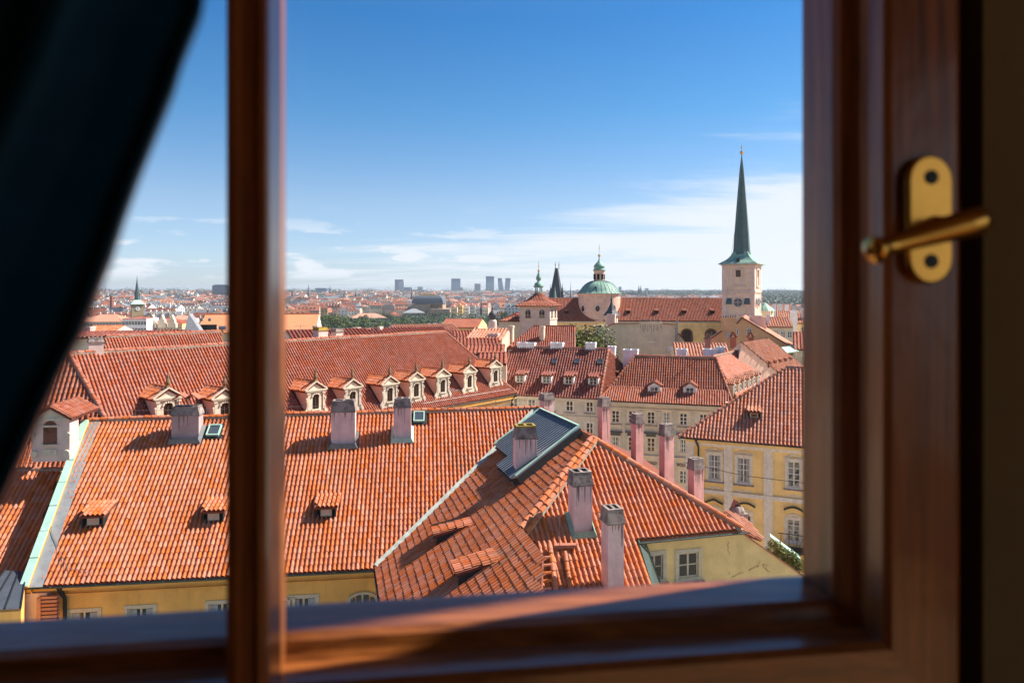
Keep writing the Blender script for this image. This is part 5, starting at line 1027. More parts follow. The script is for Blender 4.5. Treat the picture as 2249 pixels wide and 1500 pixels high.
for u in (1508, 1561, 1455, 1400):
    x, z = WC.at(u, 733); b = MB()
    for k in range(9): t0, t1 = math.pi * k / 9, math.pi * (k + 1) / 9; b.bar(WC.pt(x + 1.15 * math.cos(t0), z + 1.0 * math.sin(t0), .08), WC.pt(x + 1.15 * math.cos(t1), z + 1.0 * math.sin(t1), .08), .2, .3)
    b.obox(WC.pt(x - 1.3, z - 3, 0), an_ * .3, UP * 3, -bn_ * .16); b.obox(WC.pt(x + 1.0, z - 3, 0), an_ * .3, UP * 3, -bn_ * .16); wf = b.build('window', BRONZE, church)
    b = MB(); b.poly([WC.pt(x - 1, z - 3, .03), WC.pt(x + 1, z - 3, .03)] + [WC.pt(x + math.cos(math.pi * k / 8), z + .86 * math.sin(math.pi * k / 8), .03) for k in range(9)]); b.build('pane', GLASS, wf)
for u in (1380, 1442, 1503, 1565, 1244): shed_dormer(church, plNv, hit(u, 690, plNv), an_, .9, .75, 12, .32, .46, TILE_PALE, front='dark', hi=False)
sD_ = 156 / F; dc = P(1316, 645, 156.5)
zpx = lambda v, s=sD_: (645 - v) * s
b = MB(); b.lathe(dc, [(46 * sD_, zpx(705)), (46 * sD_, zpx(650)), (47.5 * sD_, zpx(649)), (47.5 * sD_, zpx(646.5)), (49 * sD_, zpx(646)), (49 * sD_, zpx(645))], 40); b.build('drum', SALMON, church, smooth=False)
prof = [(49.5, 645), (48.5, 644), (44, 641.5), (41, 637), (37, 631), (31, 625), (24, 620.5), (17, 618), (12, 617)]
b = MB(); b.lathe(dc, [(r * sD_, zpx(v)) for r, v in prof], 40); dm = b.build('dome', COPPER, church, smooth=True)
for k in range(28):
    a = 2 * math.pi * k / 28; b = MB(); b.tube([dc + A3(r * sD_ * math.cos(a), r * sD_ * math.sin(a), zpx(v) + .02) for r, v in prof], .045, 4); b.build('seam', COPPER_D, dm)
b = MB(); b.lathe(dc, [(11.5 * sD_, zpx(617)), (11.5 * sD_, zpx(597)), (12.5 * sD_, zpx(596)), (13.5 * sD_, zpx(594))], 10); b.build('lantern', SALMON, church)
b = MB()
for k in range(8):
    a = 2 * math.pi * (k + .5) / 8 + .1; q = dc + A3(math.cos(a), math.sin(a), 0) * 11.3 * sD_; t_ = A3(-math.sin(a), math.cos(a), 0); b.obox(q - t_ * .28 + UP * zpx(614), t_ * .56, A3(math.cos(a), math.sin(a), 0) * .1, UP * 1.25)
b.build('lantern_openings', BLACK, church)
b = MB(); b.lathe(dc, [(r * sD_, zpx(v)) for r, v in ((14.2, 594.5), (12.5, 591.5), (11, 590), (11, 588), (12.5, 587), (12, 584), (9, 580), (5, 576), (2.2, 572), (1.3, 568), (1, 563))], 16); b.build('lantern_roof', COPPER, church, smooth=True)
b = MB(); b.lathe(dc + UP * zpx(561.5), [(.02, -.3), (.26, -.2), (.33, 0), (.26, .2), (.02, .3)], 12); b.tube([dc + UP * zpx(562), dc + UP * zpx(537)], .05, 5); b.tube([dc + UP * zpx(546) - A3(.25, 0, 0), dc + UP * zpx(546) + A3(.25, 0, 0)], .04, 4); b.build('cross', GOLD, church)
for off in (-38, -9, 26):
    s_ = off / 46; a = math.asin(s_) - math.pi / 2 - .0; dirn = A3(math.cos(a), math.sin(a), 0); t_ = A3(-dirn[1], dirn[0], 0); c = dc + dirn * 46.2 * sD_ + UP * zpx(677)
    b = MB(); b.add(*disc(c - dirn * .1, t_ * .78, UP, dirn * .16, .92, 20)); f = b.build('oculus', ROSE, church); b = MB(); b.add(*disc(c - dirn * .1, t_ * .78, UP, dirn * .19, .66, 20)); b.build('pane', GLASS, f)
for off in (-14,): q = dc + A3(off * sD_ * .9, -40 * sD_ * .86, zpx(633)); b = MB(); b.cbox(q, A3(.22, 0, 0), A3(0, .3, 0), .35, taper=.3); b.build('dome_hatch', COPPER_D, dm)
# church tower with its needle spire
tw = thing('church_tower', 'tall church tower with needle spire of dark green copper', 'tower', P(1628, 800, 145)); s5 = 145 / F
ta, tb = axes(-31); tc_ = P(1629, 645, 145); hw = 3.24
zt_ = lambda v: 32 + (645 - v) * s5
b = MB(); c0 = A3(tc_[0], tc_[1], 0); b.cbox(c0, ta * hw, tb * hw, zt_(583)); b.build('shaft', mat('tower_plaster', (.82, .60, .42), .92, scale=.6, streak=.3, stain_col=(.48, .36, .26)), tw)
b = MB()
for v, h_, o_ in ((583, .5, .42), (586.5, .25, .2), (642, .35, .22), (645, .2, .12), (693, .3, .2)): b.cbox(c0 + UP * (zt_(v)), ta * (hw + o_), tb * (hw + o_), h_)
for sx in (-1, 1):
    for sy in (-1, 1): b.cbox(c0 + ta * sx * (hw - .42) + tb * sy * (hw - .42) + UP * 24, ta * .5, tb * .5, zt_(588) - 24)
b.build('pilasters', ROSE, tw)
def tface(n, t, sc_=1):
    W = Wall(c0 + n * hw - t * hw, t, n=n); w2 = 2 * hw
    b = MB(); z0, z1 = zt_(628), zt_(594); b.obox(W.pt(w2 / 2 - 1.15, z0, 0), t * .35, UP * (z1 - z0), n * .14); b.obox(W.pt(w2 / 2 + .8, z0, 0), t * .35, UP * (z1 - z0), n * .14); b.obox(W.pt(w2 / 2 - 1.25, z1, 0), t * 2.5, UP * .3, n * .18); b.obox(W.pt(w2 / 2 - 1.35, z0 - .3, 0), t * 2.7, UP * .3, n * .25); b.build('window_surround', ROSE, tw)
    b = MB(); b.obox(W.pt(w2 / 2 - .5, zt_(609), .0), t * 1.0, UP * 1.5, n * .03); b.build('louvre', SHUT, tw)
    b = MB(); c = W.pt(w2 / 2, zt_(664), 0); b.add(*disc(c, t, UP, n * .15, 1.22, 24)); f = b.build('oculus', ROSE, tw); b = MB(); b.add(*disc(c, t, UP, n * .18, .88, 24)); b.build('pane', GLASS, f); b = MB(); b.obox(c + n * .18 - t * .04 - UP * .88, t * .08, UP * 1.76, n * .03); b.obox(c + n * .18 - t * .88 - UP * .04, t * 1.76, UP * .08, n * .03); b.build('glazing_bar', ROSE, f)
    for x in (.9, w2 - 1.9): b = MB(); b.prism([W.pt(x, zt_(656), .0), W.pt(x + 1.0, zt_(656), 0), W.pt(x + 1.1, zt_(668), .45), W.pt(x - .1, zt_(668), .45)], UP * .15); b.build('copper_apron', COPPER_D, tw)
tface(-tb, ta); tface(-ta * -1, tb)
sp = [(18.5, 570), (17.2, 563), (16.3, 556), (15.5, 550), (13.5, 515), (10.6, 470), (7.2, 420), (3.6, 370), (1.2, 348), (.7, 340)]
b = MB(); b.lathe(A3(tc_[0], tc_[1], 0), [(r * s5 * 1.16, zt_(v)) for r, v in sp], 4 if False else 8, a0=rad(-31 + 22.5)); b.build('spire', COPPER_D, tw)
b = MB(); b.lathe(A3(tc_[0], tc_[1], 0), [(hh * 1.414, zt_(v)) for hh, v in ((hw + .75, 581.5), (hw + .72, 580.5), (hw + .2, 577), (hw - .4, 573), (hw - .95, 568), (hw - 1.4, 562), (hw - 1.75, 554))], 4, a0=rad(-31 + 45)); b.build('spire_skirt', COPPER, tw)
b = MB(); q = A3(tc_[0], tc_[1], zt_(336)); b.lathe(q, [(.02, -.4), (.3, -.28), (.4, 0), (.3, .28), (.02, .4)], 12); b.tube([q, q + UP * 1.7], .06, 5); b.tube([q + UP * 1.05 - A3(.3, 0, 0), q + UP * 1.05 + A3(.3, 0, 0)], .05, 4); b.build('cross', GOLD, tw)
b = MB(); b.tube([A3(tc_[0] - .15, tc_[1] - .5, zt_(345)), A3(tc_[0] - 1.9, tc_[1] - 3, zt_(470)), A3(tc_[0] - 3.6, tc_[1] - 4, zt_(570)), A3(tc_[0] - 4.6, tc_[1] - 5, zt_(640))], .03, 4); b.build('lightning_wire', WIRE, tw)
b = MB(); b.cbox(A3(tc_[0], tc_[1], zt_(577)) + (-tb) * 3.0, ta * .35, tb * .4, .8, taper=.15); b.build('spire_hatch', DARK_METAL, tw)
tc2 = thing('church_annex', 'pale green copper roofed annex right of the church tower foot', 'building', P(1680, 700, 158)); b = MB(); c_ = P(1679, 700, 152); b.cbox(A3(c_[0], c_[1], 0), ta * 1.6, tb * 2, 28.2); b.build('wall', CREAM, tc2); b = MB(); b.lathe(A3(c_[0], c_[1], 28.2), [(2.3, 0), (1.6, .7), (.8, 1.3), (.3, 1.7), (0, 1.8)], 12); b.build('roof', COPPER, tc2)
# belfry pavilion with green lantern
bp_ = thing('belfry_pavilion', 'square pink pavilion with red pyramid roof and green onion lantern', 'tower', P(1183, 720, 120)); s4 = 120 / F; qa_, qb_ = axes(-17); c4 = P(1183, 645, 122.5); hw4 = 2.75; z4 = lambda v: 32 + (645 - v) * s4
b = MB(); c0_ = A3(c4[0], c4[1], 0); b.cbox(c0_, qa_ * hw4, qb_ * hw4, z4(673)); b.build('wall', mat('light_rose_plaster', (.66, .50, .42), .92, scale=1.2, streak=.12, stain_col=(.4, .3, .25)), bp_)
b = MB(); b.cbox(c0_ + UP * z4(674), qa_ * (hw4 + .25), qb_ * (hw4 + .25), .3); b.cbox(c0_ + UP * z4(702.5), qa_ * (hw4 + .1), qb_ * (hw4 + .1), .15); b.build('cornice', STONE, bp_)
for n_o, t_o in ((-qb_, qa_), (qa_, qb_)):
    W = Wall(c0_ + n_o * hw4 - t_o * hw4, t_o, n=n_o)
    for f in (.28, .74):
        x = 2 * hw4 * f; z = z4(699); b = MB(); b.obox(W.pt(x - .45, z, .0), t_o * .9, UP * 1.05, n_o * .05); b.add(*disc(W.pt(x, z + 1.05, 0), t_o, UP, n_o * .05, .45, 14)); g = b.build('arched_window', GLASS, bp_)
        b = MB(); b.obox(W.pt(x - .03, z, .05), t_o * .06, UP * 1.45, n_o * .03); b.obox(W.pt(x - .45, z + .5, .05), t_o * .9, UP * .05, n_o * .03); b.obox(W.pt(x - .55, z - .1, 0), t_o * 1.1, UP * .1, n_o * .12); b.build('glazing_bar', IVORY, g)
hh_ = [(hw4 + .75, 672), (hw4 + .3, 669), (hw4 * .62, 660), (hw4 * .32, 651), (.55, 645)]
for (k1_, v1), (k2_, v2) in zip(hh_[:-1], hh_[1:]):
    for n_o, t_o in ((-qb_, qa_), (qa_, qb_), (qb_, -qa_), (-qa_, -qb_)):
        l = c0_ + UP * z4(v1) + n_o * k1_; h = c0_ + UP * z4(v2) + n_o * k2_
        tiles(bp_, [l - t_o * k1_, l + t_o * k1_, h + t_o * k2_, h - t_o * k2_], .28, .36, TILE_OLD, hi=False, e=t_o)
b = MB()
for k in range(6): a = 2 * math.pi * k / 6; b.tube([c4 + A3(math.cos(a) * .55, math.sin(a) * .55, zpx(646, s4)), c4 + A3(math.cos(a) * .55, math.sin(a) * .55, zpx(631, s4))], .09, 6)
b.lathe(c4, [(.75, zpx(647, s4)), (.75, zpx(645, s4))], 12); b.lathe(c4, [(r, zpx(v, s4)) for r, v in ((.7, 631.5), (.95, 630), (.78, 626), (.7, 622), (.35, 619), (.2, 617.5), (.42, 614), (.5, 610.5), (.36, 606), (.16, 600), (.09, 595))], 14); b.build('lantern', COPPER, bp_, smooth=True)
b = MB(); b.lathe(c4 + UP * zpx(594, s4), [(.02, -.22), (.19, -.1), (.2, .1), (.02, .22)], 10); b.tube([c4 + UP * zpx(594, s4), c4 + UP * zpx(573, s4)], .035, 4); b.tube([c4 + UP * zpx(583, s4) - A3(.16, 0, 0), c4 + UP * zpx(583, s4) + A3(.16, 0, 0)], .03, 4); b.build('cross', GOLD, bp_)
an2, _ = block('side_chapel', 'low cream annex with red roof left of the belfry pavilion', 'building', 1095, 1160, 688, 703, 124, 8, -17, CREAM, TILE_RED, tw=.35, tl=.5, hip=1)
# little black cone turret
ct = thing('cone_turret', 'small black slate cone turret in front of the green dome', 'turret', P(1343, 720, 118)); s6 = 118 / F; c6 = P(1343, 645, 118.5); b = MB(); b.lathe(c6, [(r * s6, zpx(v, s6)) for r, v in ((19, 693), (16, 690), (9, 681), (5, 672), (2.6, 665), (2, 660), (2.6, 657), (1.2, 654), (.6, 648))], 8); b.build('roof', SLATE, ct); b = MB(); b.lathe(c6, [(14 * s6, zpx(760, s6)), (14 * s6, zpx(693, s6))], 8); b.build('wall', CREAM, ct); b = MB(); b.tube([c6 + UP * zpx(650, s6), c6 + UP * zpx(634, s6)], .03, 4); b.build('spike', WIRE, ct)
mstack(ct, 1334, 1352, 690, 712, 114, m=ROSE, th=-17, wb=.6, zl=4)

# ------------------------------------------------------------------ trees
def crown_mesh(name, blobs, n, size, m, parent, kind=None):
    V = []; per = [max(6, int(n * (r[0] * r[1] * r[2]) ** .66 / sum((q[0] * q[1] * q[2]) ** .66 for _, q in blobs))) for c, r in blobs]
    pos = []; nor = []
    for (c, r), k in zip(blobs, per):
        d = RNG.normal(0, 1, (k, 3)); d /= np.linalg.norm(d, axis=1)[:, None]; rr = RNG.uniform(.55, 1.08, (k, 1)) ** .7; pos.append(np.array(c) + d * rr * np.array(r)); nor.append(d)
    pos = np.concatenate(pos); nor = np.concatenate(nor); k = len(pos); nn = nor + RNG.normal(0, .55, (k, 3)); nn /= np.linalg.norm(nn, axis=1)[:, None]
    t = np.cross(nn, RNG.normal(0, 1, (k, 3))); t /= np.linalg.norm(t, axis=1)[:, None]; bt = np.cross(nn, t); s = size * RNG.uniform(.6, 1.3, (k, 1))
    V = np.stack([pos - t * s, pos - bt * s * .55, pos + t * s, pos + bt * s * .55], 1).reshape(-1, 3); Fq = np.arange(len(V)).reshape(-1, 4)
    return meshfast(name, V, Fq, m, parent, kind)
def tree(label, c, h, r, m, n=900, size=.35, group=None, name='tree', nb=9, trunk=.35):
    t = thing(name, label, 'tree', c, group); c = np.array(c, float); blobs = []
    for i in range(nb): a = random.uniform(0, 6.28); q = random.uniform(.15, .62) * r; z = h * random.uniform(trunk + .1, .88); k = random.uniform(.32, .5) * r * (1.15 - .5 * abs(z / h - .6)); blobs.append((c + A3(q * math.cos(a), q * math.sin(a), z), (k, k, k * .85)))
    crown_mesh('crown', blobs, n, size, m, t)
    b = MB(); b.tube([c - UP * .5, c + UP * h * .3, c + UP * h * .6], [r * .08, r * .055, r * .03], 6)
    for bc, br in blobs[:5]: b.tube([c + UP * h * .38, (c + UP * h * .5 + bc) / 2, bc], [r * .035, r * .02, r * .008], 4)
    b.build('trunk', BARK, t); return t
tree('bushy yellow green tree between the red roofed house and the blind gable', P(1290, 800, 104) * A3(1, 1, 0) + A3(-.4, 0, 15.5), 12.9, 5.0, LEAF_Y, n=7000, size=.2, nb=26)
sb = thing('climbing_shrub', 'bright green climbing shrub hanging over the terrace coping at lower right', 'shrub', P(1722, 1235, 34.5)); bl = []
for i in range(10): f = i / 9; q = P(1700 + 52 * f, 1196 + 38 * f, 35 - 1.5 * f); bl.append((q + A3(random.uniform(-.1, .1), 0, random.uniform(-.5, 0)), (.42, .35, .42)))
crown_mesh('leaves', bl, 1800, .07, LEAF_Y, sb)
b = MB(); b.tube([P(1735, 1300, 34.5), P(1725, 1240, 34.6), P(1705, 1205, 34.8)], [.06, .04, .02], 5); b.build('stem', BARK, sb)

# ------------------------------------------------------------------ middle distance
block('orange_roof_house', 'modern smooth orange roof with dark roof lights behind the window bar', 'house', 430, 694, 690, 726, 92, 12, 12, CREAM, mat('smooth_orange_tile', (.58, .22, .10), .8, scale=2, var=.06), tiled=False)
oh = bpy.data.objects['orange_roof_house']; plO = plane3(P(440, 727, 92), P(690, 726, 90), P(560, 690, 98))
for u0, v0, u1, v1 in ((439, 699, 445, 704), (457, 699, 463, 704), (480, 716, 496, 723)): b = MB(); q = [P(u0, v1, 91), P(u1, v1, 91), P(u1, v0, 91.6), P(u0, v0, 91.6)]; b.prism(q, A3(0, .1, -.1)); f = b.build('roof_window', LEAD, oh); b = MB(); qc = sum(q) / 4; b.poly([qc + (p - qc) * .7 - A3(0, .03, -.03) for p in q]); b.build('pane', GLASS_B, f)
b = MB(); b.obox(P(437, 728, 90.2), A3(2.2, .3, 0), A3(0, .1, 0), UP * .9); b.build('dormer', DARK_METAL, oh)
b = MB(); b.prism([P(404, 729, 88), P(441, 729, 88), P(415, 689, 90)], A3(.1, .8, 0)); tag(b.build('slate_gable', mat('grey_shingle', (.26, .26, .27), .85, scale=4)), 'pale grey pointed slate gable beside the smooth orange roof', 'gable roof')
CW = [CREAM, BEIGE, WHITE, YELLOW, ROSE, SALMON, GREYB]; CR_ = [TILE_OLD, TILE_RED, TILE_PALE, TILE]
specs = [
 ('long dark brown roof lying behind the palace ridge at the left', 60, 420, 728, 737, 82, 9, 20, CREAM, TILE_RUST, None),
 ('brown roofed range behind the palace ridge right of the window bar', 640, 1000, 722, 740, 84, 9, 26, ROSE, TILE_RED, None),
 ('small salmon gabled house with white wall before the riverside trees', 868, 1010, 713, 729, 128, 9, 22, WHITE, TILE_PALE, None),
 ('brown tiled house just right of the palace ridge end', 990, 1075, 727, 745, 98, 9, 8, CREAM, TILE_OLD, None),
 ('pale orange house with gable and small chimney above the palace hip', 1022, 1102, 724, 744, 92, 8, -12, SALMON, TILE_PALE, (4, 1, .5, .7, 2)),
 ('flat orange roof strip directly behind the palace hip', 1000, 1098, 744, 757, 84, 8, 4, CREAM, TILE_OLD, None),
 ('lower orange roof strip tucked behind the last palace dormers', 1020, 1108, 758, 774, 78, 8, 0, CREAM, TILE_OLD, None),
 ('lowest brown roof strip beside the last palace dormer', 1048, 1112, 776, 796, 72, 6, 0, CREAM, TILE_RED, None),
 ('yellow house with dark attic beside the black onion dome', 966, 1050, 701, 718, 190, 14, -8, YELLOW, TILE_OLD, (7, 1, .8, 1.1, 3)),
 ('white many-windowed house left of the pale grey gable', 268, 322, 694, 700, 260, 14, 10, WHITE, TILE_OLD, (8, 5, 1.0, 1.4, 2.6)),
 ('long salmon roofed range near the curtain edge', 168, 268, 690, 706, 300, 16, 6, CREAM, TILE_PALE, (14, 2, 1.0, 1.4, 3)),
 ('bright orange roofed house at the curtain edge', 182, 252, 715, 729, 150, 10, 8, CREAM, TILE, None),
 ('red roofed terrace with small scrolled gables', 318, 400, 698, 712, 270, 14, 8, YELLOW, TILE_RED, (12, 2, .9, 1.4, 3)),
 ('pink roofed block beside the scrolled gables', 360, 420, 691, 702, 330, 16, 12, CREAM, TILE_PALE, (8, 3, 1.0, 1.5, 3)),
 ('long cream palace with red hipped roof behind the riverside trees', 770, 850, 688, 698, 720, 26, 18, CREAM, TILE_PALE, (16, 3, 2.0, 3.0, 5)),
 ('grey many-windowed office block left of the theatre', 885, 934, 678, 687, 900, 30, 10, GREYB, ZINC, (12, 4, 2.2, 3.2, 5)),
 ('cream riverside block with small columns', 849, 887, 684, 694, 860, 30, 16, WHITE, TILE_RED, (8, 3, 2.0, 3.2, 5)),
 ('pale house with bright chimneys right of the church tower', 1690, 1740, 672, 682, 190, 14, -20, CREAM, TILE_PALE, (4, 1, .9, 1.3, 3)),
 ('brown roofed house behind the window edge at the right', 1706, 1800, 684, 708, 150, 14, -20, YELLOW, TILE_PALE, (4, 1, .9, 1.3, 3)),
 ('cream house with brown slope beside the orange gable', 1668, 1742, 697, 716, 128, 12, -16, CREAM, TILE_PALE, (5, 1, .8, 1.2, 3)),
 ('brick red roof corner at the far right window edge', 1742, 1800, 730, 765, 96, 12, -22, CREAM, TILE_OLD, None)]
BL = []
for s in specs:
    far = s[5] > 250; BL.append(block('town_house', s[0], 'house', *s[1:9], rm=s[9], win=s[10], tiled=not far and s[9] is not ZINC, tw=.45, tl=.6, hip=.8 if far else 0)[0])
for i, q, d in ((1, (690, 702, 715, 728), 86), (1, (776, 790, 719, 734), 88), (1, (802, 812, 721, 733), 88), (1, (832, 838, 717, 726), 88), (4, (1072, 1096, 732, 745), 93), (0, (190, 206, 717, 732), 88), (17, (1696, 1704, 668, 690), 186), (17, (1708, 1718, 668, 690), 184), (18, (1735, 1751, 682, 710), 148), (19, (1684, 1690, 690, 702), 130), (17, (1724, 1732, 670, 684), 186), (18, (1760, 1772, 676, 700), 152)): mstack(BL[i], *q, d, wb=.4, m=WHITE if i > 5 else ROSE, zl=3)
for x in (334, 355, 377):                                          # scrolled gables on the red terrace
    b = MB(); q = P(x, 712, 268); k = 268 / F; b.prism([q + A3(dx * k, 0, dz * k) for dx, dz in ((-9, -8), (9, -8), (9, 0), (6, 4), (6, 9), (3, 12), (2, 17), (0, 21), (-2, 17), (-3, 12), (-6, 9), (-6, 4), (-9, 0))], A3(0, 1.5, 0)); b.build('scrolled_gable', STONE, BL[12])
def far_thing(name, label, cat, u, v0, d): return thing(name, label, cat, (*P(u, v0, d)[:2], float(terr(P(u, 0, d)[0], d))))
def fbox(b, u0, u1, v0, v1, d, dep, m=0, z0=None):                    # v0 top, v1 foot
    p, q = P(u0, v0, d), P(u1, v0, d); z = H - (v1 - 645) / F * d if z0 is None else z0; b.obox(A3(p[0], p[1], z), A3(q[0] - p[0], 0, 0), A3(0, dep, 0), UP * (p[2] - z), m)
# old town water tower
wt = far_thing('water_tower', 'old water tower with clock faces and dark green spire rising over the left roofs', 'tower', 301, 720, 420); k = 420 / F; c = P(301, 645, 420)
b = MB(); b.cbox(A3(c[0], c[1], 0), axes(35)[0] * 11.5 * k, axes(35)[1] * 11.5 * k, zpx(668, k) + H); b.build('wall', mat('sandstone', (.42, .32, .18), .9, scale=.5), wt)
b = MB(); b.cbox(A3(c[0], c[1], zpx(668, k) + H), axes(35)[0] * 14 * k, axes(35)[1] * 14 * k, 9 * k, taper=.55); b.build('skirt_roof', COPPER_L, wt)
b = MB(); b.lathe(A3(c[0], c[1], H), [(r * k, zpx(v, k)) for r, v in ((6, 660), (5.5, 655), (4.5, 645), (3.2, 632), (1.4, 620), (.5, 612))], 8); b.build('spire', COPPER_D, wt)
b = MB()
for dx in (-5, 5): b.lathe(A3(c[0] + dx * k, c[1], H), [(1.0 * k, zpx(660, k)), (.9 * k, zpx(648, k)), (.1 * k, zpx(638, k))], 6)
b.tube([c + UP * zpx(613, k), c + UP * zpx(607, k)], .15, 4); b.build('pinnacle', COPPER_D, wt)
for n_o, t_o in ((-axes(35)[1], axes(35)[0]), (-axes(35)[0], axes(35)[1])): b = MB(); b.add(*disc(A3(c[0], c[1], H + zpx(678, k)) + n_o * 11.5 * k, t_o, UP, n_o * .2, 4.2 * k, 16)); b.build('clock_face', WHITE, wt); b = MB(); q = A3(c[0], c[1], H + zpx(678, k)) + n_o * (11.5 * k + .25); b.bar(q, q + UP * 3 * k, .25, .1); b.bar(q, q + t_o * 2 * k, .25, .1); b.build('clock_hand', BLACK, wt)
bc = far_thing('factory_chimney', 'slender brick chimney above the left roofs', 'chimney', 245, 700, 700); b = MB(); c = P(245, 645, 700); b.lathe(A3(c[0], c[1], 0), [(1.9, 0), (1.5, H + zpx(651, 700 / F)), (1.7, H + zpx(650.5, 700 / F)), (1.2, H + zpx(650, 700 / F))], 12); b.build('shaft', BRICK, bc)
# bridge tower wedge
bt = far_thing('bridge_tower', 'dark wedge roofed gothic bridge tower with twin finials', 'tower', 1222, 700, 480); k = 480 / F; c = P(1222, 645, 480)
b = MB(); a_, bb = axes(-20); A0 = A3(c[0], c[1], 0)
b.cbox(A0, a_ * 13 * k, bb * 10 * k, H + zpx(662, k)); b.build('wall', mat('black_stone', (.09, .08, .07), .9, scale=1), bt)
b = MB(); z0, z1 = H + zpx(662, k), H + zpx(589, k); V = [A0 + a_ * sx * 14 * k + bb * sy * 11 * k + UP * z0 for sx, sy in ((-1, -1), (1, -1), (1, 1), (-1, 1))] + [A0 - a_ * 1.5 * k + bb * -6 * k + UP * z1, A0 + a_ * 2.0 * k - bb * 6 * k * 0 + UP * z1, A0 + a_ * 2.2 * k + bb * 6 * k + UP * z1, A0 - a_ * 1.2 * k + bb * 6 * k + UP * z1]; b.add(V, [(0, 1, 5, 4), (1, 2, 6, 5), (2, 3, 7, 6), (3, 0, 4, 7), (4, 5, 6, 7)]); b.build('roof', SLATE, bt)
for dx in (-2.5, 5.5): b = MB(); q = A3(c[0] + dx * k, c[1], z1 - .5); b.tube([q, q + UP * 16 * k], [.28, .1], 5); b.lathe(q + UP * 9 * k, [(.05, -.4), (.5, 0), (.05, .4)], 8); b.build('finial', BLACK, bt)
for dx, v in ((-13, 630), (12.5, 628)): b = MB(); q = A3(c[0] + dx * k, c[1] - 2, 0); b.lathe(q, [(1.2, 20), (1.2, H + zpx(650, k)), (.15, H + zpx(v, k)), (.1, H + zpx(v - 5, k))], 6); b.build('corner_turret', SLATE, bt)
def spire(label, u, vt, vb, r, d, m=SLATE, base=None, name='church_spire'):
    t = far_thing(name, label, 'spire', u, vb, d); k = d / F; c = P(u, 645, d); vm = vb - (vb - vt) * .30; b = MB(); z0 = float(terr(c[0], c[1])) - 1; b.cbox(A3(c[0], c[1], z0), A3(r * k, 0, 0), A3(0, r * k, 0), H + zpx(vm, k) - z0); b.build('tower', base or SLATE, t)
    b = MB(); b.lathe(A3(c[0], c[1], H), [(r * 1.1 * k, zpx(vm, k)), (r * .6 * k, zpx(vm - (vm - vt) * .3, k)), (r * .2 * k, zpx(vt + (vm - vt) * .25, k)), (.03 * k, zpx(vt, k))], 6); b.build('spire', m, t); return t
spire('thin black spire between the bridge tower and green dome', 1253, 617, 680, 1.8, 500)
spire('small pointed copper roof in front of the bridge tower', 1219, 627, 690, 6, 300, COPPER, CREAM)
for lab, u, vt, vb, r, d in (('needle church spire on the skyline right of the window bar', 677, 622, 655, 2.0, 2100), ('four pinnacled dark spire on the left skyline', 725, 626, 652, 2.6, 2400), ('small spire beside the domed museum', 756, 632, 655, 1.6, 1900), ('tiny domed spire left of the pale towers', 781, 634, 655, 1.8, 1900), ('dark gothic tower among the roofs above the theatre', 904, 628, 665, 2.0, 1500), ('slim spire on the far left skyline', 329, 630, 650, 1.3, 2200), ('antenna like tower on the left horizon', 231, 625, 645, 1.3, 2600), ('green helm roofed tower over the riverside houses', 1057, 653, 690, 2.6, 1000), ('little dark tower left of the needle spire', 642, 630, 650, 1.5, 2000)): spire(lab, u, vt, vb, r, d)
# national theatre
nt_ = far_thing('theatre', 'massive stone theatre with steep dark curved roof and gilded crest', 'theatre', 940, 712, 950); d = 950; k = d / F
SND = mat('theatre_stone', (.40, .28, .18), .9, scale=.2); b = MB(); fbox(b, 905, 945, 668, 716, d, 60, z0=0); fbox(b, 945, 988, 679, 716, d - 14, 70, z0=0); fbox(b, 934, 972, 665, 716, d + 6, 50, z0=0); b.build('wall', SND, nt_)
b = MB(); z = lambda v: H - (v - 645) / F * d
def curved(b, u0, u1, v0, v1, ins, d0, dep):
    pr = [(0, 0), (.06, .35), (.2, .65), (.45, .88), (.75, 1.0)]
    for (f0, g0), (f1, g1) in zip(pr[:-1], pr[1:]):
        A_, B_ = [], []
        for f, g, L_ in ((f0, g0, A_), (f1, g1, B_)):
            i = f * ins; zz = z(v1 - (v1 - v0) * g); x0, x1 = P(u0 + i, 645, d0)[0], P(u1 - i, 645, d0)[0]; y0, y1 = d0 + i * k, d0 + dep - i * k; L_ += [A3(x0, y0, zz), A3(x1, y0, zz), A3(x1, y1, zz), A3(x0, y1, zz)]
        b.add(A_ + B_, [(j, (j + 1) % 4, 4 + (j + 1) % 4, 4 + j) for j in range(4)])
    b.add(B_, [(0, 1, 2, 3)])
curved(b, 904, 973, 649, 667, 14, d, 50); b.build('roof', mat('theatre_slate', (.10, .115, .13), .5, scale=.5, spec=.5), nt_)
b = MB(); fbox(b, 920, 957, 646.5, 649, d + 16, 3, z0=z(650)); [fbox(b, u, u + 2, 645, 646.8, d + 16, 2, z0=z(647)) for u in range(921, 956, 5)]; b.build('gilded_crest', GOLD, nt_)
for u in range(909, 944, 5): b = MB(); fbox(b, u, u + 2.4, 684, 694, d - .3, .5); fbox(b, u, u + 2.4, 700, 708, d - .3, .5); b.build('window', GLASS, nt_)
for u in range(948, 986, 6): b = MB(); fbox(b, u, u + 3, 688, 700, d - 14.3, .5); fbox(b, u, u + 3, 704, 711, d - 14.3, .5); b.build('window', GLASS, nt_)
for u in range(937, 972, 5): b = MB(); fbox(b, u, u + 2.2, 669, 674, d + 5.6, .5); b.build('window', GLASS, nt_)
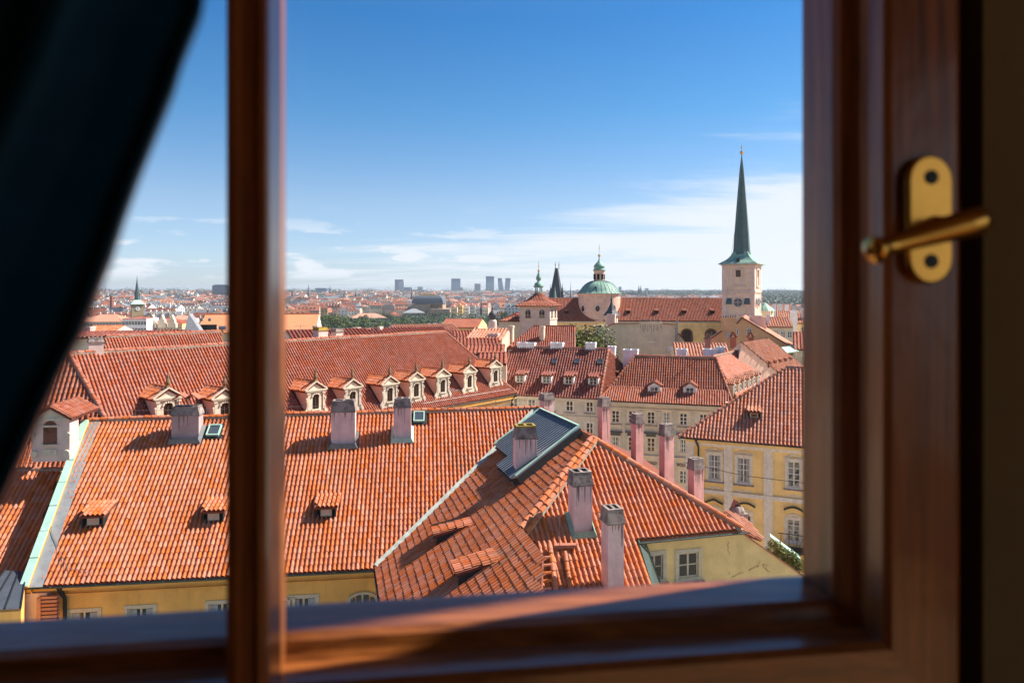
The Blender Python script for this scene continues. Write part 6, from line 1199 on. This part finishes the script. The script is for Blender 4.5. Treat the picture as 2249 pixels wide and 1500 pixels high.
# art nouveau riverside houses
for i, (u0, u1, vt, wm, lab) in enumerate(((990, 1004, 672, BEIGE, 'tan'), (1004, 1016, 668, YELLOW, 'yellow'), (1016, 1030, 670, WHITE, 'white'), (1030, 1043, 668, GREY_PL, 'grey'), (1043, 1056, 671, WHITE, 'chalk white'), (1056, 1072, 673, CREAM, 'cream'))):
    d = 960 + i * 12; t = far_thing('riverside_house', 'tall %s riverside house with turreted gable in the row right of the theatre' % lab, 'house', (u0 + u1) / 2, 715, d); k = d / F; b = MB(); fbox(b, u0, u1, vt + 3, 716, d, 22, z0=0); um = (u0 + u1) / 2; zt = H - (vt + 3 - 645) * k; x0, x1 = P(um - 3.5, 0, d)[0], P(um + 3.5, 0, d)[0]; b.prism([A3(x0, d - 1, zt), A3(x1, d - 1, zt), A3((x0 + x1) / 2, d - 1, zt + 5 * k)], A3(0, 8, 0)); b.build('wall', wm, t)
    b = MB(); x0, x1 = P(u0, 0, d)[0], P(u1, 0, d)[0]; b.prism([A3(x0, d + .5, zt), A3(x0, d + 11, zt + 5.5 * k), A3(x0, d + 21.5, zt)], A3(x1 - x0, 0, 0)); b.build('roof', TILE_RED, t); b = MB()
    for r in range(5):
        for c_ in range(4): uu = u0 + 1.5 + c_ * (u1 - u0 - 3) / 3.4; fbox(b, uu, uu + 1.3, vt + 8 + r * 7, vt + 12 + r * 7, d - .25, .4)
    b.build('windows', GLASS, t)['kind'] = 'stuff'
b = MB(); od = far_thing('onion_dome_turret', 'black onion dome on a pink turret above the middle roofs', 'turret', 1082, 712, 150); k = .1; c = P(1082, 645, 150); b.lathe(A3(c[0], c[1], H), [(r * k, zpx(v, k)) for r, v in ((6.5, 702), (7, 699), (9, 695), (8.6, 689), (5, 685), (2, 682.5), (1.2, 680), (.8, 676), (.2, 668))], 14); b.build('dome', SLATE, od, smooth=True); b = MB(); b.lathe(A3(c[0], c[1], H), [(9 * k, zpx(760, k)), (9 * k, zpx(706, k)), (7 * k, zpx(702, k))], 12); b.build('wall', ROSE, od)
# towers of the business district
TG = mat('tower_blue_glass', (.03, .13, .24), .15, scale=.02, spec=.9); TG2 = mat('tower_pale', (.40, .43, .46), .4, scale=.02); TG3 = mat('tower_brown', (.28, .24, .21), .6, scale=.02); TB = mat('tower_band', (.14, .25, .36), .4, scale=.02)
def highrise(label, parts, d=4300, m=TG):
    u0 = parts[0][0]; t = far_thing('office_tower', label, 'office tower', u0, 650, d)
    for u0, u1, vt, mm, dd in parts:
        b = MB(); fbox(b, u0, u1, vt, 652, d + dd, (u1 - u0) / F * d * .8, z0=10); b.build('block', mm, t); b = MB(); v = vt + 1.5
        while v < 643: fbox(b, u0 - .05, u1 + .05, v, v + .55, d + dd - 2, 2.5); v += 1.9
        b.build('floor_band', TB, t)['kind'] = 'stuff'
    return t
highrise('pale twin slab high-rise with white edge left of the theatre', [(867, 885, 614, TG3, 0), (875, 887, 619, TG2, -40)])
highrise('blue glass high-rise with stepped shoulder and mast', [(991, 1011, 612, TG, 0), (1008, 1016, 631, TG, 10), (981, 1018, 638, TG2, 30)])
highrise('small brown slab high-rise between the blue towers', [(1042, 1055, 623, TG3, 0)])
highrise('tallest blue green glass tower left of the splayed pair', [(1067, 1085, 607, TG, 0)])
for lab, q in (('left half of the splayed pair of office towers', ((1093, 611), (1102, 611), (1107, 640), (1095, 640))), ('right half of the splayed pair of office towers', ((1110, 611), (1121.5, 611), (1119, 640), (1108, 640)))):
    t = far_thing('office_tower', lab, 'office tower', q[0][0], 650, 4300); b = MB(); b.prism([P(u, v, 4300) for u, v in q], A3(0, 40, 0)); fbox(b, q[3][0], q[2][0], 640, 652, 4300, 40, z0=10); b.build('block', TG, t)
highrise('low blue office slab on the left skyline', [(692, 717, 633, TG, 0)], 3200)
highrise('big dark block with pale crown beside the window bar', [(466, 502, 627, mat('dark_slab', (.10, .10, .12), .5), 0), (470, 500, 625, TG2, 10)], 2300)
highrise('faceted dark block on the skyline before the pale twin slab', [(829, 840, 640, TG3, 0)], 3800)
highrise('low glass office block right of the pale twin slab', [(887, 903, 631, TG, 0), (900, 935, 637, TG, 20)], 3900)
highrise('small stepped block with flat top over the theatre', [(917, 928, 630, TG, 0)], 4400)
highrise('long pale congress hall under the splayed towers', [(1085, 1128, 638, TG2, 0), (1015, 1090, 641, TG2, 60)], 3900)
highrise('long row of pale flats left of the belfry lantern', [(1129, 1146, 639, TG2, 0), (1150, 1160, 639, TG2, 20), (1163, 1174, 640, TG2, 0)], 3600)
highrise('slender glass cylinder tower right of the green dome', [(1359, 1365, 630, TG, 0)], 4300)
highrise('pale stepped high-rise right of the twin black spires', [(1417, 1424, 633, TG2, 0), (1424, 1428, 637, TG2, 10)], 4400)
highrise('flat roofed block between bridge tower and dome', [(1236, 1252, 641, TG2, 0), (1256, 1275, 642, TG3, 0)], 3000)
hr_ = far_thing('hilltop_church', 'twin black spired church on the far wooded hill', 'church', 1405, 652, 2600); d = 2600; k = d / F; b = MB(); fbox(b, 1376, 1400, 643, 652, d, 30, z0=10); fbox(b, 1401, 1405, 637, 652, d, 8, z0=10); fbox(b, 1405.5, 1409, 637, 652, d, 8, z0=10)
for u in (1403, 1407.3): c = P(u, 645, d + 4); b.lathe(A3(c[0], c[1], H), [(2.2 * k, zpx(638, k)), (1.2 * k, zpx(633, k)), (.1 * k, zpx(626, k))], 6)
b.build('body', SLATE, hr_)
random.seed(23)
for i in range(34):
    u = random.choice((random.uniform(200, 500), random.uniform(630, 1180), random.uniform(630, 1180), random.uniform(1240, 1480))); w = random.uniform(4, 15); v = random.uniform(638.5, 643); m = min(((abs(k - u), n, 'right' if u > k else 'left') for k, n in ((301, 'old water tower'), (466, 'window bar'), (677, 'needle church spire'), (781, 'tiny domed spire'), (876, 'pale twin slab'), (940, 'theatre crest'), (1001, 'stepped blue high-rise'), (1048, 'brown slab tower'), (1107, 'splayed office pair'), (1185, 'belfry lantern'), (1316, 'green dome'), (1405, 'twin black spires'))))
    d = random.uniform(3000, 4200); t = far_thing('skyline_block', '%s skyline block %s the %s, top %s horizon' % ('very wide' if w > 12 else 'wide' if w > 9 else 'squarish' if w > 6.5 else 'narrow', ('touching' if m[0] < 8 else 'just %s of' % m[2] if m[0] < 25 else 'well %s of' % m[2]), m[1], 'barely above' if v > 641 else 'well above'), 'block', u, 650, d); t['group'] = 'low blocks along the skyline'
    b = MB(); fbox(b, u, u + w, v, 652, d, 25, z0=10); b.build('block', random.choice((TG, TG2, TG3, TG3)), t)
random.seed(7)
# riverside trees
for i, (u, vt, w, d, m) in enumerate(((700, 700, 22, 560, LEAF_D), (724, 693, 26, 600, LEAF), (745, 694, 30, 560, LEAF_Y), (768, 700, 26, 600, LEAF_D), (785, 704, 22, 600, LEAF), (798, 693, 16, 680, LEAF_D), (812, 704, 26, 600, LEAF), (835, 706, 26, 600, LEAF_D), (857, 691, 20, 760, LEAF_D), (880, 701, 22, 700, LEAF), (898, 710, 20, 640, LEAF_Y), (1088, 690, 22, 520, LEAF_D), (1104, 685, 24, 600, LEAF_D), (1120, 692, 22, 480, LEAF_Y), (1136, 688, 20, 560, LEAF), (1128, 684, 18, 700, LEAF_D), (658, 697, 24, 600, LEAF_D))):
    k = d / F; c = P(u, 645, d); hgt = H - (vt - 645) * k; tree(('dark green', 'fresh green', 'yellow green')[(LEAF_D, LEAF, LEAF_Y).index(m)] + ' riverside tree, %s from the left in the tree belt' % (('first second third fourth fifth sixth seventh eighth ninth tenth eleventh twelfth thirteenth fourteenth fifteenth sixteenth seventeenth').split()[sorted([700, 724, 745, 768, 785, 798, 812, 835, 857, 880, 898, 1088, 1104, 1120, 1136, 1128, 658]).index(u)]), A3(c[0], c[1], 0), hgt, w * k * .85, m, n=1500, size=.62, group='trees along the river bank', nb=11, trunk=.1)

for i in range(16):
    u = 664 + i * 27 + random.uniform(-6, 6); d = random.uniform(430, 520) if u < 880 else random.uniform(600, 700); k = d / F; c = P(u, 645, d); hgt = H - (random.uniform(706, 713) - 645) * k
    o = tree(('dark' if i % 2 else 'olive') + ' low tree filling the belt below the ' + ('needle spire', 'smooth orange roof end', 'grey gabled block', 'pinnacled spire', 'long cream palace west end', 'long cream palace centre', 'long cream palace east end', 'grey office block', 'theatre left corner', 'theatre middle', 'theatre right corner', 'tan riverside house', 'white riverside house', 'grey riverside house', 'cream riverside house', 'onion dome')[i], A3(c[0], c[1], 0), max(4, hgt), 5.5, LEAF_D if i % 2 else LEAF, n=900, size=.55, group='low trees of the river island', nb=9, trunk=.05)
# ------------------------------------------------------------------ the crowded city: every roof of the old town, then the suburbs
FW = [mat('far_wall_%s' % n, c, .9, scale=.05, var=.12) for n, c in (('cream', (.74, .62, .42)), ('white', (.80, .75, .66)), ('ochre', (.62, .44, .22)), ('grey', (.40, .39, .36)), ('rose', (.60, .42, .33)))]
FR = [mat('far_roof_%s' % n, c, .85, scale=.08, var=.16) for n, c in (('terracotta', (.34, .12, .07)), ('orange', (.44, .18, .10)), ('rust', (.22, .075, .045)), ('grey', (.20, .20, .21)), ('slate', (.07, .075, .09)))]
WN_ = ['cream', 'white', 'ochre', 'grey', 'rose']; RN_ = ['terracotta', 'orange', 'rust red', 'grey metal', 'dark slate']
def house_geo(cx, cyy, z0, w, dp, h, rh, th, hip):
    a = A3(math.cos(th), math.sin(th), 0); b_ = A3(-a[1], a[0], 0); c = A3(cx, cyy, z0); V = [c + a * sx * w / 2 + b_ * sy * dp / 2 for sx, sy in ((-1, -1), (1, -1), (1, 1), (-1, 1))]; V += [v + UP * h for v in V]
    i = dp / 2 * hip; o = .35
    E = [c + a * sx * (w / 2 + o * (hip > 0)) + b_ * sy * (dp / 2 + o) + UP * (h - .15) for sx, sy in ((-1, -1), (1, -1), (1, 1), (-1, 1))]; R = [c - a * (w / 2 - i) + UP * (h + rh), c + a * (w / 2 - i) + UP * (h + rh)]
    Fw = [(0, 1, 5, 4), (1, 2, 6, 5), (2, 3, 7, 6), (3, 0, 4, 7)]; return V, Fw, E, R, a, b_
inst = []; cnt = 0
def blocked(u, d): return (195 < d < 765 and 640 < u < 912) or (430 < d < 1075 and 878 < u < 1082) or (195 < d < 640 and 1068 < u < 1150) or 118 < d < 560 and (1060 < u < 1330 or 1330 <= u < 1700) and d < 175 or (d < 125) or (560 < d < 760 and 640 < u < 910) or (900 < d < 1060 and 880 < u < 1080) or (700 < d < 960 and 765 < u < 990) or (240 < d < 440 and 165 < u < 425) or (260 < d < 520 and 1205 < u < 1240)
d = 125.0
while d < 4400:
    step = 15 + d * .012 if d < 1500 else 34 + (d - 1500) * .014; x0, x1 = (130 - 1124.5) / F * d, (1785 - 1124.5) / F * d; x = x0 + random.uniform(0, 8); wmean = 13 + d * .006 if d < 1500 else 26
    rowth = rad(random.uniform(-22, 22))
    while x < x1:
        w = wmean * random.uniform(.6, 1.7); u = x / d * F + 1124.5; yy = d + random.uniform(-.3, .3) * step + (x * .12 if d < 900 else 0)
        if 505 < u < 622 and d > 200: x += w; continue
        yy = max(yy, 126)
        if not blocked(u, d) and not (u > 1655 and d > 850) and not (u > 1335 and d > 2500) and random.random() < (.93 if d < 1400 else .8):
            z0 = float(terr(x, yy)); hmax = (H + (6 if d > 2500 else 0) - z0) * .78
            h = random.uniform(9, 15.5) if d < 500 else random.uniform(9, 17) + (random.random() < .05) * 5
            if d < 260: h = min(h, 11.5)
            if d < 440 and 870 < u < 1090: h = min(h, max(5, H - 5 - (710 - 645) / F * yy))
            inst.append((x + w / 2, yy, z0, w, random.uniform(10, 15) if d < 1500 else random.uniform(12, 20), h, random.uniform(2.8, 6) if random.random() < .88 else 1.0, rowth + rad(random.choice((0, 0, 90)) + random.uniform(-9, 9)), random.choice((0, 0, 0, 1)), random.choices(range(5), (8, 7, 4, 5, 3))[0], random.choices(range(5), (7, 4, 8, 7, 5))[0], u, d))
        x += w * random.uniform(.98, 1.12)
    d += step
LM = [(243, 'brick factory chimney'), (301, 'old water tower'), (415, 'pale slate gable'), (470, 'window bar'), (640, 'window bar'), (677, 'needle church spire'), (725, 'pinnacled dark spire'), (781, 'tiny domed spire'), (834, 'faceted skyline block'), (876, 'pale twin slab'), (940, 'theatre roof'), (1001, 'stepped blue high-rise'), (1048, 'brown slab tower'), (1076, 'tallest glass tower'), (1107, 'splayed office pair'), (1185, 'belfry lantern'), (1253, 'thin black spire'), (1316, 'green dome'), (1405, 'twin black spires'), (1628, 'church tower'), (1684, 'copper roofed annex'), (1765, 'window stile')]
def far_label(q):
    u, d, w, h, hip, wi, ri = q[11], q[12], q[3], q[5], q[8], q[9], q[10]; m = min(LM, key=lambda k: abs(k[0] - u)); du = u - m[0]
    side = 'straight below' if abs(du) < 7 else ('just right of' if du > 0 else 'just left of') if abs(du) < 22 else ('well right of' if du > 0 else 'well left of')
    return '%s %s walled house, %s %s roof, %s the %s' % ('narrow' if w < 12 else 'wide' if w > 17 else 'mid-sized', WN_[wi], 'hipped' if hip else 'gabled', RN_[ri], side, m[1])
inst.sort(key=lambda q: q[1]); print('houses', len(inst))
JV, JF, JM = [], [], []; ind = 0
for q in inst:
    cx, cyy, z0, w, dp, h, rh, th, hip, wi, ri, u, d = q; V, Fw, E, R, a, b_ = house_geo(cx, cyy, z0 - 1, w, dp, h, rh, th, hip)
    vtop = 645 + (H - (z0 + h + rh)) / cyy * F; single = ind < 290 and d > 150 and not hidden(u, vtop) and vtop < 730
    bodies = MB(); roofb = MB(); bodies.add(V, Fw); roofb.add(E + R, [(0, 1, 5, 4), (2, 3, 4, 5)] + ([(1, 2, 5), (3, 0, 4)] if hip else []))
    if not hip: bodies.add([V[4], V[7], R[0]], [(0, 1, 2)]); bodies.add([V[5], V[6], R[1]], [(0, 2, 1)])
    extra = MB(); win = MB(); nc = random.choice((1, 2, 2, 3)) if d < 1600 else random.choice((0, 1))
    for _ in range(nc): f = random.uniform(-.38, .38); g = random.uniform(-.2, .2); c = A3(cx, cyy, z0 + h + rh * .35) + a * w * f + b_ * dp * g; extra.cbox(c, a * random.uniform(.4, .9), b_ * .35, rh * .5 + random.uniform(.5, 1.1))
    if d < 1500:
        for n_o, t_o, L_, D_ in ((-b_, a, w, dp), (b_, a, w, dp), (a, b_, dp, w), (-a, b_, dp, w)):
            if n_o[1] * cyy + n_o[0] * cx > 0: continue
            nx = max(2, int(L_ / 3.2)); nz = 3 if d < 700 else 2
            for i in range(nx):
                for j in range(nz): c = A3(cx, cyy, z0 + h - 2.6 - j * 3.1) + n_o * (D_ / 2 + .04) + t_o * L_ * ((i + .5) / nx - .5); win.add([c - t_o * .55, c + t_o * .55, c + t_o * .55 + UP * 1.6, c - t_o * .55 + UP * 1.6], [(0, 1, 2, 3)])
        if rh > 2.5 and random.random() < .6:
            sl = rh / (dp / 2); sg = -1 if b_[1] > 0 else 1
            for i in range(max(1, int(w / 5))): c = A3(cx, cyy, z0 + h + rh * .35) + b_ * sg * dp * .30 + a * w * ((i + .5) / max(1, int(w / 5)) - .5) * .8; extra.cbox(c - UP * .5, a * .6, b_ * .7, 1.4)
    if single:
        ind += 1; t = thing('far_house', far_label(q), 'house', (cx, cyy, z0), 'houses of the old town crowded behind the palace')
        bodies.build('wall', FW[wi], t); roofb.build('roof', FR[ri], t)
        if extra.v: extra.build('chimneys_and_dormers', FW[wi], t)['kind'] = 'stuff'
        if win.v: win.build('windows', GLASS, t)['kind'] = 'stuff'
    else:
        for mb, mi in ((bodies, wi), (roofb, 5 + ri), (extra, wi if random.random() < .7 else 4), (win, 10)):
            o = len(JV); JV += mb.v; JF += [tuple(i + o for i in f) for f in mb.f]; JM += [mi] * len(mb.f)
me = bpy.data.meshes.new('distant_city'); me.from_pydata(JV, [], JF); [me.materials.append(m) for m in FW + FR + [GLASS]]; me.polygons.foreach_set('material_index', JM); me.update(); o = bpy.data.objects.new('distant_city', me); COL.objects.link(o); tag(o, 'thousands of distant city houses spreading to the horizon', kind='stuff')
bl = []
for _ in range(260): u = random.uniform(640, 1150); d = random.uniform(540, 900); x = (u - 1124.5) / F * d; r = random.uniform(4, 7); bl.append((A3(x, d, r * .5), (r * 1.5, r, r * .8)))
tag(crown_mesh('riverbank_shrubbery', bl, 24000, .9, LEAF_D, None), 'dark shrubbery and low trees along the hidden river bank', kind='stuff')
# tree clumps between the houses, wooded ridge on the right
bl = []; bl2 = []
for _ in range(900):
    d = random.uniform(1350, 4300); u = random.uniform(150, 1780); x = (u - 1124.5) / F * d; z = float(terr(x, d)); r = random.uniform(6, 11) * (1 + d / 3000); bl.append((A3(x, d, z + r * .7), (r * 1.6, r, r * .9)))
for _ in range(1500):
    u, d = random.choice(((random.uniform(1650, 1800), random.uniform(850, 4400)), (random.uniform(1330, 1800), random.uniform(2500, 4900)), (random.uniform(1330, 1800), random.uniform(3800, 4900)), (random.uniform(140, 1330), random.uniform(4000, 4900)))); x = (u - 1124.5) / F * d; z = float(terr(x, d)); r = random.uniform(10, 17) * min(1.2, .35 + d / 4000); bl2.append((A3(x, d, z + r * .6 + (4 if u > 1450 and d > 3800 else 0)), (r * 2.4, r, r * .75)))
tag(crown_mesh('city_trees', bl, 46000, 2.6, LEAF_D, None), 'dark tree clumps scattered among the distant houses', kind='stuff'); tag(crown_mesh('far_woods', bl2, 90000, 3.6, LEAF_D, None), 'wooded ridge along the horizon', kind='stuff')
# ------------------------------------------------------------------ air
HAZE = bpy.data.materials.new('haze_air'); HAZE.use_nodes = True; t = HAZE.node_tree; t.nodes.clear(); o_ = N(t, 'ShaderNodeOutputMaterial'); v_ = N(t, 'ShaderNodeVolumePrincipled', Density=.00008, Anisotropy=.2); v_.inputs['Color'].default_value = (.78, .88, 1.0, 1); t.links.new(v_.outputs[0], o_.inputs['Volume'])
b = MB(); b.obox((-9600, -450, -4), A3(19200, 0, 0), A3(0, 10100, 0), UP * 106); o = b.build('haze', HAZE); tag(o, 'thin bluish summer haze over the whole city', kind='stuff')

# ------------------------------------------------------------------ rooftop clutter: aerials, rods and loose wires
def aerial(parent, p, h=1.6, arms=4):
    b = MB(); p = np.array(p, float); b.tube([p, p + UP * h], .018, 4); a = hdir(random.uniform(-60, 60)); r = A3(-a[1], a[0], 0); b.bar(p + UP * h * .92 - a * .5, p + UP * h * .92 + a * .5, .02, .02)
    for i in range(arms): q = p + UP * h * .92 + a * (-.45 + .9 * i / (arms - 1)); w = .18 + .05 * i; b.tube([q - r * w, q + r * w], .008, 3)
    b.build('aerial', WIRE, parent)
aerial(lhouse, hit(70, 1000, plN) + UP * .1, 2.2); aerial(lhouse, RL + (RR - RL) * .33 + UP * .1, 1.5); aerial(lhouse, RL + (RR - RL) * .80 + UP * .1, 1.2)
for u in (520 + 140, 820, 905): aerial(palace, Pt(CR, ZPR + .05, u), 1.2)
for u in (1190, 1262, 1325): aerial(g6, Lp(T6, R6, zR + .05, u), 1.7)
for u in (1430, 1540): aerial(g7, Lp(T6, 77.3, 25.05, u), 1.7)
for u, v, d, par in ((1360, 712, 108, fw), (1470, 712, 108, fw), (1600, 698, 100.2, og), (1650, 745, 86, r10), (1735, 806, 53, g8), (1750, 807, 53, g8)): aerial(par, P(u, v, d), 1.8)
b = MB(); b.tube([W8.pt(a80, z8 - 1.6, 1.2), W8.pt(a80 + 4, z8 - 2.2, 1.0), W8.pt(a80 + 10, z8 - 2.4, .8)], .02, 4); b.build('cable', DARK_METAL, g8)
b = MB(); b.tube([hit(u, v, plN) + plN[0] * .12 for u, v in ((104, 1130), (118, 1180), (150, 1250), (205, 1262))], .014, 4); b.build('cable', WIRE, lhouse)
b = MB(); b.tube([hit(u, v, plD) + plD[0] * .14 for u, v in ((1100, 1250), (1140, 1215), (1160, 1195))], .012, 4); b.build('cable', WIRE, lhouse)
# soot smears and lime drips running down the stacks, each a thin film of grime
GR = mat('grime_film', (.30, .21, .19), .95, scale=8)
for ch in [o for o in bpy.data.objects if o.name.split('.')[0] == 'chimney' and o.parent == lhouse and o.type == 'MESH' and len(o.data.vertices) >= 8]:
    vs_ = [np.array(v.co) for v in ch.data.vertices][:8]; n4 = [v_ for v_ in vs_]; z1 = max(v_[2] for v_ in n4); p, q = n4[0], n4[1]; e = q - p; L_ = np.linalg.norm(e[:2]); e = e / np.linalg.norm(e); nn = A3(e[1], -e[0], 0); b = MB()
    for i in range(7):
        x = random.uniform(.05, .92) * L_; w = random.uniform(.02, .07); l = random.uniform(.1, .7) * min(1.2, z1 - p[2]); c = A3(p[0], p[1], z1) + e * min(x, L_ - w) + nn * .004
        b.poly([c, c + e * w, c + e * w * .6 - UP * l, c + e * w * .3 - UP * l])
    off = np.array(ch['_o']) if '_o' in ch else A3(0, 0, 0); b.v = [tuple(np.array(v_) + off) for v_ in b.v]; b.build('grime_streaks', GR, ch)['kind'] = 'stuff'
